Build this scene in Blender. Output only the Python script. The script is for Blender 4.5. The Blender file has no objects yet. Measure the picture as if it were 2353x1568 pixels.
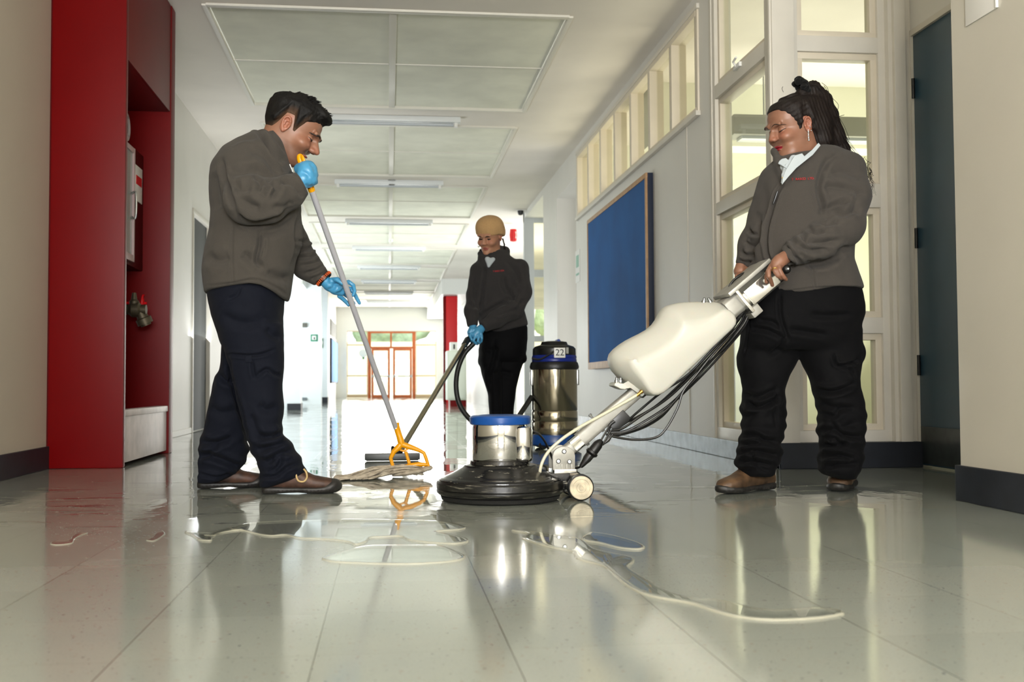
import bpy, bmesh, math, random
import numpy as np
from mathutils import Vector, Matrix, noise as mnoise
random.seed(7); RNG = np.random.default_rng(7)
C = bpy.context.scene.collection
S = bpy.context.scene
PI = math.pi

# ---------------- camera ----------------
F_PX = 2463.0; YAW = .1148; PIT = .0397; ROL = -.0053
_cy, _sy = math.cos(YAW), math.sin(YAW)
FW = np.array([_sy*math.cos(PIT), _cy*math.cos(PIT), math.sin(PIT)])
_r = np.array([_cy, -_sy, 0.]); _u = np.cross(_r, FW)
RT = _r*math.cos(ROL)+_u*math.sin(ROL); UP = -_r*math.sin(ROL)+_u*math.cos(ROL)
CAM = np.array([0, 0, .42])
cam_d = bpy.data.cameras.new('camera'); cam = bpy.data.objects.new('camera', cam_d); C.objects.link(cam)
cam_d.sensor_width = 36; cam_d.lens = F_PX/2353*36; cam_d.clip_start = .05; cam_d.clip_end = 200
cam.matrix_world = Matrix(((RT[0], UP[0], -FW[0], 0), (RT[1], UP[1], -FW[1], 0), (RT[2], UP[2], -FW[2], .42), (0, 0, 0, 1)))
cam_d.dof.use_dof = True; cam_d.dof.focus_distance = 4.1; cam_d.dof.aperture_fstop = 5.0
S.camera = cam
# ---------------- world, light, exposure ----------------
W = bpy.data.worlds.new('world'); S.world = W; W.use_nodes = True
bg = W.node_tree.nodes['Background']; bg.inputs[0].default_value = (.93, .97, 1, 1); bg.inputs[1].default_value = 1.7
S.view_settings.view_transform = 'Standard'; S.view_settings.look = 'None'
S.view_settings.exposure = 0.72; S.view_settings.gamma = 1; S.view_settings.use_curve_mapping = False
cy_ = S.cycles
cy_.max_bounces = 7; cy_.diffuse_bounces = 4; cy_.glossy_bounces = 4; cy_.transmission_bounces = 6; cy_.transparent_max_bounces = 12
cy_.caustics_reflective = False; cy_.caustics_refractive = False; cy_.sample_clamp_indirect = 6
cy_.use_denoising = True; cy_.use_adaptive_sampling = True; cy_.adaptive_threshold = .018
def area(name, loc, rot, sx, sy, power, col=(1, 1, 1)):
    l = bpy.data.lights.new(name, 'AREA'); l.specular_factor = .0; l.shape = 'RECTANGLE'; l.size = sx; l.size_y = sy; l.energy = power; l.color = col
    o = bpy.data.objects.new(name, l); C.objects.link(o); o.location = loc; o.rotation_euler = rot
    return o
# daylight entering by the openings of the corridor, with added fill lights among it
area('daylight_end_doors', (.2, 33.2, 1.4), (-PI/2, 0, 0), 3.2, 2.4, 110, (1, .985, .95))
area('daylight_left_bays', (-3.3, 19.5, 1.4), (0, -PI/2-.5, 0), 2.4, 10.5, 330, (.9, .96, 1))
area('daylight_right_bay', (3.1, 17.0, 1.4), (0, PI/2+.5, 0), 2.2, 3.0, 70, (1, .98, .93))
area('daylight_window_behind', (.1, -3.9, 1.3), (PI/2+.45, 0, 0), 2.6, 1.7, 170, (1, .99, .97))
area('fill_behind_camera', (.1, -2.0, 1.1), (PI-.42, 0, 0), 1.2, .8, 200, (.98, .99, 1))  # added upward fill behind the camera to brighten the ceiling
area('fill_end_wall', (1.75, 29.5, 1.6), (0, PI/2+.3, .5), 2.0, 4.0, 75, (1, .99, .96))  # added fill before the solid right wall, brightens the end wall
area('fill_right_recess', (3.0, 11.2, .9), (0, PI/2+.5, 0), 1.2, 1.1, 8, (.97, .99, 1))  # added unseen fill in the right recess, lifts the mid ceiling
area('fill_left_door', (-1.68, 10.1, .8), (0, -PI/2-.7, 0), 1.3, 1.2, 34, (.96, .99, 1))  # added unseen fill in front of the closed left door, lifts the ceiling
area('fill_classroom_ceiling', (3.4, 8.4, 1.0), (PI, 0, 0), 1.4, 3.4, 45, (1, .93, .8))  # added uplight so the classroom ceiling shows bright through the clerestory
area('daylight_classroom', (5.2, 7.6, 1.3), (0, PI/2+.45, 0), 2.0, 5.0, 62, (1, .98, .91))

# ---------------- pixel rays onto real planes (used to measure sizes) ----------------
def ray(u, v): return FW+RT*((u-1176.5)/F_PX)-UP*((v-784)/F_PX)
def onX(u, v, X): d = ray(u, v); return CAM+d*(X/d[0])
def onY(u, v, Y): d = ray(u, v); return CAM+d*(Y/d[1])
def onZ(u, v, Z): d = ray(u, v); return CAM+d*((Z-.42)/d[2])
def prj(P):
    d = np.asarray(P)-CAM; z = d@FW
    return 1176.5+F_PX*(d@RT)/z, 784-F_PX*(d@UP)/z

# ---------------- materials ----------------
def lin(c):
    return tuple(((x/255+.055)/1.055)**2.4 if x/255 > .04045 else x/255/12.92 for x in c)
class NT:
    def __init__(s, name):
        s.m = bpy.data.materials.new(name); s.m.use_nodes = True; s.t = s.m.node_tree; s.n = s.t.nodes
        s.b = s.n['Principled BSDF']; s.out = s.n['Material Output']
    def node(s, typ, **kw):
        n = s.n.new(typ)
        for k, v in kw.items():
            if k.startswith('i_'):
                n.inputs[int(k[2:]) if k[2:].isdigit() else k[2:].replace('_', ' ')].default_value = v
            else: setattr(n, k, v)
        return n
    def link(s, a, b): s.t.links.new(a, b)
    def noise(s, scale, detail=3, rough=.5, vec=None, dist=0):
        n = s.node('ShaderNodeTexNoise'); n.inputs['Scale'].default_value = scale; n.inputs['Detail'].default_value = detail
        n.inputs['Roughness'].default_value = rough; n.inputs['Distortion'].default_value = dist
        s.link(vec if vec is not None else s.coord(), n.inputs['Vector']); return n.outputs['Fac']
    def coord(s, kind='Object'):
        if not hasattr(s, '_tc'): s._tc = s.node('ShaderNodeTexCoord')
        return s._tc.outputs[kind]
    def mapped(s, scale=(1, 1, 1), loc=(0, 0, 0)):
        n = s.node('ShaderNodeMapping'); n.inputs['Scale'].default_value = scale; n.inputs['Location'].default_value = loc
        s.link(s.coord(), n.inputs['Vector']); return n.outputs[0]
    def ramp(s, fac, stops, interp='LINEAR'):
        n = s.node('ShaderNodeValToRGB'); cr = n.color_ramp; cr.interpolation = interp
        while len(cr.elements) < len(stops): cr.elements.new(.5)
        for e, (p, c) in zip(cr.elements, stops):
            e.position = p; e.color = (c, c, c, 1) if not hasattr(c, '__len__') else (*c, 1)[:4]
        s.link(fac, n.inputs[0]); return n.outputs[0]
    def mix(s, fac, a, b, blend='MIX'):
        n = s.node('ShaderNodeMix', data_type='RGBA', blend_type=blend)
        for k, v in ((0, fac), (6, a), (7, b)):
            if hasattr(v, 'is_output'): s.link(v, n.inputs[k])
            else: n.inputs[k].default_value = v if not hasattr(v, '__len__') else (*v, 1)[:4]
        return n.outputs[2]
    def math(s, op, a, b=0.):
        n = s.node('ShaderNodeMath', operation=op)
        for k, v in ((0, a), (1, b)):
            if hasattr(v, 'is_output'): s.link(v, n.inputs[k])
            else: n.inputs[k].default_value = v
        return n.outputs[0]
    def bump(s, h, strength=.3, dist=.01, normal=None):
        n = s.node('ShaderNodeBump'); n.inputs['Strength'].default_value = strength; n.inputs['Distance'].default_value = dist
        s.link(h, n.inputs['Height'])
        if normal is not None: s.link(normal, n.inputs['Normal'])
        s.link(n.outputs[0], s.b.inputs['Normal']); return n.outputs[0]
def mat(name, col, rough=.5, metal=0., var=0., vscale=6, bump=0., bscale=60, bdist=.004, spec=None, sheen=0, coat=0, sss=0, bdetail=3):
    t = NT(name); b = t.b; c = lin(col)
    b.inputs['Base Color'].default_value = (*c, 1); b.inputs['Roughness'].default_value = rough; b.inputs['Metallic'].default_value = metal
    if spec is not None: b.inputs['Specular IOR Level'].default_value = spec
    if sheen: b.inputs['Sheen Weight'].default_value = sheen; b.inputs['Sheen Roughness'].default_value = .5
    if coat: b.inputs['Coat Weight'].default_value = coat; b.inputs['Coat Roughness'].default_value = .05
    if sss: b.inputs['Subsurface Weight'].default_value = sss; b.inputs['Subsurface Radius'].default_value = (.01, .004, .002)
    f = t.noise(vscale, 4)
    if var:
        a_ = tuple(max(0, x*(1-var)) for x in c); b_ = tuple(min(1, x*(1+var)) for x in c)
        t.link(t.mix(t.ramp(f, [(.3, 0.), (.7, 1.)]), a_, b_), b.inputs['Base Color'])
    else:
        t.link(t.mix(f, tuple(x*.98 for x in c), c), b.inputs['Base Color'])
    if bump: t.bump(t.noise(bscale, bdetail), bump, bdist)
    return t.m

# ---------------- object helpers ----------------
def link(o, parent=None):
    C.objects.link(o)
    if parent is not None: o.parent = parent; o.matrix_parent_inverse = Matrix.Translation(-Vector(parent.location))
    return o
def obj(name, bm, m, parent=None, smooth=True, angle=35, label=None):
    me = bpy.data.meshes.new(name)
    if isinstance(bm, bmesh.types.BMesh):
        bmesh.ops.recalc_face_normals(bm, faces=bm.faces); bm.to_mesh(me); bm.free()
    else:
        V, Fc = bm; me.from_pydata([tuple(map(float, v)) for v in V], [], [tuple(map(int, f)) for f in Fc]); me.update()
    for mm in (m if isinstance(m, (list, tuple)) else [m]): me.materials.append(mm)
    if smooth:
        me.shade_smooth()
        if angle: me.set_sharp_from_angle(angle=math.radians(angle))
    o = bpy.data.objects.new(name, me); link(o, parent)
    if label: o['label'] = label
    return o
def thing(name, label, cat, loc=(0, 0, 0), group=None):
    o = bpy.data.objects.new(name, None); C.objects.link(o); o.location = loc; o.empty_display_size = .1
    return tag(o, label, cat, group)
def tag(o, label, cat, group=None):
    o['label'] = label; o['category'] = cat
    if group: o['group'] = group
    return o
def struct(name, bm, m, smooth=False):
    o = obj(name, bm, m, smooth=smooth); o['kind'] = 'structure'; return o
def dup(root, delta, label=None):
    r = root.copy(); C.objects.link(r); r.location = Vector(root.location)+Vector(delta)
    if label: r['label'] = label
    for ch in list(root.children):
        c = ch.copy(); C.objects.link(c); c.parent = r
        for g in ch.children:
            d = g.copy(); C.objects.link(d); d.parent = c
    return r
def NB(): return bmesh.new()
def box(bm, x0, x1, y0, y1, z0, z1, mi=0, bev=0):
    x0, x1 = sorted((x0, x1)); y0, y1 = sorted((y0, y1)); z0, z1 = sorted((z0, z1))
    vs = [bm.verts.new(p) for p in ((x0, y0, z0), (x1, y0, z0), (x1, y1, z0), (x0, y1, z0), (x0, y0, z1), (x1, y0, z1), (x1, y1, z1), (x0, y1, z1))]
    fs = []
    for q in ((0, 3, 2, 1), (4, 5, 6, 7), (0, 1, 5, 4), (1, 2, 6, 5), (2, 3, 7, 6), (3, 0, 4, 7)):
        f = bm.faces.new([vs[i] for i in q]); f.material_index = mi; fs.append(f)
    if bev:
        es = list({e for f in fs for e in f.edges})
        bmesh.ops.bevel(bm, geom=es, offset=bev, segments=2, affect='EDGES', profile=.6)
    return bm
def boxes(*L, bev=0):
    bm = NB()
    for k_, b in enumerate(L):
        e_ = .00022*(k_ % 6); q_ = (min(b[0], b[1])-e_, max(b[0], b[1])+e_, min(b[2], b[3])-e_, max(b[2], b[3])+e_, min(b[4], b[5])-e_, max(b[4], b[5])+e_)
        b2 = NB(); box(b2, *q_, bev=bev); me = bpy.data.meshes.new('t'); b2.to_mesh(me); b2.free(); bm.from_mesh(me); bpy.data.meshes.remove(me)
    return bm
def basis(d):
    d = Vector(d).normalized(); a = Vector((0, 0, 1)) if abs(d.z) < .95 else Vector((0, 1, 0))
    x = a.cross(d).normalized(); return x, d.cross(x), d
def tube(bm, pts, r, n=12, caps=True, mi=0, ax=None, ry=None):
    """tube along points; r number or list; parallel-transport frame"""
    pts = [Vector(p) for p in pts]; N = len(pts)
    rs = r if hasattr(r, '__len__') else [r]*N
    rys = rs if ry is None else (ry if hasattr(ry, '__len__') else [ry]*N)
    rings = []; X = None
    for i, p in enumerate(pts):
        d = (pts[min(i+1, N-1)]-pts[max(i-1, 0)])
        if d.length < 1e-9: d = Vector((0, 0, 1))
        d.normalize()
        if X is None: X = (Vector(ax)-d*Vector(ax).dot(d)).normalized() if ax is not None else basis(d)[0]
        else:
            X = X-d*X.dot(d); X = X.normalized() if X.length > 1e-6 else basis(d)[0]
        Y = d.cross(X)
        rings.append([bm.verts.new(p+X*(rs[i]*math.cos(2*PI*k/n))+Y*(rys[i]*math.sin(2*PI*k/n))) for k in range(n)])
    for a, b in zip(rings, rings[1:]):
        for k in range(n):
            f = bm.faces.new((a[k], a[(k+1) % n], b[(k+1) % n], b[k])); f.material_index = mi
    if caps:
        f = bm.faces.new(rings[0][::-1]); f.material_index = mi; f = bm.faces.new(rings[-1]); f.material_index = mi
    return bm
def lathe(bm, prof, origin=(0, 0, 0), axis=(0, 0, 1), n=32, mi=0):
    x, y, d = basis(axis); o = Vector(origin); rings = []
    for r, h in prof:
        if r < 1e-6: rings.append([bm.verts.new(o+d*h)])
        else: rings.append([bm.verts.new(o+d*h+x*(r*math.cos(2*PI*k/n))+y*(r*math.sin(2*PI*k/n))) for k in range(n)])
    for a, b in zip(rings, rings[1:]):
        for k in range(n):
            if len(a) == 1 and len(b) == 1: continue
            if len(a) == 1: f = bm.faces.new((a[0], b[(k+1) % n], b[k]))
            elif len(b) == 1: f = bm.faces.new((a[k], a[(k+1) % n], b[0]))
            else: f = bm.faces.new((a[k], a[(k+1) % n], b[(k+1) % n], b[k]))
            f.material_index = mi
    return bm
def prism(bm, poly, d, bev=0, segs=2, mi=0):
    """poly: 3D points (planar), extruded by vector d"""
    d = Vector(d); a = [bm.verts.new(Vector(p)) for p in poly]; b = [bm.verts.new(Vector(p)+d) for p in poly]
    fs = [bm.faces.new(a[::-1]), bm.faces.new(b)]
    for i in range(len(a)): fs.append(bm.faces.new((a[i], a[(i+1) % len(a)], b[(i+1) % len(a)], b[i])))
    for f in fs: f.material_index = mi
    if bev:
        bmesh.ops.bevel(bm, geom=list({e for f in fs for e in f.edges}), offset=bev, segments=segs, affect='EDGES', profile=.6)
    return bm
def xform(bm, M):
    bmesh.ops.transform(bm, matrix=M, verts=bm.verts); return bm
def cat(pts, n=6, closed=False):
    """Catmull-Rom through points"""
    P = [np.array(p, float) for p in pts]; N = len(P); out = []
    rng = range(N) if closed else range(N-1)
    for i in rng:
        p0 = P[(i-1) % N] if closed or i > 0 else 2*P[0]-P[1]
        p1 = P[i]; p2 = P[(i+1) % N]
        p3 = P[(i+2) % N] if closed or i+2 < N else 2*P[-1]-P[-2]
        for k in range(n):
            t = k/n
            out.append(.5*((2*p1)+(-p0+p2)*t+(2*p0-5*p1+4*p2-p3)*t*t+(-p0+3*p1-3*p2+p3)*t**3))
    if not closed: out.append(P[-1])
    return out
def text(name, body, size, loc, xdir, ydir, m, parent=None, depth=.001, align='CENTER'):
    cu = bpy.data.curves.new(name, 'FONT'); cu.body = body; cu.size = size; cu.extrude = depth; cu.align_x = align; cu.align_y = 'CENTER'
    o = bpy.data.objects.new(name, cu); x = Vector(xdir).normalized(); y = Vector(ydir); y = (y-x*x.dot(y)).normalized(); z = x.cross(y)
    dg = None; C.objects.link(o)
    bpy.context.view_layer.update()
    me = bpy.data.meshes.new_from_object(o.evaluated_get(bpy.context.evaluated_depsgraph_get())); bpy.data.objects.remove(o)
    me.transform(Matrix(((x.x, y.x, z.x, loc[0]), (x.y, y.y, z.y, loc[1]), (x.z, y.z, z.z, loc[2]), (0, 0, 0, 1))))
    me.materials.clear(); me.materials.append(m); o = bpy.data.objects.new(name, me); return link(o, parent)
# ================= materials of the place =================
XL, XR, ZC = -1.72, 1.88, 2.80
XN = 2.0                                  # near right wall
M_wall = mat('wall_paint', (222, 220, 213), .42, var=.05, vscale=1.2, bump=.08, bscale=90, bdist=.002)
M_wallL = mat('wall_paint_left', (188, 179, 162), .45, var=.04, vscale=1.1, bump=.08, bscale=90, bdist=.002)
M_wallR = mat('wall_paint_right', (198, 193, 179), .42, var=.05, vscale=1.2, bump=.08, bscale=90, bdist=.002)
M_ceil = mat('ceiling_paint', (232, 226, 216), .75, var=.10, vscale=.8, bump=.05, bscale=40)
M_board = mat('ceiling_board', (230, 230, 214), .8, var=.08, vscale=3, bump=.12, bscale=200, bdist=.002)
M_batten = mat('white_batten', (222, 219, 208), .5)
M_trim = mat('frame_paint', (214, 209, 197), .38, var=.04, vscale=5)
M_base = mat('baseboard_navy', (22, 26, 34), .5, var=.3, vscale=9, bump=.1, bscale=30)
M_basewet = mat('baseboard_blue_grey', (128, 138, 148), .22, var=.35, vscale=14, bump=.1, bscale=30)
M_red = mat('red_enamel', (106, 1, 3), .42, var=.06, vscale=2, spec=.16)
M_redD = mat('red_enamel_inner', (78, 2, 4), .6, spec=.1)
M_redB = mat('bright_red_enamel', (214, 20, 28), .35)
M_plinth = mat('plinth_white', (206, 192, 190), .45, var=.14, vscale=11, bump=.15, bscale=25)
M_door = mat('door_blue_green', (44, 74, 92), .33, var=.12, vscale=3)
M_doorG = mat('door_grey_green', (24, 34, 34), .6, var=.12, vscale=3)
M_wood = mat('orange_wood', (186, 92, 40), .35, var=.15, vscale=9)
M_blue = mat('blue_felt', (4, 88, 156), .85, var=.14, vscale=2.2, bump=.1, bscale=400)
M_navy = mat('navy_edge', (10, 26, 52), .6)
M_woodf = mat('pale_wood_frame', (178, 140, 100), .5, var=.15, vscale=12)
M_room = mat('classroom_paint', (226, 227, 208), .8, var=.04, vscale=.9)
M_lamp = mat('lamp_housing', (226, 230, 230), .35)
M_tubeg = mat('lamp_tube', (190, 196, 200), .25)
M_metal = mat('brushed_metal', (170, 172, 172), .3, 1)
M_black = mat('black_plastic', (14, 15, 16), .35)
M_green = mat('sign_green', (30, 120, 88), .5)
M_white = mat('white_plastic', (232, 232, 228), .4)
def glass_mat(name, tint, refl=.9, rough=.0):
    t = NT(name); tr = t.node('ShaderNodeBsdfTransparent'); tr.inputs[0].default_value = (*tint, 1)
    gl = t.node('ShaderNodeBsdfGlossy'); gl.inputs['Roughness'].default_value = rough; gl.inputs[0].default_value = (refl, refl, refl, 1)
    fr = t.node('ShaderNodeFresnel'); fr.inputs[0].default_value = 1.45
    mx = t.node('ShaderNodeMixShader'); ge = t.node('ShaderNodeNewGeometry'); t.link(t.math('MULTIPLY', fr.outputs[0], t.math('SUBTRACT', 1., ge.outputs['Backfacing'])), mx.inputs[0]); t.link(tr.outputs[0], mx.inputs[1]); t.link(gl.outputs[0], mx.inputs[2])
    t.link(mx.outputs[0], t.out.inputs[0]); return t.m
M_glass = glass_mat('pane_glass', (.95, .97, .93))
M_glassP = glass_mat('pane_glass_dusty', (.92, .92, .86), .8, .08)

# floor: vinyl tiles, speckled, waxed; wet film where the mop and machine have been
def floor_material():
    t = NT('vinyl_tile_floor'); co = t.coord('Object')
    sx = t.node('ShaderNodeSeparateXYZ'); t.link(co, sx.inputs[0]); X, Y = sx.outputs[0], sx.outputs[1]
    T = .305
    def joint(v, off, w):
        m = t.math('MODULO', t.math('ADD', v, 100*T-off), T); m = t.math('DIVIDE', m, T)
        d = t.math('MINIMUM', m, t.math('SUBTRACT', 1., m)); return t.math('LESS_THAN', d, w/T)
    jx = joint(X, -.4185, .00085); jy = joint(Y, 1.7038, .0006)
    # per tile shade
    fx = t.math('FLOOR', t.math('DIVIDE', t.math('ADD', X, 100*T+.4185), T)); fy = t.math('FLOOR', t.math('DIVIDE', t.math('ADD', Y, 100*T-1.7038), T))
    cmb = t.node('ShaderNodeCombineXYZ'); t.link(fx, cmb.inputs[0]); t.link(fy, cmb.inputs[1])
    wn = t.node('ShaderNodeTexWhiteNoise'); t.link(cmb.outputs[0], wn.inputs[0])
    base = t.mix(t.ramp(wn.outputs[0], [(0, 0.), (1, 1.)]), lin((136, 142, 135)), lin((145, 151, 144)))
    cloud = t.ramp(t.noise(2.2, 5, .6), [(.35, 0.), (.7, 1.)])
    base = t.mix(t.math('MULTIPLY', cloud, .35), base, lin((156, 156, 144)))
    # speckles
    def speck(scale, lo, hi, stretch=(1, 1, 1), loc=(0, 0, 0)):
        v = t.node('ShaderNodeTexNoise'); v.inputs['Scale'].default_value = scale; v.inputs['Detail'].default_value = 1
        t.link(t.mapped(stretch, loc), v.inputs['Vector']); return t.ramp(v.outputs['Fac'], [(lo, 0.), (hi, 1.)])
    base = t.mix(t.math('MULTIPLY', speck(95, .70, .74), .75), base, lin((84, 84, 88)))
    base = t.mix(t.math('MULTIPLY', speck(75, .70, .74, loc=(5, 2, 0)), .5), base, lin((126, 92, 74)))
    base = t.mix(t.math('MULTIPLY', speck(300, .66, .7, loc=(1, 7, 0)), .5), base, lin((92, 92, 88)))
    base = t.mix(t.math('MULTIPLY', jx, .9), base, lin((60, 58, 46)))
    base = t.mix(t.math('MULTIPLY', jy, .45), base, lin((96, 92, 76)))
    t.link(base, t.b.inputs['Base Color'])
    # wet mask: soaked beyond y=3.15, wavy border
    wob = t.noise(1.3, 3, .5, t.mapped((1, 1.8, 1)))
    yy = t.math('ADD', Y, t.math('MULTIPLY', wob, 1.7))
    wet = t.ramp(t.math('MULTIPLY', yy, .1), [(.422, 0.), (.434, 1.)])
    patch = t.ramp(t.noise(3.1, 4, .55, t.mapped((1, .6, 1), (3, 3, 0))), [(.46, 0.), (.52, 1.)])
    wetm = t.math('MULTIPLY', wet, patch)
    rough = t.mix(wetm, (.10, .10, .10), (.02, .02, .02))
    t.link(rough, t.b.inputs['Roughness'])
    t.b.inputs['IOR'].default_value = 1.85
    t.b.inputs['Coat Weight'].default_value = .0
    h = t.math('ADD', t.math('MULTIPLY', wetm, .5), t.math('MULTIPLY', t.noise(55, 2, .5, t.mapped((.35, 1, 1))), .06))
    h = t.math('ADD', h, t.math('MULTIPLY', t.noise(7, 3), .25))
    h = t.math('SUBTRACT', h, t.math('MULTIPLY', jx, .5))
    t.bump(h, .35, .0016)
    return t.m
M_floor = floor_material()

# ================= shell =================
Y0, YE = -4.2, 33.9
bm = NB(); box(bm, -6, 8, Y0-.2, YE+8, -.12, 0); struct('floor', bm, M_floor)
# ceiling with recessed bays
bays = [6.80+3.02*i for i in range(9)]
bm = NB(); BX0, BX1, BL = -1.13, 1.165, 2.38
box(bm, -3.6, BX0, Y0, YE+.2, ZC, ZC+.25); box(bm, BX1, 5.4, Y0, YE+.2, ZC, ZC+.25)
yy = Y0
for b in bays:
    box(bm, BX0, BX1, yy, b, ZC, ZC+.25); yy = b+BL
box(bm, BX0, BX1, yy, YE+.2, ZC, ZC+.25)
struct('ceiling', bm, M_ceil)
def wall(name, b, m=None): return struct(name, boxes(*b), m or M_wall)
# left walls
wall('wall_left', [(XL-.2, XL, Y0, 5.6695, 0, ZC)], M_wallL)
DL0, DL1, DH = 9.62, 10.62, 2.12
DL0 = onX(440, 800, XL)[1]; DL1 = onX(481, 800, XL)[1]; DH = onX(440, 478, XL)[2]
wall('wall_left_far', [(XL-.2, XL, 6.95, DL0, 0, ZC), (XL-.2, XL, DL0, DL1, DH, ZC), (XL-.2, XL, DL1, 15.3, 0, ZC)])
# pillars and bays on the left, opening to daylight
M_pale = mat('pale_blue_white_paint', (226, 232, 234), .5)
wall('wall_left_bays', [(XL-1.9, XL-1.7, 15.3, 26, 0, ZC), (XL-1.9, XL, 15.1, 15.3, 0, ZC), (XL-1.9, XL, 25.9, 26.1, 0, ZC), (XL-.2, XL, 25.9, YE, 0, ZC)], M_pale)
wall('wall_left_beam', [(XL-.25, XL, 15.3, 25.9, 2.45, ZC)], M_pale)
# right walls
wall('wall_right_near', [(XN, XN+.2, Y0, 3.58, 0, ZC), (XN+.19, 2.9, 3.44, 3.579, 0, ZC)], M_wallR)
wall('wall_right_door', [(2.61, 2.8, 3.58, 3.72, 0, ZC), (2.60, 2.8, 3.72, 5.05, 2.17, ZC), (2.66, 2.8, 5.05, 5.10, 0, ZC)])
Yw0, Yw1 = 6.28, 10.5                      # solid wall with clerestory
zt0, zt1 = 2.07, 2.70
wall('wall_right', [(XR, XR+.1, Yw0, Yw1, 0, zt0), (XR, XR+.1, Yw0-.02, Yw1, zt1, ZC), (XR, XR+.1, 6.0, Yw0+.02, 0, ZC),
                    (XR, XR+1.5, Yw1, Yw1+.1, 0, ZC)])
wall('wall_right_far', [(XR, XR+1.4, 11.85, 12.9, 0, ZC), (XR, XR+.2, 18.6, 24.2, 0, ZC), (XR, XR+.2, 24.2, YE, 0, ZC), (XR+1.3, XR+1.5, Yw1, 11.9, 0, ZC), (XR, XR+1.4, 10.6, 11.85, 2.5, ZC),
                        (XR, XR+1.4, 12.9, 14.7, 2.72, ZC)], M_wall)
# end wall around the glazed doors
YD = 33.5
def eY(u, v): return onY(u, v, YD)
ex0, ex1 = eY(796, 800)[0], eY(1003, 800)[0]; ez1 = eY(900, 761)[2]
wall('wall_end', [(-4, ex0, YD, YD+.2, 0, ZC), (ex1, 4, YD, YD+.2, 0, ZC), (ex0, ex1, YD, YD+.2, ez1, ZC)], M_white)
wall('wall_back', [(-2, -1.3, Y0-.1, Y0, 0, ZC), (1.5, 2.2, Y0-.1, Y0, 0, ZC), (-1.3, 1.5, Y0-.1, Y0, 0, .6), (-1.3, 1.5, Y0-.1, Y0, 2.4, ZC)])
# pale forecourt outside the end doors
# baseboards
def skirt(name, L, m=M_base): 
    o = struct(name, boxes(*L, bev=.004), m); return o
skirt('baseboard_left', [(XL, XL+.015, Y0, 5.69, 0, .115)])
skirt('baseboard_right_near', [(XN-.015, XN, Y0, 3.595, 0, .125), (XN-.015, XN+.55, 3.58, 3.595, 0, .125)])
skirt('baseboard_right', [(XR-.012, XR, 5.0, 10.5, 0, .10)], M_basewet)
skirt('baseboard_partition', [(XR-.012, 2.6, 5.0, 5.012+.055, 0, .125)])
skirt('baseboard_left_far', [(XL, XL+.008, 6.96, DL0, 0, .05)], M_wall)
# small door-height lining
# ---------- left grey-green door ----------
d1 = thing('door_1', None, None, (XL-.1, (DL0+DL1)/2, 0)); del d1['label'], d1['category']; d1['kind'] = 'structure'
obj('door_leaf', boxes((XL-.06, XL-.025, DL0+.03, DL1-.03, .01, DH-.03), bev=.003), M_doorG, d1)
obj('door_frame', boxes((XL-.2, XL+.012, DL0, DL0+.04, 0, DH), (XL-.2, XL+.012, DL1-.04, DL1, 0, DH), (XL-.2, XL+.012, DL0, DL1, DH-.04, DH+.01), bev=.003), M_trim, d1)
# ---------- right blue door ----------
d2 = thing('door_2', None, None, (2.65, 4.3, 0)); del d2['label'], d2['category']; d2['kind'] = 'structure'
lf = obj('door_leaf', boxes((2.606, 2.65, 3.76, 5.035, .01, 2.145), bev=.004), M_door, d2)
obj('kick_plate', boxes((2.600, 2.607, 3.78, 5.02, .02, .2), bev=.001), mat('worn_door_plate', (44, 50, 50), .35, var=.4, vscale=20), d2)
obj('door_frame', boxes((2.592, 2.66, 5.03, 5.045, 0, 2.17), (2.592, 2.66, 3.72, 3.76, 0, 2.17), (2.592, 2.66, 3.72, 5.045, 2.145, 2.175), bev=.003), M_trim, d2)
for z in (.5, 1.13, 1.88):
    b = NB(); tube(b, [(2.600, 5.025, z-.05), (2.600, 5.025, z+.05)], .009, 10); obj('hinge', b, M_black, d2)
# ---------- clerestory over the board wall ----------
w1 = thing('window_1', None, None, (XR, 8.4, 2.4)); del w1['label'], w1['category']; w1['kind'] = 'structure'
n = 7; ys = np.linspace(Yw0+.03, Yw1-.02, n+1); fr = []
M_ivory = mat('ivory_frame', (216, 206, 186), .45, var=.04)
for i, y in enumerate(ys): fr.append((XR-.012, XR+.09, y-.03, y+.03, zt0, zt1))
fr += [(XR-.014, XR+.09, ys[0], ys[-1], zt0, zt0+.03), (XR-.014, XR+.09, ys[0], ys[-1], zt1-.035, zt1)]
obj('window_frame', boxes(*fr, bev=.004), M_ivory, w1)
obj('window_sill', boxes((XR-.03, XR, ys[0]-.05, ys[-1]+.03, zt0-.03, zt0), bev=.004), M_trim, w1)
obj('head_moulding', boxes((XR-.02, XR, ys[0]-.05, ys[-1]+.03, zt1, zt1+.03), bev=.004), M_trim, w1)
for i in range(n): obj('pane', boxes((XR+.04, XR+.046, ys[i]+.03, ys[i+1]-.03, zt0+.03, zt1-.035)), M_glassP, w1, smooth=False)
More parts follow.
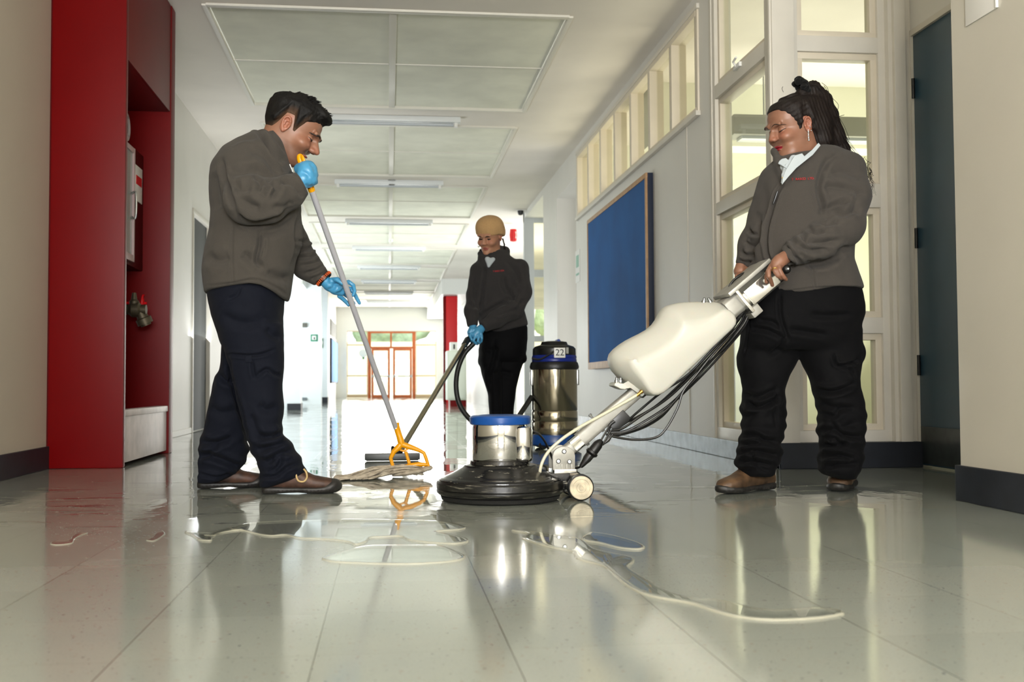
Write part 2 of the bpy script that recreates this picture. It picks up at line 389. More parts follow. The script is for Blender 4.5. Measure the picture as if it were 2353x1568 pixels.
# ---------- glazed partition on the corridor side ----------
def glazed(name, axis, plane, a0, a1, rails, sash_th=.045, th=.10, bot=.115, lab=None):
    """frame with rails (z0,z1); axis 'y': runs along Y at X=plane, axis 'x': runs along X at Y=plane"""
    w = thing(name, None, None, (plane, a0, 0) if axis == 'y' else (a0, plane, 0)); del w['label'], w['category']; w['kind'] = 'structure'
    def B(p0, p1, q0, q1, z0, z1): return (p0, p1, q0, q1, z0, z1) if axis == 'y' else (q0, q1, p0, p1, z0, z1)
    zs = [bot]+[z for r in rails for z in r]+[ZC]
    fr = []
    for (z0, z1) in rails: fr.append(B(plane, plane+th, a0, a1, z0, z1))
    fr += [B(plane, plane+th, a0, a0+.045, bot, ZC), B(plane, plane+th, a1-.045, a1, bot, ZC), B(plane, plane+th, a0, a1, bot-.02, bot+.05)]
    obj('window_frame', boxes(*fr, bev=.004), M_trim, w)
    lo = bot+.05
    opens = []
    for (z0, z1) in rails: opens.append((lo, z0)); lo = z1
    opens.append((lo, ZC))
    for (z0, z1) in opens:
        if z1-z0 < .15: continue
        s = .02; k = .032
        fr2 = [B(plane+s, plane+th-s, a0+.045, a0+.045+k, z0, z1), B(plane+s, plane+th-s, a1-.045-k, a1-.045, z0, z1), B(plane+s, plane+th-s, a0+.045, a1-.045, z0, z0+k), B(plane+s, plane+th-s, a0+.045, a1-.045, z1-k, z1)]
        f = obj('sash', boxes(*fr2, bev=.005), M_ivory, w)
        obj('pane', boxes(B(plane+th/2-.003, plane+th/2+.003, a0+.06, a1-.06, z0+k*.6, z1-k*.6)), M_glass, f, smooth=False)
    return w
rails = [(.70, .775), (1.375, 1.455), (2.075, 2.15)]
w2 = glazed('window_2', 'y', XR, 5.10, 6.02, [(1.385, 1.455), (2.06, 2.14)], bot=.115)
b = NB(); box(b, XR-.015, XR+.005, 5.50, 5.60, 2.115, 2.14, bev=.003); tube(b, [(XR-.012, 5.56, 2.13), (XR-.03, 5.55, 2.15), (XR-.03, 5.50, 2.16)], .006, 8); obj('window_catch', b, M_white, w2)
w3 = glazed('window_3', 'x', 5.08, 1.98, 2.49, [(.66, .74), (1.29, 1.41), (2.07, 2.15)], bot=.13)
struct('trim_1', boxes((XR-.005, 1.99, 5.03, 5.14, 0, ZC), (XR-.015, XR+.03, 5.04, 5.07, 0, ZC), bev=.006), M_trim, smooth=True)
struct('trim_2', boxes((2.48, 2.60, 5.04, 5.16, 0, ZC), (2.50, 2.56, 5.015, 5.05, .1, ZC), bev=.006), M_trim, smooth=True)
struct('trim_3', boxes((XR-.008, XR, 6.02, 6.05, .1, ZC), (XR-.004, XR, 6.56, 6.575, .1, zt0-.03), bev=.002), M_trim, smooth=True)
# ---------- classroom behind the glazing ----------
wall('wall_classroom', [(5.3, 5.4, 3.6, 10.6, 0, ZC), (XR+.1, 5.4, 10.45, 10.5, 0, ZC), (2.8, 5.4, 3.5, 3.6, 0, ZC)], M_room)
wall('wall_classroom_beam', [(2.05, 5.3, 8.2, 8.45, 2.3, ZC), (2.9, 3.1, 5.0, 5.2, 0, ZC)], M_room)
t = thing('fluorescent_lamp', 'grey boxy ceiling lamp seen through the glass partition beside the woman with the ponytail', 'lamp', (2.9, 7.1, 2.2))
obj('housing', boxes((2.35, 3.75, 7.05, 7.25, 2.12, 2.26), bev=.01), mat('grey_lamp_housing', (150, 150, 138), .5), t)
obj('diffuser', boxes((2.42, 3.68, 7.09, 7.21, 2.10, 2.13), bev=.004), M_tubeg, t)
for x in (2.6, 3.5):
    b = NB(); tube(b, [(x, 7.15, 2.26), (x, 7.15, ZC)], .006, 8); obj('rod', b, M_metal, t)
# ---------- ceiling bays ----------
for i, b in enumerate(bays):
    t = thing('ceiling_panel', ['framed ceiling panel nearest the camera, four grey-green boards with a water stain', 'second framed ceiling panel from the camera, behind the first ceiling lamp',
        'third framed ceiling panel from the camera, just beyond the sprinkler', 'fourth framed ceiling panel from the camera, right before a lamp batten', 'fifth framed ceiling panel from the camera'][i] if i < 5 else 'small far framed ceiling panel towards the glazed end doors',
        'ceiling panel', (0, b+BL/2, ZC+.03), group='framed ceiling panels along the corridor' if i < 5 else 'far ceiling panels towards the end doors')
    y0, y1 = b, b+BL; xm = .03; ym = b+1.16
    for (xa, xb) in ((BX0, xm), (xm, BX1)):
        for (ya, yb) in ((y0, ym), (ym, y1)):
            obj('board', boxes((xa+.012, xb-.012, ya+.008, yb-.008, ZC+.010, ZC+.03)), M_board, t, smooth=False)
    w = .028
    obj('frame', boxes((BX0-w, BX0+.004, y0-w, y1+w, ZC-.012, ZC+.06), (BX1-.004, BX1+w, y0-w, y1+w, ZC-.012, ZC+.06), (BX0, BX1, y0-w*1.6, y0, ZC-.014, ZC+.06), (BX0, BX1, y1, y1+w, ZC-.012, ZC+.06),
                    (xm-.024, xm+.024, y0, y1, ZC-.004, ZC+.05), (BX0, BX1, ym-.006, ym+.006, ZC+.004, ZC+.02), bev=.002), M_batten, t)
    # lamp in the strip beyond
    if i < 8:
        yc = b+BL+.31
        t = thing('ceiling_lamp', ['slim ceiling lamp batten above the bending man, nearest lamp', 'second slim ceiling lamp batten from the camera', 'third slim ceiling lamp batten from the camera'][i] if i < 3 else 'small far ceiling lamp batten between the far panels',
                  'lamp', (0, yc, ZC), group='slim lamps between the ceiling panels' if i < 3 else 'far lamp battens between ceiling panels')
        obj('housing', boxes((-.62, .64, yc-.035, yc+.035, ZC-.05, ZC), bev=.006), M_lamp, t)
        b2 = NB(); tube(b2, [(-.56, yc, ZC-.068), (.58, yc, ZC-.068)], .014, 12)
        obj('tube', b2, M_tubeg, t)
        for x in (-.58, .60): obj('lamp_holder', boxes((x-.015, x+.015, yc-.02, yc+.02, ZC-.088, ZC-.045), bev=.003), M_white, t)
ob = NB(); lathe(ob, [(0, 0), (.05, 0), (.05, -.01), (.02, -.014), (.015, -.05), (.035, -.055), (.035, -.06), (0, -.062)], (.04, 12.5, ZC), n=20)
tag(obj('sprinkler', ob, M_metal), 'small grey sprinkler on the ceiling between the panels', 'sprinkler')
ob = NB(); lathe(ob, [(0, 0), (.035, 0), (.035, -.05), (0, -.055)], (.04, 17.6, ZC), n=16)
tag(obj('smoke_detector', ob, M_white), 'white round detector hanging on the far ceiling centre line', 'detector')
# ================= red hydrant alcove on the left =================
NX = -1.345; NY0, NY1 = 5.67, 6.94
hz0 = onX(279, 113, NX)[2]; hz1 = onX(383, 245, NX)[2]; hz = (hz0+hz1)/2
t = thing('fire_alcove', 'tall dark red alcove housing for the fire hose on the left wall', 'fire alcove', (-1.55, 6.3, 0))
obj('side_panel', boxes((-1.717, NX, NY0, NY0+.05, .0, ZC-.002), bev=.010), M_red, t)
obj('side_panel', boxes((-1.717, NX+.0, NY1-.12, NY1, .0, ZC-.002), bev=.008), M_red, t)
obj('header_panel', boxes((NX-.03, NX-.006, NY0+.05, NY1-.11, hz, ZC-.002), (-1.95, NX-.02, NY0+.03, NY1-.1, hz, hz+.02), bev=.004), M_red, t)
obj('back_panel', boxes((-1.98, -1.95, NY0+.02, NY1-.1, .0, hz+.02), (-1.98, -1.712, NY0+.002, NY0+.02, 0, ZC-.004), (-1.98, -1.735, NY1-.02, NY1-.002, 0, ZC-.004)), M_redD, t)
pz = onX(340, 937, NX-.01)[2]
b = boxes((NX-.07, NX-.012, NY0+.055, NY1-.13, .02, pz-.03), (NX-.07, NX-.004, NY0+.055, NY1-.13, pz-.035, pz), bev=.006)
obj('plinth', b, M_plinth, t, label='scuffed white plinth panel')
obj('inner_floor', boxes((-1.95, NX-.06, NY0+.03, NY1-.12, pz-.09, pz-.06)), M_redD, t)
# hose cabinet
HX = -1.50; a = onX(308, 343, HX); bq = onX(338, 627, HX); c0 = onX(307, 600, HX)
hy0, hy1, hy2 = NY0+.18, a[1], bq[1]; hzt = a[2]-.0; hzb = bq[2]
t = thing('hose_cabinet', 'glazed pale cabinet with a grip handle hanging inside the red alcove', 'cabinet', (-1.7, 6.2, hzb))
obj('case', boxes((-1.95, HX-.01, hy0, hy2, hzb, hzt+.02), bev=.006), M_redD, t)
k = .03
dr = obj('door', boxes((HX-.01, HX+.008, hy0, hy1, hzt-k, hzt), (HX-.01, HX+.008, hy0, hy1, c0[2]-.01, c0[2]+k), (HX-.01, HX+.008, hy0, hy0+k, c0[2], hzt), (HX-.01, HX+.008, hy1-k, hy1, c0[2], hzt), bev=.003), mat('pinkish_white_metal', (208, 182, 184), .35), t)
obj('pane', boxes((HX-.006, HX-.002, hy0+k, hy1-k, c0[2]+k, hzt-k)), mat('silvery_glass', (176, 186, 184), .12, spec=.8), dr, smooth=False)
b = NB(); hh = onX(300, 470, HX)
tube(b, cat([(HX, hy1-.05, hh[2]+.07), (HX+.024, hy1-.05, hh[2]+.07), (HX+.024, hy1-.05, hh[2]-.07), (HX, hy1-.05, hh[2]-.07)], 4), .006, 8); obj('handle', b, M_metal, dr)
s0, s1 = onX(312, 377, HX), onX(328, 388, HX); sb = onX(320, 465, HX)[2]
t2 = thing('fire_notice', 'small white and red fire notice on the cabinet side in the alcove', 'sign', (HX, s0[1], sb))
obj('plate', boxes((HX-.008, HX-.002, s0[1], s1[1], sb, s0[2]), bev=.001), M_white, t2)
obj('red_field', boxes((HX-.003, HX, s0[1]+.02, s1[1]-.02, sb+.1, s0[2]-.06)), M_redB, t2)
# alarm bell / hose ring above
bc = onX(282, 291, -1.56)
t = thing('alarm_bell', 'white round bell with a dark centre above the cabinet in the red alcove', 'bell', tuple(bc))
b = NB(); lathe(b, [(.1, -.34), (.1, .0), (.085, .025), (.06, .03), (.06, .01)], bc, (1, 0, 0), 28); obj('rim', b, M_plinth, t)
b = NB(); lathe(b, [(.06, .0), (.05, .02), (0, .025)], bc, (1, 0, 0), 24); obj('hub', b, M_black, t)
# valve
vc = onX(296, 712, -1.52)
t = thing('hydrant_valve', 'dull brass hydrant valve with a red handwheel low in the alcove', 'valve', (vc[0], vc[1], vc[2]))
b = NB(); x, y, z = vc
lathe(b, [(.03, -.33), (.03, 0), (.045, .02), (.045, .06), (.03, .07), (.03, .1), (.0, .1)], (x, y, z), (1, 0, 0), 16)
lathe(b, [(.028, 0), (.028, .05), (.018, .06), (.012, .1), (0, .1)], (x+.03, y, z), (0, 0, 1), 14)
lathe(b, [(.025, 0), (.034, .05), (.046, .055), (.046, .09), (.03, .09), (.03, .1), (0, .1)], (x+.06, y, z), (.4, .2, -1), 16)
obj('body', b, mat('tarnished_brass', (84, 76, 60), .5, .6, var=.2), t)
wc = onX(330, 697, -1.5)
b = NB(); tube(b, [wc+np.array((.0, .05*math.cos(q), .05*math.sin(q))) for q in np.linspace(0, 2*PI, 25)], .007, 8, caps=False)
for q in (0, 2.1, 4.2): tube(b, [wc, wc+np.array((0, .05*math.cos(q), .05*math.sin(q)))], .005, 8)
tube(b, [wc+np.array((-.33, 0, 0)), wc+np.array((.02, 0, 0))], .008, 8)
obj('handwheel', b, M_redB, t)
b = NB(); lathe(b, [(0, .08), (.06, .075), (.09, .05), (.1, .0), (.09, -.01), (0, -.01)], (-1.6, 5.95, pz-.05), n=20)
tag(obj('hose_coil', b, mat('yellow_hose', (200, 150, 20), .5)), 'yellow hose coil lying behind the white plinth of the alcove', 'hose')

# ================= blue notice board =================
by0, by1 = onX(1485, 391, XR-.05)[1], onX(1350, 515, XR-.05)[1]
bz1 = onX(1485, 391, XR-.05)[2]; bz0 = onX(1354, 849, XR-.05)[2]
bz1 = (bz1+onX(1350, 512, XR-.05)[2])/2
t = thing('notice_board', 'large blue felt notice board in a pale wood frame on the right wall', 'notice board', (XR, (by0+by1)/2, bz0))
obj('backing', boxes((XR-.044, XR-.001, by0-.0, by1, bz0, bz1), bev=.002), M_navy, t)
obj('felt', boxes((XR-.05, XR-.042, by0+.03, by1-.02, bz0+.05, bz1-.03)), M_blue, t)
obj('frame', boxes((XR-.056, XR-.04, by0, by0+.035, bz0, bz1), (XR-.056, XR-.04, by1-.03, by1, bz0, bz1), (XR-.056, XR-.04, by0, by1, bz1-.035, bz1), (XR-.056, XR-.04, by0, by1, bz0, bz0+.06), bev=.003), M_woodf, t)
p0 = onX(1328, 610, XR)
t = thing('wall_notice', 'small white notice with green marks on the right wall beyond the blue board', 'notice', (XR, p0[1], p0[2]))
obj('sheet', boxes((XR-.004, XR-.001, p0[1]-.12, p0[1]+.12, p0[2]-.17, p0[2]+.15)), M_white, t)
obj('green_mark', boxes((XR-.006, XR-.004, p0[1]-.07, p0[1]+.07, p0[2]-.02, p0[2]+.1), (XR-.006, XR-.004, p0[1]-.08, p0[1]+.08, p0[2]-.1, p0[2]-.08)), mat('pale_green_print', (150, 196, 176), .6), t)
# access panel and thermostat edge on near right wall
q0 = onX(2222, 62, XN); q1 = onX(2292, 18, XN)
t = thing('access_panel', 'flush white painted access panel high on the right wall nearest the camera', 'panel', (XN, (q0[1]+q1[1])/2, q0[2]))
obj('cover', boxes((XN-.006, XN-.001, q1[1], q0[1], q0[2]-.0, q0[2]+.3), bev=.002), M_wall, t)
obj('edge_strip', boxes((XN-.010, XN-.001, q1[1]-.008, q1[1], q0[2], q0[2]+.3), bev=.001), M_white, t)

# ================= far corridor =================
# left: pillars, signs
def far(u, v, Y): return onY(u, v, Y)
pa0, pa1 = far(660, 900, 18)[0], far(690, 900, 18)[0]
wall('wall_left_pillar', [(-2.6, pa1, 18.0, 18.4, 0, ZC)], M_pale); skirt('baseboard_pillar', [(pa0, pa1+.01, 17.985, 18.41, 0, .11)])
Yp = onZ(715, 930, 0)[1]
pb0, pb1 = far(685, 900, Yp)[0], far(738, 900, Yp)[0]
wall('wall_left_return', [(-2.8, pb1, Yp, Yp+.3, 0, ZC)], M_pale)
pc0, pc1 = far(738, 900, 25)[0], far(752, 900, 25)[0]
wall('wall_left_pillar', [(-3, pc1, 25.0, 25.4, 0, ZC)], M_pale); skirt('baseboard_pillar', [(pc0, pc1+.01, 24.98, 25.41, 0, .13)])
def plate(name, label, cat_, u, v, Y, w, h, m, th=.012, inner=None):
    c = far(u, v, Y); o = thing(name, label, cat_, tuple(c)); 
    obj('plate', boxes((c[0]-w/2, c[0]+w/2, Y-th, Y-.001, c[2]-h/2, c[2]+h/2), bev=.002), m, o)
    if inner:
        for (x0, x1, z0, z1, mm) in inner: obj('pictogram', boxes((c[0]+x0, c[0]+x1, Y-th-.003, Y-th, c[2]+z0, c[2]+z1)), mm, o)
    return o
plate('exit_sign', 'square green safety sign with white figure on the far left pale wall', 'sign', 722, 777, Yp, .15, .15, M_green, inner=[(-.045, .04, -.04, .045, M_white), (-.01, .02, -.03, .02, M_green)])
plate('switch_box', 'small grey box high on the far left pale wall left of the green sign', 'switch box', 698, 748, Yp, .14, .09, mat('grey_box', (92, 92, 84), .5), .06)
plate('socket_outlet', 'small grey socket low on the far left pale wall', 'socket', 700, 917, Yp, .1, .06, mat('grey_socket', (110, 118, 122), .5), .03)
plate('exit_sign', 'narrow green safety sign on the far left pillar end', 'sign', 739.5, 789, 25, .06, .22, M_green, inner=[(-.012, .018, -.03, .05, M_white)])
YL = onX(757, 760, XL+.0)[1]
XF = -1.60
wall('wall_left_end', [(XF-.2, XF, 26.1, YE, 0, ZC)], M_wall)
g = [onX(u, 800, XF)[1] for u in (758, 771)]
z = [onX(764, v, XF)[2] for v in (775, 738)]
tv = thing('air_vent', 'grey louvred vent high on the far left wall above the small blue board', 'vent', (XF, sum(g)/2, z[0]))
obj('frame', boxes((XF, XF+.02, g[0], g[1], z[0], z[1]), bev=.003), mat('vent_grey', (118, 116, 104), .6), tv)
obj('louvres', boxes(*[(XF+.02, XF+.035, g[0]+.05, g[1]-.05, zz, zz+.02) for zz in np.linspace(z[0]+.04, z[1]-.06, 8)]), mat('vent_dark', (84, 84, 76), .6), tv)
z = [onX(765, v, XF)[2] for v in (881, 782)]
tb = thing('notice_board', 'small distant blue notice board on the far left wall under the vent', 'notice board', (XF, sum(g)/2, z[0]))
obj('backing', boxes((XF+.002, XF+.05, g[0], g[1]+.2, z[0], z[1]), bev=.003), M_navy, tb)
obj('felt', boxes((XF+.05, XF+.055, g[0]+.04, g[1]+.16, z[0]+.04, z[1]-.04)), mat('pale_blue_felt', (84, 136, 190), .8), tb)
# right: glazed cross wall, camera, call point, red column, cabinet
YG = 14.7
gx = [onY(u, 700, YG)[0] for u in (1205, 1245)]
w = thing('window_4', None, None, (gx[0], YG, 0)); del w['label'], w['category']; w['kind'] = 'structure'
x0, x1 = gx[0], XR+1.35; cols = [x0+.0, x0+.16, x0+.62, x0+1.1]
fr = [(x, x+.14, YG, YG+.1, 0, ZC) for x in (x0,)]+[(x0+.5, x0+.58, YG, YG+.1, 0, ZC), (x0+1.1, x1+.1, YG, YG+.1, 0, ZC)]
zz = [0, .16, 1.00, 1.08, 1.42, 1.50, 1.92, 2.02, 2.62, 2.80]
for a_, b_ in ((0, .16), (1.0, 1.08), (1.9, 2.0), (2.66, 2.8)): fr.append((x0, x1, YG+.005, YG+.095, a_, b_))
obj('window_frame', boxes(*fr, bev=.004), mat('grey_white_frame', (196, 200, 200), .5), w)
obj('pane', boxes((x0+.14, x1, YG+.04, YG+.046, .16, 2.66)), glass_mat('cream_glass', (.95, .93, .8)), w, smooth=False)
cc = onX(1197, 487, XR-.08)
t = thing('security_camera', 'small dark dome camera under the ceiling beyond the woman in the beanie', 'camera', (XR-.05, 14.5, ZC))
c = onY(1196, 488, 14.5)
b = NB(); lathe(b, [(0, -.045), (.03, -.035), (.042, 0), (.042, .02), (0, .02)], c, n=16); obj('lens_dome', b, M_black, t)
b = boxes((c[0]-.05, XR+.1, 14.47, 14.53, c[2]+.02, c[2]+.06), bev=.004); obj('bracket', b, M_white, t)
c = onX(1179.5, 541, XR-.03)
t = thing('fire_call_light', 'red alarm beacon on the right wall beyond the woman in the beanie', 'alarm', tuple(c))
b = NB(); lathe(b, [(0, -.1), (.05, -.09), (.06, 0), (.05, .09), (0, .1)], (c[0], c[1], c[2]), n=16); obj('beacon', b, M_redB, t)
obj('base', boxes((c[0]+.02, XR+.01, c[1]-.05, c[1]+.05, c[2]-.05, c[2]+.05), bev=.004), M_white, t)
wall('wall_right_beam', [(1.2, XR+.2, 24.2, YE, 2.45, ZC)], M_white)
rx = [onY(u, 800, 24.6)[0] for u in (1019, 1052)]
t = thing('red_column', 'bright red column far down the corridor behind the woman in the beanie', 'column', (sum(rx)/2, 24.7, 0))
obj('shaft', boxes((rx[0]+.06, rx[1], 24.6, 24.95, 0, 2.44), bev=.01), M_redB, t)
obj('side_strip', boxes((rx[0], rx[0]+.06, 24.62, 24.93, 0, 2.44), bev=.005), M_red, t)
cx = [onY(u, 850, 19.75)[0] for u in (1028, 1072)]; ct = onY(1050, 806, 19.75)[2]
t = thing('cupboard', 'white low cupboard with a red foot by the far right wall', 'cupboard', (sum(cx)/2, 20, 0))
obj('body', boxes((cx[0], cx[1], 19.75, 20.4, .12, ct), bev=.01), mat('off_white_cupboard', (214, 220, 206), .5), t)
obj('foot', boxes((cx[0]+.05, cx[1], 19.78, 20.36, 0, .12)), M_red, t)
dd = obj('door', boxes((cx[0]+.02, (cx[0]+cx[1])/2-.003, 19.735, 19.75, .15, ct-.03), bev=.003), mat('cupboard_door', (220, 226, 214), .5), t)
dd = obj('door', boxes(((cx[0]+cx[1])/2+.003, cx[1]-.02, 19.735, 19.75, .15, ct-.03), bev=.003), mat('cupboard_door2', (220, 226, 214), .5), t)
c = onY(1043, 795, 19.85)
t = thing('dispenser', 'small white dispenser with a dark slot standing on the far cupboard', 'dispenser', (c[0], 19.95, ct))
obj('body', boxes((c[0]-.07, c[0]+.07, 19.85, 20.05, ct, ct+.16), bev=.01), M_white, t)
obj('slot', boxes((c[0]-.012, c[0]+.02, 19.84, 19.85, ct+.03, ct+.12)), M_black, t)
# ---------- glazed end doors ----------
def E(u, v): p = onY(u, v, YD); return p[0], p[2]
d3 = thing('door_3', None, None, (E(900, 800)[0], YD, 0)); del d3['label'], d3['category']; d3['kind'] = 'structure'
def rect(u0, u1, v0, v1, y0=0, y1=.1): a = E(u0, v0); b = E(u1, v1); return (a[0], b[0], YD+y0, YD+y1, max(0, b[1]), a[1])
obj('door_frame', boxes(rect(845, 852.5, 762, 916), rect(947.5, 955, 762, 916), rect(845, 955, 762, 766), rect(896.5, 900.5, 762, 800), rect(845, 955, 797, 801), bev=.004), M_wood, d3)
for (ua, ub) in ((853.5, 896), (903, 946.5)):
    L = obj('door_leaf', boxes(rect(ua, ua+5, 801.5, 915, -.02, .04), rect(ub-5, ub, 801.5, 915, -.02, .04), rect(ua, ub, 801.5, 806, -.02, .04), rect(ua, ub, 908, 915, -.02, .04), bev=.004), M_wood, d3)
    obj('door_handle', boxes(rect(ua+1, ub+1, 863.5, 866, -.09, -.05), rect(ua+1, ua+3.5, 862, 868, -.09, 0), rect(ub-2.5, ub, 862, 868, -.09, 0), bev=.004), M_metal, L)
    obj('pane', boxes(rect(ua+5, ub-5, 806, 908, .0, .006)), M_glass, L, smooth=False)
obj('pane', boxes(rect(852, 897, 766, 797, .04, .046), rect(900, 948, 766, 797, .04, .046)), M_glass, d3, smooth=False)
M_tan = mat('tan_frame', (206, 178, 140), .5)
for (n_, ua, ub) in (('window_5', 797, 844.5), ('window_6', 955.5, 1002)):
    w = thing(n_, None, None, (E(ua, 800)[0], YD, 0)); del w['label'], w['category']; w['kind'] = 'structure'
    obj('window_frame', boxes(rect(ua, ua+1.6, 761, 910), rect(ub-1.6, ub, 761, 910), rect(ua, ub, 761, 762.5), rect(ua, ub, 791.8, 794.2), rect(ua, ub, 862.6, 865.2), rect(ua, ub, 907, 914, 0, .2), bev=.003), M_tan if n_ == 'window_5' else M_tan, w)
    obj('pane', boxes(rect(ua, ub, 762, 908, .04, .046)), M_glass, w, smooth=False)
c = E(835, 812)
t = thing('door_notice', 'white round notice with a green tab on the left glass beside the orange doors', 'notice', (c[0], YD, c[1]))
b = NB(); lathe(b, [(.0, .02), (.10, .02), (.13, .01), (.13, 0), (0, 0)], (c[0], YD-.002, c[1]), (0, -1, 0), 24); obj('disc', b, mat('notice_white', (228, 232, 226), .6), t)
obj('tab', boxes((c[0]-.03, c[0]+.03, YD-.02, YD-.002, c[1]-.19, c[1]-.12)), M_green, t)
# outside the doors
b = NB(); box(b, -14, 14, YE+7.9, 90, -.1, -.01); struct('ground', b, mat('pale_forecourt', (226, 222, 206), .9))
b = NB(); box(b, -12, 12, 58, 58.3, 0, 2.7); o = obj('garden_wall', b, mat('cream_garden_wall', (238, 230, 206), .9), smooth=False)
tag(o, 'pale cream garden wall outside beyond the glazed end doors', 'wall')
M_leaf = mat('foliage', (176, 196, 168), .7, var=.4, vscale=1.5, bump=.6, bscale=6, bdist=.2)
lab = ['leftmost', 'second from left', 'third from left', 'fourth from left', 'rightmost']
for i, x in enumerate((-10.4, -5, .2, 5.4, 10.8)):
    t = thing('tree', 'pale green tree outside behind the cream wall, %s in the end door glazing' % lab[i], 'tree', (x, 61, 0), 'trees outside the end doors')
    b = NB(); tube(b, [(x, 61, -.01), (x+.1, 61, 2), (x, 61, 3.4)], [.22, .16, .1], 10); obj('trunk', b, mat('bark', (100, 84, 66), .9), t)
    b = NB(); bmesh.ops.create_icosphere(b, subdivisions=4, radius=2.2)
    for v in b.verts:
        n_ = mnoise.noise(Vector(v.co)*.9+Vector((i*7, 0, 0)))*.9+mnoise.noise(Vector(v.co)*3)*.35
        v.co = v.co*(1+n_*.35)+Vector((x, 61, 4.2))
    obj('crown', b, M_leaf, t, angle=None)
# ================= water on the floor =================
M_water = glass_mat('water_film', (.985, .99, .985), 1., .0)
for _n in M_water.node_tree.nodes:
    if _n.bl_idname == 'ShaderNodeFresnel': _n.inputs[0].default_value = 1.36
t_ = NT('edge_light_tint'); _tr = t_.node('ShaderNodeBsdfTransparent'); _mx = t_.node('ShaderNodeMixShader'); _mx.inputs[0].default_value = .55
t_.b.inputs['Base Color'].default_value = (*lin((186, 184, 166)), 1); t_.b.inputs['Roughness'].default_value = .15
t_.link(_tr.outputs[0], _mx.inputs[1]); t_.link(t_.b.outputs[0], _mx.inputs[2]); t_.link(_mx.outputs[0], t_.out.inputs[0]); M_rim = t_.m  # rim colour stands in for light refracted at the water's edge
def puddle_mesh(outline, prof=((0, 0), (.0007, .0012), (.0018, .0021), (.004, .0027), (.008, .0030), (.011, .0031), (.016, .0031)), closed_n=6, px=True):
    P = np.array(cat([tuple(onZ(u, v, 0)[:2]) for u, v in outline] if px else outline, closed_n, True))[:, :2]
    A = .5*np.sum(P[:, 0]*np.roll(P[:, 1], -1)-np.roll(P[:, 0], -1)*P[:, 1]); 
    if A < 0: P = P[::-1]
    t = np.roll(P, -1, 0)-np.roll(P, 1, 0); n = np.stack([-t[:, 1], t[:, 0]], 1); n /= np.linalg.norm(n, axis=1)[:, None]+1e-9
    n = (np.roll(n, 1, 0)+2*n+np.roll(n, -1, 0))/4
    V = []; F_ = []; N = len(P)
    for d, h in prof: V += [(*(p+q*d), h+.0004) for p, q in zip(P, n)]
    for r in range(len(prof)-1): F_ += [(r*N+k, r*N+(k+1) % N, (r+1)*N+(k+1) % N, (r+1)*N+k) for k in range(N)]
    F_.append(tuple((len(prof)-1)*N+k for k in range(N)))
    return V, F_
PU = [('wide front puddle of clean water before the man, its edge left of the machine', [(530, 1216), (560, 1222), (596, 1231), (625, 1234), (655, 1232), (680, 1238), (700, 1240), (750, 1242), (795, 1247), (818, 1254), (842, 1247), (852, 1238), (885, 1236), (920, 1235), (938, 1243), (975, 1248), (1010, 1251), (1050, 1252), (1076, 1247), (1072, 1240), (1040, 1232), (1002, 1224), (1060, 1219), (1066, 1211), (1000, 1200), (800, 1196), (600, 1202)]),
      ('rounded tongue-shaped puddle in the middle of the floor, nearest of the left puddles', [(739, 1287), (752, 1280), (780, 1272), (812, 1263), (850, 1257), (900, 1256), (960, 1256), (1010, 1257), (1040, 1266), (1064, 1277), (1070, 1283), (1058, 1290), (1020, 1295), (950, 1299), (880, 1299), (820, 1297), (765, 1294)]),
      ('long narrow run of water reaching from the machine towards the lower right', [(1175, 1221), (1213, 1229), (1198, 1239), (1221, 1248), (1259, 1259), (1312, 1270), (1326, 1287), (1385, 1304), (1416, 1331), (1454, 1358), (1500, 1375), (1584, 1390), (1649, 1411), (1710, 1424), (1787, 1429), (1875, 1425), (1930, 1417), (1940, 1411), (1915, 1403), (1860, 1401), (1787, 1405), (1730, 1400), (1690, 1390), (1640, 1381), (1588, 1377), (1527, 1358), (1496, 1339), (1446, 1308), (1458, 1293), (1448, 1283), (1389, 1270), (1362, 1262), (1336, 1242), (1290, 1234), (1230, 1224)]),
      ('small pointed puddle right of the machine wheel reflecting the blue board', [(1335, 1243), (1345, 1232), (1360, 1226), (1404, 1232), (1440, 1241), (1468, 1250), (1483, 1260), (1466, 1265), (1423, 1262), (1377, 1251)]),
      ('little squiggle of water at the left under the red reflection', [(114, 1251), (130, 1254), (165, 1250), (171, 1241), (186, 1232), (202, 1226), (184, 1226), (166, 1234), (158, 1243), (128, 1245)]),
      ('short curved splash between the red reflection and the man', [(335, 1243), (352, 1245), (366, 1240), (380, 1229), (374, 1222), (358, 1227), (349, 1237)]),
      ('crooked splash of water just left of the wide front puddle', [(424, 1224), (438, 1231), (456, 1243), (484, 1245), (487, 1239), (470, 1233), (492, 1233), (506, 1227), (535, 1222), (560, 1219), (530, 1214), (500, 1222), (478, 1226), (450, 1225)])]
for lab_, ol in PU:
    small = len(ol) < 12
    pr_ = ((0, 0), (.0005, .0010), (.0013, .0016), (.0026, .0020), (.0036, .0021), (.0046, .0021)) if small and ol[0][0] < 500 else ((0, 0), (.0006, .0018), (.0016, .0032), (.0036, .0040), (.007, .0043), (.011, .0044), (.016, .0044))
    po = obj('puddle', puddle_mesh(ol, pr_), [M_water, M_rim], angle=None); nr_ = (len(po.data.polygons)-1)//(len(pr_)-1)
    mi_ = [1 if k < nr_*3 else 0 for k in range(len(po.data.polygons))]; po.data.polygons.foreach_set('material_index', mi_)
    tag(po, lab_, 'puddle', 'puddles on the vinyl floor')
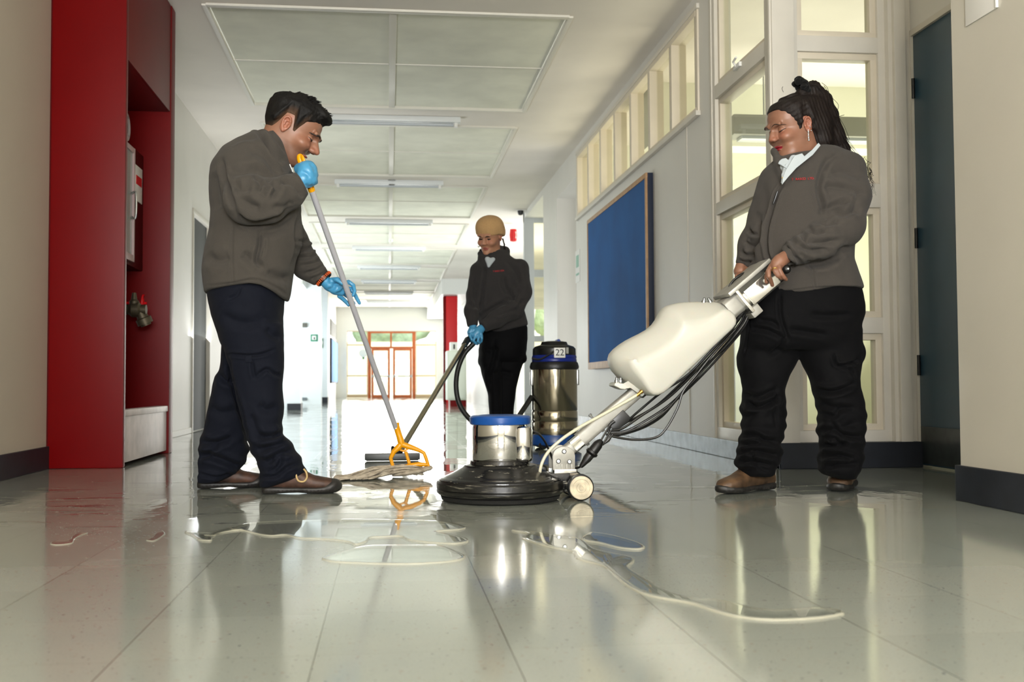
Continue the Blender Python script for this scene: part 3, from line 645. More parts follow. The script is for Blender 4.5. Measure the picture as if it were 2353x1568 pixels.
# ripple streaks and drops left by the mop and the machine
V, Fc = [], []
def addp(pm):
    o_ = len(V); V.extend(pm[0]); Fc.extend([tuple(i+o_ for i in f) for f in pm[1]])
R_ = random.Random(21)
for i in range(150):
    y = R_.choice((R_.uniform(3.3, 4.2), R_.uniform(3.6, 6.2), R_.uniform(3.3, 4.9))); x = R_.uniform(-1.55, 1.7)
    if y < 3.6 and x > .9: continue
    L_ = R_.uniform(.04, .22)*(1+.25*(y-3.5)); w_ = R_.uniform(.010, .04)*(1+.3*(y-3.5)); n_ = 14; ph = R_.random()*6; an = R_.uniform(-.25, .15)
    ol = []
    for k in range(n_):
        a = 2*PI*k/n_; r1 = 1+.28*math.sin(a*3+ph)+.18*math.sin(a*5+ph*2); px_, py_ = L_/2*math.cos(a)*r1, w_/2*math.sin(a)*r1
        ol.append((x+px_*math.cos(an)-py_*math.sin(an), y+px_*math.sin(an)+py_*math.cos(an)))
    addp(puddle_mesh(ol, ((0, 0), (.0008, .0008), (.002, .0014), (.0045, .0017), (.006, .0017)), 3, False))
o = obj('water_streaks', (V, Fc), M_water, angle=None); tag(o, 'thin rippled streaks of water around the mop and the machine', 'water'); o['kind'] = 'stuff'
V, Fc = [], []
for i in range(520):
    if i < 330: u, v = R_.gauss(260, 110), R_.gauss(1226, 20)
    elif i < 430: u, v = R_.uniform(500, 1100), R_.uniform(1180, 1262)
    else: u, v = R_.uniform(150, 420), R_.gauss(1165, 14)
    if v < 1120: continue
    p = onZ(u, v, 0); r = R_.uniform(.0012, .0042)*(1.5 if R_.random() < .12 else 1); n_ = 8
    addp(([(p[0]+r*1.3*math.cos(2*PI*k/n_), p[1]+r*math.sin(2*PI*k/n_), .0004) for k in range(n_)]+[(p[0]+r*.8*math.cos(2*PI*k/n_), p[1]+r*.6*math.sin(2*PI*k/n_), r*.35) for k in range(n_)],
          [(k, (k+1) % n_, n_+(k+1) % n_, n_+k) for k in range(n_)]+[tuple(range(n_, 2*n_))]))
o = obj('water_drops', (V, Fc), M_water, angle=None); tag(o, 'scattered small water drops and bubbles on the tiles at the left', 'water'); o['kind'] = 'stuff'
# ================= floor scrubbing machine =================
YM = 3.88
def m(u, v, y=YM): return onY(u, v, y)
PM = F_PX/ (YM*.9985)                     # px per metre there, about 634
M_chrome = mat('polished_chrome', (214, 214, 212), .045, 1, bump=.02, bscale=4)
M_bluep = mat('blue_plastic', (18, 74, 148), .28, spec=.5)
t_ = NT('black_wet_plastic'); t_.b.inputs['Base Color'].default_value = (.008, .008, .008, 1); t_.b.inputs['Roughness'].default_value = .16
sp = t_.ramp(t_.noise(60, 4, .6, t_.mapped((.4, .4, 2.5))), [(.62, 0.), (.7, 1.)])
t_.link(t_.mix(sp, (.008, .008, .008), lin((150, 146, 132))), t_.b.inputs['Base Color']); t_.bump(t_.noise(140, 3), .15, .002)
M_blackwet = t_.m
t_ = NT('scuffed_black_band'); sp = t_.ramp(t_.noise(22, 6, .7, t_.mapped((.5, .5, 5))), [(.55, 0.), (.72, 1.)])
t_.link(t_.mix(sp, (.009, .009, .008), lin((126, 122, 108))), t_.b.inputs['Base Color']); t_.b.inputs['Roughness'].default_value = .3; t_.bump(t_.noise(90, 4), .25, .002)
M_band = t_.m
M_rubber = mat('black_rubber', (12, 12, 12), .42)
M_alu = mat('cast_aluminium', (166, 164, 156), .5, .45, var=.12, vscale=25, bump=.12, bscale=120, bdist=.001)
M_alup = mat('polished_aluminium', (214, 212, 204), .13, .9, bump=.03, bscale=10)
M_tank = mat('milky_polyethylene', (198, 197, 187), .38, sss=.25, bump=.04, bscale=20)
M_hose = mat('clear_milky_hose', (212, 208, 184), .25, sss=.1)
M_cable = mat('black_cable', (10, 10, 11), .3, spec=.6)
M_wheelface = mat('worn_wheel_cream', (206, 194, 168), .45, var=.3, vscale=30)
cx, cyy = m(1149.7, 1100)[0], YM
sc = thing('floor_scrubber', 'floor scrubbing machine with chrome motor can, blue lid and tall white tank', 'floor machine', (cx, cyy, 0))
o3 = (cx, cyy, 0)
b = NB(); lathe(b, [(0, .002), (.2, .002), (.212, .006), (.216, .018), (.2, .024)], o3, n=64); obj('brush', b, mat('black_brush', (16, 16, 14), .8, bump=.5, bscale=200), sc)
b = NB(); lathe(b, [(.195, .022), (.222, .024), (.229, .03), (.231, .036), (.231, .040), (.228, .043), (.231, .046), (.231, .066), (.226, .072), (.215, .073)], o3, n=96); obj('bumper', b, M_band, sc)
b = NB(); lathe(b, [(.222, .066), (.221, .076), (.214, .082), (.206, .083), (.198, .088), (.18, .096), (.162, .105), (.148, .113), (.138, .119), (.132, .124), (.130, .127), (.118, .129), (.110, .131), (.108, .142), (.10, .142), (0, .143)], o3, n=96); obj('deck', b, M_blackwet, sc)
b = NB(); lathe(b, [(.097, .128), (.1005, .133), (.1005, .262), (.0985, .2735), (.0985, .28), (0, .28)], o3, n=96); mo = obj('motor_can', b, M_chrome, sc)
b = NB(); lathe(b, [(.1035, .272), (.109, .274), (.1105, .280), (.1105, .298), (.106, .303), (.100, .3045), (.098, .303), (.07, .3075), (.0, .309)], o3, n=96); obj('lid', b, M_bluep, sc)
b = NB(); kx, ky = cx+.074, cyy-.062
lathe(b, [(0, .142), (.03, .142), (.0355, .148), (.0365, .155), (.0365, .253), (.034, .262), (.028, .266), (0, .267)], (kx, ky, 0), n=40); obj('capacitor_cover', b, M_chrome, mo)
b = NB(); tube(b, [(kx-.03, ky-.005, .263), (kx-.052, ky-.018, .262)], .005, 8); obj('clip', b, M_metal, mo)
# rear frame, bracket
f0, f1 = m(1205, 1085), m(1304, 1119)
b = boxes((f0[0], f1[0], cyy-.07, cyy+.07, f1[2]-.005, f0[2]), bev=.008); obj('rear_frame', b, M_blackwet, sc)
bx = [m(u, 1050)[0] for u in (1264.5, 1315)]; zt = m(1290, 1024)[2]; zb = m(1290, 1078)[2]; zp = m(1290, 1085)[2]
for s_, nm in ((-1, 'bracket_plate'), (1, 'bracket_plate')):
    yq = cyy+s_*.045
    cxb = (bx[0]+bx[1])/2; R_ = (bx[1]-bx[0])/2; pts = [(bx[0], yq, zb), (bx[1], yq, zb)]+[(cxb+R_*math.cos(a), yq, zt-R_*.85+R_*.85*math.sin(a)) for a in np.linspace(0, PI, 12)]
    b = NB(); prism(b, pts, (0, .014*(-1), 0), bev=.0025); pl = obj(nm, b, M_alu, sc)
    if s_ < 0:
        for (u, v) in ((1290, 1035.5), (1277, 1057.5), (1302, 1058.5)):
            p = m(u, v); b = NB(); lathe(b, [(.0085, 0), (.0085, .004), (.006, .006), (.0055, .002), (.003, .002), (.0, .002)], (p[0], yq-.014, p[2]), (0, -1, 0), 16); obj('bolt', b, M_metal, pl)
        for i in range(4):
            xx = bx[0]+.012+i*.018; obj('rib', boxes((xx, xx+.005, yq-.019, yq-.013, zb, zb+.022), bev=.0015), M_alu, pl)
b = boxes((bx[0]+.004, bx[1]+.004, cyy-.068, cyy+.068, zp, zb+.004), bev=.003); obj('base_plate', b, M_alup, sc)
# wheels
for yy_, nm in ((3.785, 'wheel'), (3.975, 'wheel')):
    wc = onY(1334.5, 1113.5, 3.785); wz = .047; wx = wc[0]
    b = NB(); lathe(b, [(0, .012), (.038, .012), (.046, .008), (.0478, 0), (.0478, -.018), (.043, -.026), (0, -.026)], (wx, yy_, wz+.001), (0, -1, 0), 40); w_ = obj('wheel', b, M_rubber, sc)
    b = NB(); lathe(b, [(.042, .0125), (.040, .0145), (.031, .0145), (.029, .0128), (.018, .0128), (.016, .0145), (.009, .0145), (.0085, .018), (.006, .018), (.0055, .0145), (0, .0145)], (wx, yy_, wz+.001), (0, -1, 0), 40); obj('hub', b, M_wheelface, w_)
b = NB(); tube(b, [(wx, 3.79, wz+.001), (wx, 3.97, wz+.001)], .008, 10); obj('axle', b, M_metal, sc)
obj('axle_block', boxes((wx-.055, wx+.012, cyy-.06, cyy+.06, .03, .082), bev=.006), M_blackwet, sc)
b = NB(); lathe(b, [(0, .018), (.012, .016), (.018, .006), (.018, -.02), (0, -.02)], m(1246, 1080, 3.9), (0, -1, 0), 18); obj('adjusting_knob', b, M_rubber, sc)
# lever lug from bracket, chrome clamp, tube
A0, A1 = m(1292, 1046), m(1466, 898)
ax = (A1-A0)/np.linalg.norm(A1-A0); nx = np.array([-ax[2], 0, ax[0]])
def bar(p0, p1, w0, w1, d0, d1, bev=.006, sq=4):
    """flat rounded bar, widths in-plane w, depths d along Y"""
    b = NB(); rings = []; n_ = 20
    for p, w, d in ((p0, w0, d0), (p1, w1, d1)):
        ring = []
        for k in range(n_):
            a = 2*PI*k/n_+PI/n_; c_, s_ = math.cos(a), math.sin(a)
            q = p+nx*(w/2*math.copysign(abs(c_)**(2/sq), c_))+np.array((0, d/2*math.copysign(abs(s_)**(2/sq), s_), 0)); ring.append(b.verts.new(q))
        rings.append(ring)
    for k in range(n_): b.faces.new((rings[0][k], rings[0][(k+1) % n_], rings[1][(k+1) % n_], rings[1][k]))
    b.faces.new(rings[0][::-1]); b.faces.new(rings[1]); return b
def al(t): return A0+(A1-A0)*t
obj('lever_lug', bar(al(-.02), al(.22), .05, .044, .05, .05), M_alu, sc)
obj('clamp', bar(al(.13), al(.235), .050, .050, .058, .058, sq=8), M_chrome, sc)
hb = obj('handle_tube', bar(al(.225), al(1.02), .056, .05, .05, .05, sq=5), M_alu, sc)
for (u, v) in ((1359, 958), (1383, 986), (1324, 990), (1348, 1018)):
    p = m(u, v); b = NB(); lathe(b, [(.004, -.01), (.004, .004), (.0065, .004), (.0065, .011), (0, .012)], p, nx if v in (958, 990) else -nx, 10); obj('bolt', b, M_metal, hb)
# tank
tk = [(1000, 352), (1060, 347), (1290, 345), (1312, 360), (1378, 488), (1376, 512), (870, 988), (835, 1001), (790, 1003), (765, 985), (660, 905), (590, 870), (562, 830), (531, 768), (530, 740), (537, 703), (560, 680), (620, 632), (700, 588), (800, 545), (850, 508), (880, 460), (890, 410), (900, 385), (940, 364)]
P = [np.array((x/3.016+1220, y/3.016+580)) for x, y in tk]
Pd = []
for i in range(len(P)):                    # keep corners soft
    a_, b_ = P[i], P[(i+1) % len(P)]; L_ = np.linalg.norm(b_-a_)
    for k in range(max(1, int(L_/14))): Pd.append(a_+(b_-a_)*k/max(1, int(L_/14)))
Pd = np.array(Pd)
for _ in range(2): Pd = (np.roll(Pd, 1, 0)+2*Pd+np.roll(Pd, -1, 0))/4
def inset(P, d):
    t = np.roll(P, -1, 0)-np.roll(P, 1, 0); t /= np.linalg.norm(t, axis=1)[:, None]; n = np.stack([-t[:, 1], t[:, 0]], 1)
    for _ in range(6): n = (np.roll(n, 1, 0)+2*n+np.roll(n, -1, 0))/4
    c = P.mean(0); s = np.sign(((c-P)*n).sum()); return P+n*s*d[:, None]
nrm_dir = np.array([(-1, -.6)]); 
t0 = np.roll(Pd, -1, 0)-np.roll(Pd, 1, 0); n0 = np.stack([t0[:, 1], -t0[:, 0]], 1); n0 /= np.linalg.norm(n0, axis=1)[:, None]
if ((Pd-Pd.mean(0))*n0).sum() < 0: n0 = -n0
for _ in range(8): n0 = (np.roll(n0, 1, 0)+2*n0+np.roll(n0, -1, 0))/4
wgt = np.clip((n0@np.array((-.77, -.64)))*.9+.35, .0, 1.0)      # broad chamfer on the upper left side
verts = []; faces = []; NR = len(Pd)
prof = [(-.112, 1.0, 9), (-.116, 1.0, 4), (-.118, .93, 14), (-.108, .86, 6.5), (-.075, .30, 1.2), (-.045, .04, 0), (.045, .04, 0), (.075, .30, 1.2), (.108, .86, 6.5), (.118, .93, 14)]
prof = [(-.117, 1.08, 12), (-.114, .98, 6), (-.106, .90, 2.5), (-.070, .42, .8), (-.045, .10, .2), (-.02, 0, 0), (.02, 0, 0), (.045, .10, .2), (.070, .42, .8), (.106, .90, 2.5), (.114, .98, 6), (.117, 1.08, 12)]
for (y, k, base) in prof:
    Q = inset(Pd, wgt*44*min(k, 1.3)+base)
    for (u, v) in Q: verts.append(onY(u, v, YM)+np.array((0, y, 0)))
for r in range(len(prof)-1):
    for k in range(NR): faces.append((r*NR+k, r*NR+(k+1) % NR, (r+1)*NR+(k+1) % NR, (r+1)*NR+k))
faces.append(tuple(range(NR))[::-1]); faces.append(tuple((len(prof)-1)*NR+k for k in range(NR)))
bmt = NB(); me_ = bpy.data.meshes.new('t'); me_.from_pydata([tuple(v) for v in verts], [], faces); bmt.from_mesh(me_); bpy.data.meshes.remove(me_)
tank = obj('tank', bmt, M_tank, sc, angle=60)
# tank lug at the foot, collar at the top
prL = [(640, 920), (700, 870), (735, 905), (790, 985), (770, 1003), (720, 960), (690, 930), (655, 955), (620, 945), (575, 925), (585, 905), (610, 900)]
b = NB(); prism(b, [m(x/3.016+1220, y/3.016+580, YM-.05) for x, y in prL], (0, .1, 0), bev=.004); obj('tank_lug', b, M_tank, sc)
obj('clamp_plate', bar(al(.985), al(1.045), .062, .062, .056, .056, sq=8), M_rubber, sc)
for L in (((594, 880), (593, 905)), ((622, 880), (621, 905)), ((1199, 335), (1196, 352)), ((1234, 328), (1246, 350))):
    p0, p1 = [m(x/3.016+1220, y/3.016+580, YM-.03) for x, y in L]; d_ = p0-p1; b = NB()
    lathe(b, [(.0075, -.004), (.0085, -.003), (.0085, .006), (.005, .007), (.0055, .014), (.003, .018), (0, .019)], p1+d_*.3, d_, 12); obj('wing_bolt', b, M_metal, sc)
# drain stub
b = NB(); q = m(1466, 907, YM-.06); lathe(b, [(0, -.008), (.006, -.008), (.006, .012), (.008, .012), (.008, .02), (0, .02)], q, (1, 0, .8), 12); obj('hose_barb', b, mat('brass', (190, 150, 80), .3, .9), sc)
# motor box at the handle
B0, B1 = m(1672, 701), m(1760, 626); e1 = (B1-B0)/np.linalg.norm(B1-B0); e2 = np.array((-e1[2], 0, e1[0])); e3 = np.array((0, 1, 0))
def loc(a, c, d=0): return B0+e1*a+e2*c+e3*d
def boxl(a0, a1, c0, c1, d0, d1, bev=.004, ch=0):
    b = NB(); 
    sec = [(c0, d0+ch), (c0+ch, d0), (c1-ch, d0), (c1, d0+ch), (c1, d1-ch), (c1-ch, d1), (c0+ch, d1), (c0, d1-ch)] if ch else [(c0, d0), (c1, d0), (c1, d1), (c0, d1)]
    prism(b, [loc(a0, c, d) for c, d in sec], e1*(a1-a0), bev=bev); return b
Lb = np.linalg.norm(B1-B0)
box_ = obj('handle_head', boxl(.035, Lb+.005, -.062, .032, -.085, .085, .006, .028), M_alup, sc)
obj('cover_plate', boxl(.0, Lb+.012, .030, .046, -.095, .095, .004), M_alu, box_)
obj('flange', boxl(.028, .042, -.070, .034, -.088, .088, .004), M_alup, box_)
obj('neck', boxl(-.028, .03, -.05, .028, -.06, .06, .005, .012), M_alu, box_)
obj('lower_lug', boxl(.03, .075, -.095, -.055, -.06, .06, .006), M_alu, box_)
obj('side_cover', boxl(.05, Lb-.01, -.05, .012, -.0905, -.083, .003), M_alup, box_)
p = m(1676, 717, YM-.06); b = NB(); lathe(b, [(.0, .0), (.012, 0), (.014, -.004), (.014, -.014), (.017, -.016), (.017, -.03), (.012, -.032), (0, -.02)][::-1], p+np.array((0, 0, 0)), -e1*-.8+np.array((0, -.45, 0)), 8); obj('cable_gland', b, M_chrome, box_)
p = m(1757, 629, YM-.07); b = NB(); lathe(b, [(0, .012), (.010, .012), (.0115, .009), (.0115, -.02), (0, -.02)], p, e1*.5+np.array((0, -1, 0)), 20); obj('push_button', b, M_chrome, box_)
# cross grip
G0 = m(1788, 623, YM); gy0, gy1 = YM-.175, YM+.15
g0 = onY(1807, 619, gy0); G = np.array((g0[0], 0, g0[2]))
b = NB(); tube(b, [G+np.array((-.004, gy0+.01, 0)), G+np.array((-.01, gy0+.09, -.0)), G+np.array((-.03, gy0+.15, -.006)), G+np.array((-.05, YM+.02, -.01)), G+np.array((-.012, gy1, -.0))], [.0125, .013, .0135, .0135, .0125], 16); gr = obj('grip_bar', b, M_rubber, sc)
for yy_ in (gy0, gy1):
    b = NB(); bmesh.ops.create_uvsphere(b, u_segments=20, v_segments=14, radius=.0165); bmesh.ops.translate(b, verts=b.verts, vec=Vector((G[0], yy_, G[2]))); obj('grip_ball', b, M_rubber, gr)
b = NB(); lathe(b, [(0, .0015), (.0035, .0015), (.004, 0), (0, 0)], (G[0], gy0-.016, G[2]), (0, -1, 0), 14); obj('end_screw', b, M_metal, gr)
for q0_, q1_ in ((loc(Lb, -.03, -.03), G+np.array((-.03, gy0+.13, -.01))), (loc(Lb, -.03, .03), G+np.array((-.045, YM+.04, -.01)))):
    b = NB(); tube(b, [q0_, q1_], .013, 12); obj('grip_stem', b, M_rubber, sc)
b = NB(); tube(b, [loc(Lb-.01, -.03, -.05), loc(Lb+.05, -.06, -.06), m(1782, 655, YM-.07)], [.008, .006, .005], 10, ry=[.004, .003, .003]); obj('switch_lever', b, M_black, sc)
b = NB(); tube(b, [m(1735, 668, YM-.04), m(1758, 652, YM-.04), m(1770, 640, YM-.03)], [.004, .009, .005], 10); obj('release_lever', b, M_alu, sc)
# cable gland with ribs and cables
b = NB(); p0, p1 = m(1708, 716, YM-.03), m(1684, 748, YM-.03); tube(b, [p0+(p1-p0)*t_ for t_ in np.linspace(0, 1, 22)], [.0095-(.004*t_)+(.0012 if i % 2 else 0) for i, t_ in enumerate(np.linspace(0, 1, 22))], 12); obj('strain_relief', b, M_rubber, sc)
def cab(pts, r=.0042, off=0, n=6): return [m(u, v, YM+y+off) for (u, v, y) in cat([tuple(p) for p in pts], n)]
strands = [
 [(1706, 722, -.02), (1690, 745, -.02), (1640, 800, .01), (1580, 862, .02), (1520, 902, .02), (1468, 945, .01), (1436, 972, -.01), (1410, 985, -.02)],
 [(1712, 722, .0), (1694, 752, .0), (1650, 800, -.01), (1595, 858, -.02), (1535, 915, -.03), (1475, 955, -.03), (1430, 985, -.03), (1404, 990, -.03)],
 [(1716, 722, .02), (1700, 752, .03), (1655, 806, .02), (1600, 868, .0), (1545, 925, -.02), (1492, 962, -.03), (1440, 990, -.03), (1404, 994, -.03)],
 [(1720, 724, .0), (1706, 750, .0), (1664, 800, .0), (1612, 850, -.01), (1566, 904, -.02), (1530, 944, -.03), (1480, 978, -.03), (1430, 996, -.03), (1404, 998, -.03)],
 [(1702, 726, .03), (1680, 760, .03), (1630, 812, .03), (1572, 874, .03), (1512, 930, .03), (1466, 958, .02), (1430, 975, .01), (1406, 990, .0)],
 [(1724, 724, .03), (1708, 756, .03), (1660, 812, .02), (1610, 866, .02), (1556, 918, .0), (1520, 958, -.01), (1476, 984, -.02), (1424, 1000, -.03), (1400, 1000, -.03)],
 [(1668, 694, .04), (1676, 668, .05), (1690, 640, .05), (1712, 628, .05), (1720, 640, .06)],
 [(1664, 696, .03), (1674, 664, .03), (1686, 644, .03), (1706, 632, .03), (1730, 630, .05)],
 [(1672, 690, .05), (1684, 660, .07), (1700, 640, .07), (1724, 634, .08)],
]
b = NB()
for s_ in strands: tube(b, cab(s_), .0046, 8)
obj('cable_bundle', b, M_cable, sc)
b = NB(); tube(b, cab([(1690, 758, -.03), (1640, 812, -.04), (1600, 862, -.04), (1570, 900, -.04), (1556, 940, -.04), (1530, 986, -.04), (1506, 1006, -.04), (1460, 1011, -.04), (1415, 1005, -.04), (1392, 998, -.04)]), .0044, 8); obj('loose_cable', b, M_cable, sc)
# black hook under the tube and plug
b = NB(); prism(b, [m(u, v, YM-.03) for u, v in ((1432, 942), (1450, 960), (1444, 972), (1420, 988), (1404, 985), (1402, 970))], (0, .06, 0), bev=.004); hk = obj('cable_hook', b, M_black, sc)
b = NB(); tube(b, [m(u, v, YM-.04) for u, v in ((1412, 968), (1402, 976), (1398, 990), (1402, 1000), (1396, 1010))], .006, 10); obj('hook_ring', b, M_black, sc)
b = NB(); tube(b, [m(u, v, YM-.04) for u, v in ((1408, 998), (1397, 1012), (1386, 1022))], [.003, .0075, .003], 10); tube(b, [m(u, v, YM-.045) for u, v in ((1404, 990), (1392, 1010), (1384, 1024))], .0035, 8); tube(b, [m(u, v, YM-.05) for u, v in ((1401, 978), (1388, 1000), (1378, 1018))], .0035, 8); obj('cable_tail', b, M_cable, sc)
p0, p1 = m(1382, 1012, YM-.05), m(1334, 1074, YM-.05); d_ = p1-p0; L_ = np.linalg.norm(d_)
b = NB(); lathe(b, [(0, 0), (.008, .0), (.013, .008), (.018, .02), (.019, .05), (.023, .052), (.024, .06), (.02, .064), (.0165, .068), (.016, .085), (.012, .1), (.009, L_-.008), (.006, L_), (0, L_)], p0, d_, 20); obj('plug', b, M_rubber, sc)
b = NB(); tube(b, cab([(1336, 1072, -.05), (1326, 1076, -.03), (1312, 1076, .0), (1300, 1078, .03)]), .004, 8); tube(b, cab([(1220, 990, -.03), (1236, 996, -.03), (1250, 1012, -.02), (1262, 1036, .0), (1270, 1056, .03)]), .004, 8); obj('motor_cable', b, M_cable, sc)
# solution hose
b = NB(); tube(b, [onY(u, v, y) for u, v, y in cat([(1240, 1110, 3.80), (1241, 1082, 3.79), (1249, 1056, 3.79), (1266, 1032, 3.79), (1296, 1006, 3.79), (1336, 980, 3.80), (1380, 956, 3.81), (1430, 928, 3.82), (1466, 907, 3.82)], 8)], .0058, 12); obj('solution_hose', b, M_hose, sc)
b = NB(); q = onY(1240, 1108, 3.80); lathe(b, [(.0075, -.012), (.0075, .004), (.0062, .006)], q, n=14); obj('hose_socket', b, mat('pale_blue_socket', (120, 150, 170), .3), sc)

# ================= wet vacuum =================
YV = 6.86
def vv(u, v, y=YV): return onY(u, v, y)
vx = vv(1274, 900)[0]
PMv = F_PX/YV
def vz(v): return vv(1274, v)[2]
vc = thing('wet_vacuum', 'wet and dry vacuum with steel drum, black head and blue wheeled base', 'vacuum cleaner', (vx, YV, 0))
M_drum = mat('satin_steel_drum', (176, 168, 148), .16, 1, bump=.02, bscale=6)
r = 53/PMv
b = NB(); z0, z1 = vz(1002), vz(850); za, zb_ = vz(968), vz(944)
lathe(b, [(0, z0), (r*.97, z0), (r, z0+.008), (r, za-.006), (r*.975, za), (r, za+.006), (r, zb_-.006), (r*.975, zb_), (r, zb_+.006), (r, z1), (r*.96, z1+.004), (0, z1+.004)], (vx, YV, 0), n=48); dr = obj('drum', b, M_drum, vc)
for s_ in (-1, 1):
    b = boxes((vx+s_*(r+.002)-.008, vx+s_*(r+.002)+.008, YV-.03, YV+.03, z1-.10, z1+.0), bev=.004); obj('latch', b, M_metal, vc)
b = NB(); lathe(b, [(r*.96, z1), (r*1.06, z1+.004), (r*1.08, z1+.02), (r*1.04, z1+.042), (r*1.0, z1+.05), (0, z1+.05)], (vx, YV, 0), n=40); obj('rim', b, M_rubber, vc)
zz = z1+.048
b = NB(); lathe(b, [(r*.92, zz-.01), (r*.97, zz), (r*.985, zz+.012), (r*.96, zz+.022), (r*.985, zz+.032), (r*.95, zz+.045), (0, zz+.045)], (vx, YV, 0), n=40); obj('blue_band', b, mat('deep_blue_plastic', (16, 40, 132), .35), vc)
zz += .04; zt_ = vz(797)
b = NB(); lathe(b, [(r*.93, zz), (r*.95, zz+.01), (r*.94, zt_-.015), (r*.85, zt_), (r*.6, zt_+.012), (r*.55, zt_+.03), (r*.3, zt_+.036), (0, zt_+.037)], (vx, YV, 0), n=40); hd = obj('head', b, M_black, vc)
b = NB(); prism(b, [vv(u, v, YV-.05) for u, v in ((1268, 800), (1271, 791), (1278, 789), (1281, 780), (1286, 779), (1290, 789), (1298, 792), (1300, 800))], (0, .1, 0), bev=.006); obj('carry_handle', b, mat('blue_handle', (20, 62, 160), .35), vc)
b = NB(); tube(b, [vv(u, v, YV-r*.98) for u, v in cat([(1222, 824), (1240, 826), (1262, 815), (1284, 800)], 5)], .006, 8); obj('hose_strap', b, M_rubber, vc)
lc = vv(1286, 811, YV-r-.004)
lb = obj('label_plate', boxes((lc[0]-.036, lc[0]+.036, lc[1]-.004, lc[1]+.004, lc[2]-.032, lc[2]+.032), bev=.002), M_white, vc, label='white label with the number 22')
M_ink = mat('dark_print', (30, 32, 34), .6)
text('number', '22', .058, (lc[0], lc[1]-.0045, lc[2]), (1, 0, 0), (0, 0, 1), M_ink, lb)
obj('label_tab', boxes((lc[0]+.042, lc[0]+.058, lc[1]-.0, lc[1]+.006, lc[2]-.006, lc[2]+.034), bev=.001), mat('grey_label', (150, 150, 144), .5), vc)
# base
zb0 = vz(1024); 
b = NB(); lathe(b, [(0, zb0+.01), (r*1.02, zb0), (r*1.16, zb0+.012), (r*1.18, zb0+.035), (r*1.1, z0+.01), (r*.98, z0+.012)], (vx, YV, 0), n=40); bs = obj('base', b, M_bluep, vc)
for k, a in enumerate((PI*1.28, PI*1.72, PI*.3, PI*.7)):
    x, y = vx+r*1.0*math.cos(a), YV+r*1.0*math.sin(a)
    b = NB(); lathe(b, [(0, .014), (.024, .014), (.029, .008), (.029, -.008), (.024, -.014), (0, -.014)], (x, y, .0295), (.3, -1, 0), 20); obj('caster', b, M_rubber, bs)
    b = boxes((x-.012, x+.012, y-.02, y+.02, .032, zb0+.02), bev=.003); obj('caster_fork', b, M_black, bs)
# hose from the wand grip behind the machine to the drum
Yg = 6.98
b = NB(); pts = [(1088, 790, 6.98), (1066, 815, 6.98), (1052, 850, 6.97), (1048, 890, 6.95), (1056, 930, 6.93), (1078, 962, 6.9), (1110, 990, 6.85), (1150, 1000, 6.8), (1180, 975, 6.75), (1200, 945, 6.78), (1222, 912, 6.84)]
tube(b, [onY(u, v, y) for u, v, y in cat(pts, 8)], .0165, 14)
tag(obj('suction_hose', b, mat('black_hose', (22, 24, 22), .45, bump=.5, bscale=160, bdist=.002)), 'thick black suction hose curving from the wand to the steel vacuum', 'hose')
# wand with squeegee head
w = thing('squeegee_wand', 'steel suction wand with a wide dark squeegee foot held by the woman in the beanie', 'wand', tuple(onY(903, 1062, 5.93)))
p0 = onY(918, 1040, 5.95); p1 = onY(1072, 785, 6.95)
b = NB(); tube(b, [p0, p1], .0165, 16); obj('tube', b, mat('steel_tube', (176, 170, 152), .18, 1), w)
b = NB(); d_ = (p1-p0)/np.linalg.norm(p1-p0); tube(b, [p1-d_*.05, p1+d_*.02, onY(1084, 776, 6.99), onY(1100, 782, 7.0)], [.021, .022, .02, .018], 12); obj('grip', b, M_black, w)
sl, sr = onY(838, 1045, 5.93), onY(965, 1044, 5.93)
b = boxes((sl[0], sr[0], 5.90, 5.96, sl[2]-.03, sl[2]+.005), (sl[0]+.005, sr[0]-.005, 5.915, 5.945, .022, sl[2]-.01), bev=.004); obj('squeegee_body', b, mat('dark_grey_green_plastic', (44, 48, 44), .35), w)
b = boxes((sl[0]+.008, sr[0]-.008, 5.922, 5.934, .001, .04)); obj('rubber_blade', b, mat('grey_rubber', (84, 88, 76), .5), w)
b = NB(); q = onY(910, 1046, 5.93); tube(b, [q, onY(906, 1036, 5.94), p0], [.04, .03, .019], 14, ry=[.025, .022, .019]); obj('neck', b, M_black, w)

# ================= yellow string mop =================
YQ = 4.9
mp = thing('string_mop', 'string mop with yellow frame and grey-white pole, head on the wet floor', 'mop', tuple(onY(935, 1096, YQ)))
M_yel = mat('yellow_plastic', (240, 164, 0), .35, bump=.05, bscale=60)
M_pole = mat('grey_white_pole', (176, 176, 182), .38)
YT = 4.22
pt = onY(716, 437, YT+.02); pb = onY(910, 985, YQ)
b = NB(); tube(b, [pt, pb], .0118, 20); obj('pole', b, M_pole, mp)
b = NB(); dd_ = (pt-pb)/np.linalg.norm(pt-pb); top = onY(690, 362, YT); tube(b, [pt-dd_*.004, pt+dd_*.01], [.0135, .0135], 18); tube(b, [pt, pt+(top-pt)*.7], .0115, 14); g = obj('grip', b, M_yel, mp)
c = pt+(top-pt)*.86; Vv = (top-pt)/np.linalg.norm(top-pt); Hh = np.array((1, 0, 0))-Vv*Vv[0]; Hh /= np.linalg.norm(Hh); Dp = np.cross(Vv, Hh); H2 = Hh*.55+Dp*.83
b = NB(); tube(b, [c+Vv*(.024*math.sin(a)+.004)+H2*(.0125*math.cos(a)) for a in np.linspace(0, 2*PI, 33)], .0055, 10, caps=False, ry=.0095, ax=tuple(H2)); obj('hanging_loop', b, M_yel, mp)
def q8(x, y, dy=0): return onY(x/6.533+740, y/6.533+900, YQ+dy)
b = NB(); s0, s1 = q8(1103, 480), q8(1215, 850)
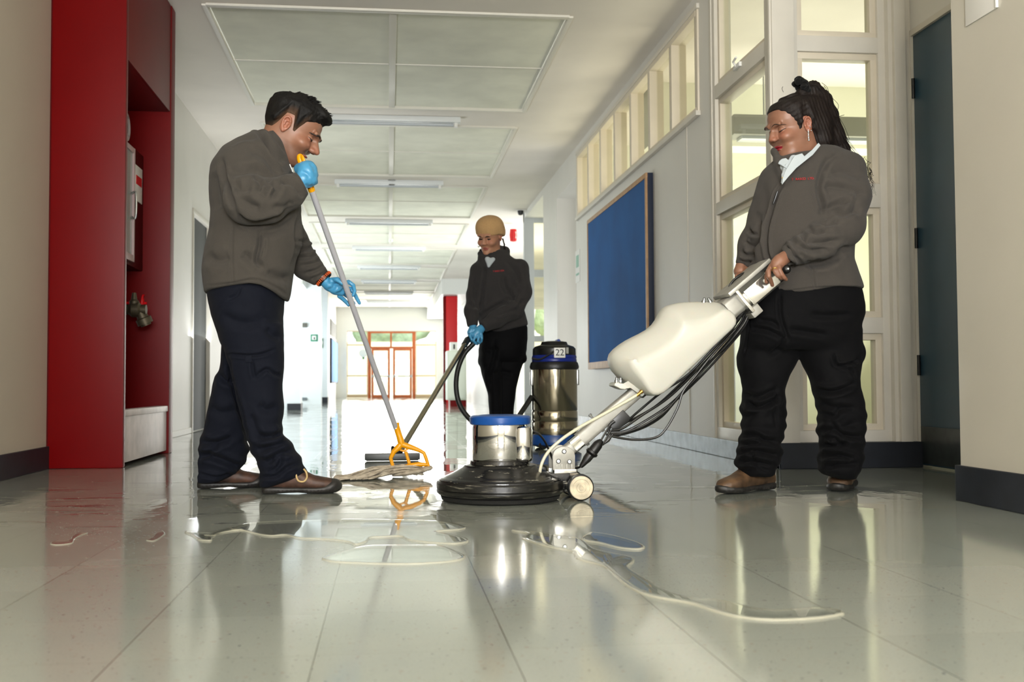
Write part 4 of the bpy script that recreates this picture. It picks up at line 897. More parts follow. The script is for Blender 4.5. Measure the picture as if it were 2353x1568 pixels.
lathe(b, [(.0, .0), (.0125, .0), (.0155, -.001), (.0165, .004), (.0165, .008), (.0145, .012), (.0142, .06), (.016, .085), (.014, .1), (.0, .105)], s0, s1-s0, 24); so = obj('socket', b, M_yel, mp)
b = NB(); lathe(b, [(0, .002), (.002, .002), (.002, 0)], q8(1110, 552)+np.array((0, -.0155, 0)), (0, -1, 0), 8); obj('screw', b, M_metal, so)
def strip(pts, w0, dpt, bev=.002):
    """flat moulded bar through pixel points of the close view"""
    P_ = [q8(x, y) for x, y in pts]; b = NB(); ws = w0 if hasattr(w0, '__len__') else [w0]*len(P_)
    tube(b, P_, [w_/2 for w_ in ws], 14, ax=None, ry=None); 
    for v in b.verts: v.co.y = YQ+(v.co.y-YQ)*1.0
    return b
b = NB()
for pts, ws in ((((1185, 790), (1150, 840), (1080, 900), (1030, 1000), (1045, 1060), (1085, 1190)), (.026, .030, .024, .018, .0165, .015)),
                (((1195, 790), (1260, 815), (1370, 850), (1460, 885), (1530, 925), (1560, 1000), (1600, 1125)), (.026, .028, .022, .018, .0165, .0165, .015)),
                (((1255, 900), (1280, 980), (1310, 1080)), (.016, .0145, .016)),
                (((1080, 1180), (1200, 1150), (1320, 1118), (1450, 1095), (1600, 1100)), (.014, .020, .025, .022, .014)),
                (((1170, 880), (1225, 895), (1290, 865)), (.009, .01, .009))):
    tube(b, [q8(x, y) for x, y in pts], [w_/2 for w_ in ws], 12)
obj('frame', b, M_yel, mp)
# yarn
t_ = NT('mop_cotton'); t_.link(t_.mix(t_.ramp(t_.noise(30, 4), [(.3, 0.), (.7, 1.)]), lin((148, 136, 118)), lin((206, 194, 174))), t_.b.inputs['Base Color']); t_.b.inputs['Roughness'].default_value = .85; t_.bump(t_.noise(300, 2), .5, .002)
b = NB(); xh = q8(1100, 1200)[0]; xr = q8(1630, 1130)[0]; xt = onZ(765, 1105, 0)[0]
R_ = random.Random(5)
for i in range(150):
    f = i/149; 
    xs = xh-.03+(xr-xh-.0)*R_.random()**.8; ys = YQ+R_.uniform(-.02, .02)
    xe = xt+R_.random()**1.6*.16; ye = YQ-.13+R_.uniform(-.05, .16)+(.02 if xe > -.1 else 0)
    h0 = .035*R_.random(); pts = []; n_ = 9; ph = R_.random()*6; am = R_.uniform(.004, .014)
    for k in range(n_):
        s_ = k/(n_-1); lift = h0*(1-s_)**.7*1.2+.024*math.sin(PI*min(1, s_*1.25))*R_.uniform(.5, 1)
        pts.append((xs+(xe-xs)*s_, ys+(ye-ys)*s_+am*math.sin(ph+s_*9)*(.3+s_), max(.0045, .006+lift*(1-s_)**.5+R_.uniform(0, .004))))
    tube(b, cat(pts, 3), .0034, 5)
for i in range(75):                       # folded loops under the bar
    f = i/74; x = xh+.0+(xr-xh)*f; zt2 = q8(1100+f*500, 1195-f*85)[2]; w_ = .055*(1-.55*f*f)
    bot = max(.006, .008+.022*f*f)
    pts = [(x, YQ, zt2-.004), (x+.004, YQ-w_*.6, zt2-.006), (x+.006, YQ-w_, (zt2+bot)/2), (x+R_.uniform(-.012, .002), YQ-w_*.8, bot+.002), (x-.012, YQ-.01, bot)]
    tube(b, cat(pts, 3), .0036, 5)
    pts = [(x, YQ, zt2-.004), (x+.004, YQ+w_*.6, zt2-.008), (x, YQ+w_, bot+.01), (x-.01, YQ+w_*.5, bot)]
    tube(b, cat(pts, 3), .0036, 5)
# body under the strands
b2 = NB()
yn = obj('mop_yarn', b, t_.m, mp, angle=None); yn['kind'] = 'stuff'
# ================= signed distance modelling of bodies and clothes =================
f32 = np.float32
def smin(a, b, k):
    if k <= 0: return np.minimum(a, b)
    h = np.clip(.5+.5*(b-a)/k, 0, 1); return b*(1-h)+a*h-k*h*(1-h)
def smax(a, b, k): return -smin(-a, -b, k)
def s_cone(p0, p1, r0, r1):
    p0 = np.asarray(p0, float); p1 = np.asarray(p1, float); ba = p1-p0; L2 = ba@ba+1e-12
    def f(P):
        h = np.clip(((P-p0)@ba)/L2, 0, 1); return np.linalg.norm(P-p0-h[:, None]*ba, axis=1)-(r0+(r1-r0)*h)
    return f
def s_chain(pts, rs, k=.0):
    fs = [s_cone(pts[i], pts[i+1], rs[i], rs[i+1]) for i in range(len(pts)-1)]
    def f(P):
        d = fs[0](P)
        for g in fs[1:]: d = smin(d, g(P), k)
        return d
    return f
def s_ell(c, r, R=None):
    c = np.asarray(c, float); r = np.asarray(r, float)
    def f(P):
        Q = P-c
        if R is not None: Q = Q@R
        k = np.linalg.norm(Q/r, axis=1); return (k-1)*r.min()
    return f
def s_loft(st, n=2.3, cap=.02, R=None, o=None):
    """stations (z, x0, x1, yc, b): ellipse sections at height z, in the frame R (columns = axes), origin o"""
    st = np.array(sorted(st, key=lambda s: s[0]), float); z = st[:, 0]
    zz = np.linspace(z[0], z[-1], 160)
    def sm(c):
        v = np.interp(zz, z, c); kk = np.array([1, 2, 3, 2, 1.])/9
        return np.convolve(np.pad(v, 2, 'edge'), kk, 'valid')
    cx, a, yc, b = sm((st[:, 1]+st[:, 2])/2), sm((st[:, 2]-st[:, 1])/2), sm(st[:, 3]), sm(st[:, 4])
    def f(P):
        Q = P if o is None else P-np.asarray(o)
        if R is not None: Q = Q@R
        h = Q[:, 2]; A = np.maximum(np.interp(h, zz, a), 1e-4); B = np.maximum(np.interp(h, zz, b), 1e-4)
        k = (np.abs((Q[:, 0]-np.interp(h, zz, cx))/A)**n+np.abs((Q[:, 1]-np.interp(h, zz, yc))/B)**n)**(1/n)
        d = (k-1)*np.minimum(A, B)
        return smax(d, np.maximum(z[0]-h, h-z[-1]), cap)
    return f
def U(*fs, k=.02):
    def f(P):
        d = fs[0](P)
        for g in fs[1:]:
            if isinstance(g, tuple): d = smin(d, g[0](P), g[1])
            else: d = smin(d, g(P), k)
        return d
    return f
def Sub(f0, f1, k=.01): return lambda P: smax(f0(P), -f1(P), k)
def Int(f0, f1, k=.01): return lambda P: smax(f0(P), f1(P), k)
def plane(p, n):
    p = np.asarray(p, float); n = np.asarray(n, float); n = n/np.linalg.norm(n); return lambda P: (P-p)@n
def mesh_sdf(f, lo, hi, h):
    """surface nets on a sparse band"""
    lo = np.asarray(lo, float); hi = np.asarray(hi, float); m = 4
    nc = np.ceil((hi-lo)/(h*m)).astype(int)+1; n = nc*m+1
    ax = [lo[i]+h*m*np.arange(nc[i]+1) for i in range(3)]
    G = np.stack(np.meshgrid(*ax, indexing='ij'), -1).reshape(-1, 3); Dc = f(G).reshape(nc+1)
    near = np.abs(Dc) < h*m*2.4
    act = np.zeros(nc, bool)
    for i in (0, 1):
        for j in (0, 1):
            for k in (0, 1): act |= near[i:nc[0]+i, j:nc[1]+j, k:nc[2]+k]
    n = nc*m+1; D = np.full(n, np.nan, f32)
    # coarse fill
    up = np.repeat(np.repeat(np.repeat(Dc[:-1, :-1, :-1], m, 0), m, 1), m, 2); D[:-1, :-1, :-1] = np.where(up > 0, 1, -1)
    D = np.nan_to_num(D, nan=1.)
    M = np.zeros(n, bool); A = np.repeat(np.repeat(np.repeat(act, m, 0), m, 1), m, 2)
    for i in (0, 1):
        for j in (0, 1):
            for k in (0, 1): M[i:i+A.shape[0], j:j+A.shape[1], k:k+A.shape[2]] |= A
    idx = np.argwhere(M); vals = np.empty(len(idx))
    for s in range(0, len(idx), 400000): vals[s:s+400000] = f(lo+idx[s:s+400000]*h)
    D[M] = vals
    ins = D < 0
    c = np.zeros(n-1, np.int8)
    for i in (0, 1):
        for j in (0, 1):
            for k in (0, 1): c += ins[i:n[0]-1+i, j:n[1]-1+j, k:n[2]-1+k]
    cells = (c > 0) & (c < 8); ci = np.argwhere(cells); ID = np.full(n-1, -1, np.int64); ID[cells] = np.arange(len(ci))
    acc = np.zeros((len(ci), 3)); cnt = np.zeros(len(ci))
    cor = [(i, j, k) for i in (0, 1) for j in (0, 1) for k in (0, 1)]
    V = {q: D[ci[:, 0]+q[0], ci[:, 1]+q[1], ci[:, 2]+q[2]] for q in cor}
    for a in cor:
        for x in range(3):
            if a[x] == 0:
                b = list(a); b[x] = 1; b = tuple(b); va, vb = V[a], V[b]; mk = (va < 0) != (vb < 0)
                t = va[mk]/(va[mk]-vb[mk]); p = np.tile(np.array(a, float), (mk.sum(), 1)); p[:, x] += t; acc[mk] += p; cnt[mk] += 1
    P = lo+h*(ci+acc/cnt[:, None])
    faces = []
    for x in range(3):
        y, z = (x+1) % 3, (x+2) % 3
        sl0 = [slice(None)]*3; sl1 = [slice(None)]*3; sl0[x] = slice(0, -1); sl1[x] = slice(1, None)
        e0 = ins[tuple(sl0)]; e1 = ins[tuple(sl1)]; mk = e0 != e1; E_ = np.argwhere(mk)
        ok = (E_[:, y] > 0) & (E_[:, z] > 0) & (E_[:, y] < n[y]-1) & (E_[:, z] < n[z]-1); E_ = E_[ok]
        fl = e0[tuple(E_.T)]
        def cid(dy, dz):
            q = E_.copy(); q[:, y] += dy; q[:, z] += dz; return ID[tuple(q.T)]
        qd = np.stack([cid(-1, -1), cid(0, -1), cid(0, 0), cid(-1, 0)], 1); qd[~fl] = qd[~fl][:, ::-1]; faces.append(qd)
    F_ = np.concatenate(faces); F_ = F_[(F_ >= 0).all(1)]
    return P, F_
def vnorm(P, F_):
    fn = np.cross(P[F_[:, 2]]-P[F_[:, 0]], P[F_[:, 3]]-P[F_[:, 1]]); N = np.zeros_like(P)
    for k in range(4): np.add.at(N, F_[:, k], fn)
    return N/(np.linalg.norm(N, axis=1)[:, None]+1e-12)
def relax(P, F_, it=2, lam=.5):
    e = np.concatenate([F_[:, [0, 1]], F_[:, [1, 2]], F_[:, [2, 3]], F_[:, [3, 0]]]); 
    cnt = np.bincount(e[:, 0], minlength=len(P))[:, None]+1e-9
    for _ in range(it):
        S_ = np.stack([np.bincount(e[:, 0], P[e[:, 1], k], len(P)) for k in range(3)], 1); P = P+(S_/cnt-P)*lam
    return P
CK = 2.1
def crease(P, N, lines, front=True):
    """fold lines given as image polylines on the side facing the viewer; (pts, width px, depth m, ridge)"""
    d = P-CAM; z = d@FW; u = 1176.5+F_PX*(d@RT)/z; v = 784-F_PX*(d@UP)/z
    vd = d/np.linalg.norm(d, axis=1)[:, None]; face = -(N*vd).sum(1); wv = np.clip(face*2.5+.1, 0, 1)
    if not front: wv = np.clip(-face*2.5, 0, 1)
    tot = np.zeros(len(P))
    for L in lines:
        pts, w, dep = L[:3]; w *= 1.35; ridge = (L[3] if len(L) > 3 else .5)*.55
        Q = np.array(cat([tuple(p) for p in pts], 5)) if len(pts) > 2 else np.array(pts, float)
        m_ = (u > Q[:, 0].min()-5*w) & (u < Q[:, 0].max()+5*w) & (v > Q[:, 1].min()-5*w) & (v < Q[:, 1].max()+5*w) & (wv > 0)
        if not m_.any(): continue
        X = np.stack([u[m_], v[m_]], 1); best = np.full(len(X), 1e9); tb = np.zeros(len(X)); n_ = len(Q)-1
        for i in range(n_):
            a, b = Q[i], Q[i+1]; ab = b-a; t = np.clip(((X-a)@ab)/(ab@ab+1e-9), 0, 1); dd = np.linalg.norm(X-a-t[:, None]*ab, axis=1)
            k = dd < best; best[k] = dd[k]; tb[k] = ((i+t)/n_)[k]
        fade = np.minimum(1, 5*np.minimum(tb, 1-tb)+.15)
        dep = dep*CK; g = -dep*np.exp(-(best/w)**2)+ridge*dep*np.exp(-((best-2.1*w)/(w*1.1))**2)
        tot[m_] += g*fade*wv[m_]
    return tot
def fbm(P, s, seed=0, oct_=3):
    """cheap smooth noise from random sines"""
    r = np.random.default_rng(seed); out = np.zeros(len(P)); a = 1
    for o_ in range(oct_):
        for _ in range(7):
            k = r.normal(size=3); k = k/np.linalg.norm(k)*s*(1.9**o_)*r.uniform(.6, 1.4); out += a*np.sin(P@k+r.uniform(0, 6.28))/7
        a *= .55
    return out
def solid(name, f, lo, hi, h, m, parent, disp=None, rel=2, label=None, cols=None):
    P, F_ = mesh_sdf(f, lo, hi, h); P = relax(P, F_, rel, .5)
    if disp is not None:
        N = vnorm(P, F_); P = P+N*disp(P, N)[:, None]; P = relax(P, F_, 1, .25)
    o = obj(name, (P, F_), m, parent, angle=None, label=label)
    if cols is not None: addcol(o, P, cols)
    return o
def addcol(o, P, cols):
    c = cols(P); at = o.data.color_attributes.new('tint', 'FLOAT_COLOR', 'POINT'); at.data.foreach_set('color', np.concatenate([c, np.ones((len(P), 1))], 1).astype(f32).ravel())
def rotm(fwd, up):
    fwd = np.array(fwd, float); fwd /= np.linalg.norm(fwd); up = np.array(up, float); up -= fwd*(up@fwd); up /= np.linalg.norm(up); l = np.cross(up, fwd)
    return np.stack([fwd, l, up], 1)       # columns forward, left, up
def lpx(st, n=2.3, cap=.03):
    """stations (v, uL, uR, yc, b) measured in the picture at depth yc"""
    out = []
    for v, a, b_, y, b in st:
        p, q = onY(a, v, y), onY(b_, v, y); out.append(((p[2]+q[2])/2, p[0], q[0], y, b))
    return s_loft(out, n, cap)

# ---------- cloth, skin and hair materials ----------
def cloth(name, col, fuzz=.12, scale=420, bs=.35, rough=.92, sheen=.06):
    t = NT(name); c = lin(col); f = t.noise(scale, 3, .7); g_ = t.noise(18, 3)
    t.link(t.mix(f, tuple(x*(1-fuzz*2) for x in c), tuple(x*(1+fuzz*2) for x in c)), t.b.inputs['Base Color'])
    t.b.inputs['Roughness'].default_value = rough; t.b.inputs['Sheen Weight'].default_value = sheen; t.b.inputs['Sheen Roughness'].default_value = .6
    t.b.inputs['Specular IOR Level'].default_value = .12
    t.bump(t.math('ADD', f, t.math('MULTIPLY', g_, .6)), bs, .0025); return t.m
M_fleeceM = cloth('grey_brown_fleece', (68, 64, 59)); M_fleeceW = cloth('charcoal_fleece', (68, 64, 60)); M_fleeceB = cloth('dark_charcoal_fleece', (50, 48, 48))
M_trouN = cloth('navy_work_cloth', (15, 18, 28), .06, 300, .15, .8, .015); M_trouB = cloth('black_work_cloth', (7, 7, 9), .06, 300, .15, .8, .01)
M_shirt = cloth('pale_blue_grey_shirt', (178, 186, 190), .04, 300, .1, .8)
M_knit = cloth('tan_knit', (186, 150, 104), .16, 260, .6)
M_dark = cloth('black_roll_neck', (14, 14, 14), .05)
def skin(name):
    t = NT(name); a = t.node('ShaderNodeVertexColor', layer_name='tint'); n_ = t.noise(110, 3)
    t.link(t.mix(t.math('MULTIPLY', n_, .16), a.outputs[0], (.20, .10, .07), 'MIX'), t.b.inputs['Base Color'])
    t.b.inputs['Roughness'].default_value = .45; t.b.inputs['Subsurface Weight'].default_value = .12; t.b.inputs['Subsurface Radius'].default_value = (.012, .004, .002); t.b.inputs['Subsurface Scale'].default_value = .5
    t.bump(t.noise(400, 2), .12, .001); return t.m
M_skin = skin('skin')
def hairm(name, col, sc=(90, 90, 9)):
    t = NT(name); f = t.noise(1, 4, .6, t.mapped(sc), .6); c = lin(col)
    t.link(t.mix(f, tuple(x*.4 for x in c), tuple(x*1.8 for x in c)), t.b.inputs['Base Color']); t.b.inputs['Roughness'].default_value = .62; t.b.inputs['Specular IOR Level'].default_value = .25; t.bump(f, .6, .004); return t.m
M_hairB = hairm('black_hair', (16, 14, 13)); M_hairD = hairm('dark_brown_hair', (24, 17, 14)); t_ = NT('cropped_black_hair'); _a = t_.node('ShaderNodeVertexColor', layer_name='tint'); _f = t_.noise(1, 4, .6, t_.mapped((110, 110, 40)), .6)
t_.link(t_.mix(t_.math('MULTIPLY', _f, .6), _a.outputs[0], (.002, .0018, .0016), 'MIX'), t_.b.inputs['Base Color']); t_.b.inputs['Roughness'].default_value = .62; t_.b.inputs['Specular IOR Level'].default_value = .22; t_.bump(_f, .5, .004); M_hairM = t_.m
M_brow = mat('eyebrow_hair', (26, 18, 14), .7)
M_eyew = mat('eye_white', (190, 180, 172), .15); M_iris = mat('dark_iris', (24, 14, 10), .1)
M_glove = mat('blue_nitrile', (74, 150, 194), .34, var=.06, vscale=30, bump=.2, bscale=90, bdist=.002, spec=.5)
M_leather = mat('brown_worn_leather', (70, 46, 34), .55, var=.75, vscale=22, bump=.3, bscale=60, bdist=.003)
M_sole = mat('dirty_dark_sole', (36, 34, 32), .5, var=.5, vscale=18, bump=.3, bscale=70, bdist=.003)
M_tan = mat('tan_worn_leather', (86, 64, 44), .55, var=.7, vscale=20, bump=.3, bscale=50, bdist=.003)
M_lace = mat('cream_lace', (200, 172, 120), .7); M_laceR = mat('maroon_lace', (92, 34, 36), .7)
M_gold = mat('gold', (220, 180, 90), .2, 1)

# ---------- head ----------
def head_parts(R, o, sc=1., wid=1., jowl=0., smile=0., nose=1., lips=1.):
    """head in its own frame: x forward, y left, z up, origin between the ears at eye height"""
    def L(x, y, z): return np.asarray(o)+R@(np.array((x, y*wid, z))*sc)
    st = [(-.118, .062, .040, .016), (-.110, .078, .0, .030), (-.098, .086, -.022, .042), (-.082, .0855, -.042, .051), (-.066, .083, -.060, .058), (-.048, .085, -.072, .064), (-.022, .0865, -.084, .069), (.0, .082, -.092, .072),
          (.018, .088, -.098, .0745), (.034, .0925, -.102, .076), (.055, .090, -.104, .0765), (.078, .080, -.100, .074), (.095, .064, -.088, .066), (.107, .042, -.066, .050), (.115, .010, -.035, .026)]
    lo = s_loft([(z*sc, b*sc, a*sc, 0, w*wid*sc) for z, a, b, w in st], 2.25, .012*sc, R, o)
    E_ = lambda x, y, z, a, b, c: s_ell(L(x, y, z), np.array((a, b*wid, c))*sc, R)
    K = lambda p, q, a, b: s_cone(L(*p), L(*q), a*sc, b*sc)
    f = U(lo, (K((.080, 0, .016), (.094, 0, -.020), .0125, .0135), .008*sc), (K((.0905, 0, .010), (.113*nose, 0, -.026), .0075, .0108), .012*sc), (E_(.103, .011, -.031, .012, .0085, .0085), .006*sc), (E_(.103, -.011, -.031, .012, .0085, .0085), .006*sc),
          (K((.090, -.045, .024), (.0955, -.012, .021), .007, .009), .014*sc), (K((.090, .045, .024), (.0955, .012, .021), .007, .009), .014*sc),
          (E_(.064, .040, -.030, .026, .022+.004*smile, .020), .02*sc), (E_(.064, -.040, -.030, .026, .022+.004*smile, .020), .02*sc),
          (E_(.086, 0, -.100, .012, .019, .014), .014*sc))
    if jowl: f = U(f, (E_(.045, .036, -.090, .034, .026, .026), .03*sc), (E_(.045, -.036, -.090, .034, .026, .026), .03*sc), (E_(.02, 0, -.112, .055, .044, .024), .03*sc))
    for s in (1, -1):
        f = Sub(f, E_(.096, s*.032, .002, .014, .017, .0095), .012*sc)
        f = U(f, (E_(.0745, s*.031, .0005, .0130, .0135, .0118), .003*sc))
        f = Sub(f, E_(.104, s*.0065, -.0385, .0055, .0032, .003), .002*sc)
    f = Sub(f, E_(.0985, 0, -.0655, .014, .020+.006*smile, .0018), .0035*sc)
    f = U(f, (E_(.0895, 0, -.0605, .0085*lips, .0205, .0042), .004*sc), (E_(.0885, 0, -.0715, .0085*lips, .0185, .005), .004*sc))
    f = Sub(f, E_(.0985, 0, -.0660, .009, .020, .0014), .0015*sc)
    for s in (1, -1):                     # ears
        e = s_ell(L(-.012, s*.077, -.006), np.array((.0175, .0060, .0285))*sc, R)
        e = Sub(e, s_ell(L(-.0085, s*.0835, -.002), np.array((.0112, .0065, .0200))*sc, R), .002*sc)
        hx = [L(.000, s*.080, .008), L(-.006, s*.083, .020), L(-.016, s*.085, .021), L(-.024, s*.085, .012), L(-.0245, s*.083, -.002), L(-.018, s*.080, -.018), L(-.010, s*.078, -.030)]
        e = U(e, (s_chain(hx, [.0026*sc, .0033*sc, .0036*sc, .0035*sc, .0031*sc, .0030*sc, .0052*sc], .002), .003*sc), (s_chain([L(-.007, s*.079, .010), L(-.016, s*.081, .004), L(-.014, s*.080, -.010)], [.0022*sc, .0026*sc, .0022*sc], .002), .002*sc), (s_ell(L(.002, s*.0785, -.008), np.array((.0042, .0042, .0062))*sc, R), .003*sc))
        f = U(f, (e, .004*sc))
    return f, L
def skin_cols(R, o, sc, base, lipc, ear=(.45, .12, .07), stub=None, wid=1.):
    base = np.array(lin(base)); lipc = np.array(lin(lipc)); ear = np.array(ear)
    def g(P):
        Q = ((P-np.asarray(o))@R)/sc; Q[:, 1] /= wid; c = np.tile(base, (len(P), 1)); x, y, z = Q.T
        w = np.exp(-((z+.02)/.016)**2-((np.abs(y)-.04)/.02)**2)*(x > .03)*.35; c = c*(1-w[:, None])+ear*w[:, None]
        w = np.exp(-((x-.108)/.02)**2-((z+.028)/.014)**2-(y/.016)**2)*.35; c = c*(1-w[:, None])+ear*w[:, None]
        w = (np.abs(y) > .0735)*(np.abs(x+.008) < .024)*(np.abs(z+.005) < .036)*.35; c = c*(1-w[:, None])+ear*w[:, None]
        if stub is not None:
            s_ = np.clip((-.045-z)/.02, 0, 1)*np.clip((x+.02)/.03, 0, 1)+np.exp(-((z+.048)/.008)**2-(y/.028)**2)*(x > .07)*.8
            s_ = np.clip(s_, 0, 1)*.5*(z > -.14); c = c*(1-s_[:, None])+np.array(lin(stub))*s_[:, None]
        ez = .0012*np.cos(y*90); w = np.clip(1.25-((y/.0215)**2+((z+.0660)/.0095)**2), 0, .25)*4*(x > .078); c = c*(1-w[:, None])+lipc*w[:, None]
        return c
    return g
def trace(f, p, d, n=60):
    p = np.array(p, float); d = np.array(d, float)/np.linalg.norm(d)
    for _ in range(n):
        s = float(f(p[None])[0]); p = p+d*s*.8
        if abs(s) < 2e-4: break
    return p
def face_line(name, f, L, R, yz, r, m, parent, off=.0006, ry=None, sub=4):
    pts = []
    for y, z in cat([(a, b) for a, b in yz], sub): pts.append(trace(f, L(.16, y, z), -R[:, 0])+R[:, 0]*off)
    rs = [r*max(.25, math.sin(PI*(i+.6)/(len(pts)+.2))**.6) for i in range(len(pts))]
    b = NB(); tube(b, pts, rs, 8, ry=None if ry is None else [q*ry for q in rs], ax=tuple(R[:, 2])); return obj(name, b, m, parent, angle=None)
def merge(parts):
    Ps, Fs, n = [], [], 0
    for P, F_ in parts: Ps.append(P); Fs.append(F_+n); n += len(P)
    return np.concatenate(Ps), np.concatenate(Fs)
def bounds(pts, pad): p = np.array(pts); return p.min(0)-pad, p.max(0)+pad
# ---------- hands ----------
def hand_sdf(wrist, palm, fingers, thumb, rw=.022, k=.006):
    """palm: list of (p, r) blobs; fingers: list of joint lists; thumb: joint list"""
    parts = [s_chain([wrist]+[p for p, r in palm[:1]], [rw, palm[0][1]])]
    f = parts[0]
    f = U(f, *[(s_chain([palm[i][0], palm[i+1][0]], [palm[i][1], palm[i+1][1]]), .008) for i in range(len(palm)-1)]) if len(palm) > 1 else f
    for J in fingers:
        n_ = len(J); rs = [.0098, .0092, .0086, .0078, .007][:n_]; f = smin_f(f, s_chain(J, rs), .003)
    n_ = len(thumb); f = smin_f(f, s_chain(thumb, [.0135, .0118, .0104, .0092][:n_]), .006)
    return f
def smin_f(a, b, k): return lambda P: smin(a(P), b(P), k)
# ================= man with the mop =================
def shoe(heel, d, L_, parent, mu, ms, ml, hgt=.11, w=.05, toecap=True, loop=False, name='shoe'):
    heel = np.array(heel, float); heel[2] = 0; d = np.array((d[0], d[1], 0.)); d /= np.linalg.norm(d); lat = np.cross((0, 0, 1.), d); R = np.stack([np.array((0, 0, 1.)), lat, d], 1); s = L_/.30
    root = None
    up = s_loft([(0, .02, .06, 0, .026), (.012*s, .014, .085, 0, .034), (.04*s, .012, hgt, 0, .038), (.09*s, .012, hgt+.004, 0, .040), (.125*s, .012, hgt-.008, 0, .042), (.16*s, .012, .088, 0, .046), (.20*s, .012, .070, .004, .049), (.24*s, .012, .061, .006, .048), (.275*s, .013, .055, .006, .038), (.295*s, .016, .042, .004, .020), (.30*s, .02, .03, .003, .010)], 2.4, .008, R, heel)
    op = s_cone(heel+d*.055*s+np.array((0, 0, hgt+.02)), heel+d*.055*s+np.array((0, 0, hgt-.02)), .028, .03)
    upf = Sub(up, op, .006)
    lo, hi = bounds([heel, heel+d*L_, heel+np.array((0, 0, hgt+.02))], .07)
    so = s_loft([(-.004*s, .004, .032, 0, .024), (.012*s, .001, .034, 0, .037), (.05*s, .001, .034, 0, .041), (.10*s, .004, .030, 0, .039), (.14*s, .005, .030, 0, .041), (.18*s, .001, .030, .003, .049), (.22*s, .001, .030, .006, .052), (.265*s, .002, .034, .006, .045), (.292*s, .006, .036 if not toecap else .05, .005, .030), (.307*s, .016, .034, .004, .012)], 3., .006, R, heel)
    if toecap: so = U(so, (s_ell(heel+d*.268*s+lat*.005+np.array((0, 0, .030)), np.array((.036, .043, .027)), rotm(d, (0, 0, 1))), .012))
    def dsp(P, N): return .0012*fbm(P, 90, 3)
    sh = solid(name, upf, lo, hi, .0035, mu, parent, dsp)
    def treads(P, N):
        t = (P-heel)@d; return -.002*(np.sin(t*420) > .3)*(P[:, 2] < .014)*(np.abs(N[:, 2]) < .7)
    solid('sole', so, lo, hi, .0035, ms, sh, treads)
    # laces
    for i in range(4):
        t = (.108+.019*i)*s; pts = []
        for k in range(7):
            y = (k/6-.5)*.05; p = heel+d*(t+.006*(1 if i % 2 else -1)*(k/6-.5)*2)+lat*y+np.array((0, 0, .16)); pts.append(trace(upf, p, (0, 0, -1))+np.array((0, 0, .002)))
        b = NB(); tube(b, pts, .0022, 6); obj('lace', b, ml, sh)
    if loop:
        c0 = trace(upf, heel+d*.150*s-lat*.2+np.array((0, 0, .072)), lat)
        b = NB(); tube(b, cat([c0+np.array((-.012, -.004, .028)), c0+np.array((-.016, -.008, .005)), c0+np.array((-.008, -.009, -.018)), c0+np.array((.012, -.009, -.022)), c0+np.array((.024, -.008, -.008)), c0+np.array((.022, -.006, .012)), c0+np.array((.012, -.004, .026))], 5), .0034, 8); obj('lace_loop', b, ml, sh)
    return sh
def c1(*pts): return [(x/2.904+420, y/2.904+180) for x, y in pts]
def c2(*pts): return [(x/2.904+420, y/2.904+640) for x, y in pts]
X = onY
YMn = 4.30
man = thing('person', 'man in grey-brown fleece jacket and navy trousers bending over the mop handle with blue gloves', 'person', tuple(onZ(590, 1120, 0)))
Rm = rotm((.862, -.05, -.505), (.5, 0, .86)); om = X(671.5, 298.5, YMn); SC = 1.11
hf, HL = head_parts(Rm, om, SC, .97, smile=1.6, nose=1.03)
neck = s_chain([HL(-.030, 0, -.035), X(628, 338, YMn), X(596, 380, YMn)], [.062, .062, .07], .02)
throat = s_cone(HL(.03, 0, -.095), X(640, 380, YMn), .035, .05)
hfull = U(hf, (neck, .02), (throat, .02))
lo, hi = bounds([HL(.13, .1, -.13), HL(-.13, -.1, .13), HL(.13, -.1, .1), HL(-.12, .1, -.12), X(590, 390, YMn)], .03)
hp = mesh_sdf(hfull, lo, hi, .0026)
inner = U(s_loft([(z, x0, x1, YMn, b) for z, x0, x1, b in [(X(0, v, YMn)[2], X(a, v, YMn)[0]+.03, X(b_, v, YMn)[0]-.03, bb-.03) for v, a, b_, bb in ((370, 500, 655, .19), (440, 487, 680, .2), (540, 487, 685, .18), (660, 480, 660, .18), (760, 535, 630, .13))]], 2.3, .03),
          s_chain([X(565, 390, 4.16), X(573, 466, 4.06), X(680, 430, 4.17)], [.055, .048, .022], .02), s_chain([X(605, 400, 4.45), X(668, 560, 4.51), X(745, 645, 4.52)], [.055, .045, .026], .02),
          s_chain([X(575, 740, 4.25), X(600, 930, 4.25), X(622, 1050, 4.25)], [.07, .05, .03], .02), s_chain([X(570, 740, 4.38), X(520, 930, 4.44), X(505, 1050, 4.45)], [.06, .045, .03], .02))
blo, bhi = bounds([X(440, 370, 4.0), X(760, 1110, 4.6)], .06); bp = mesh_sdf(inner, blo, bhi, .016)
P_, F_ = merge([hp, bp]); P_ = relax(P_, F_, 1, .3)
body = obj('body', (P_, F_), M_skin, man, angle=None)
addcol(body, P_, skin_cols(Rm, om, SC, (144, 101, 79), (146, 82, 70), stub=(92, 66, 52)))
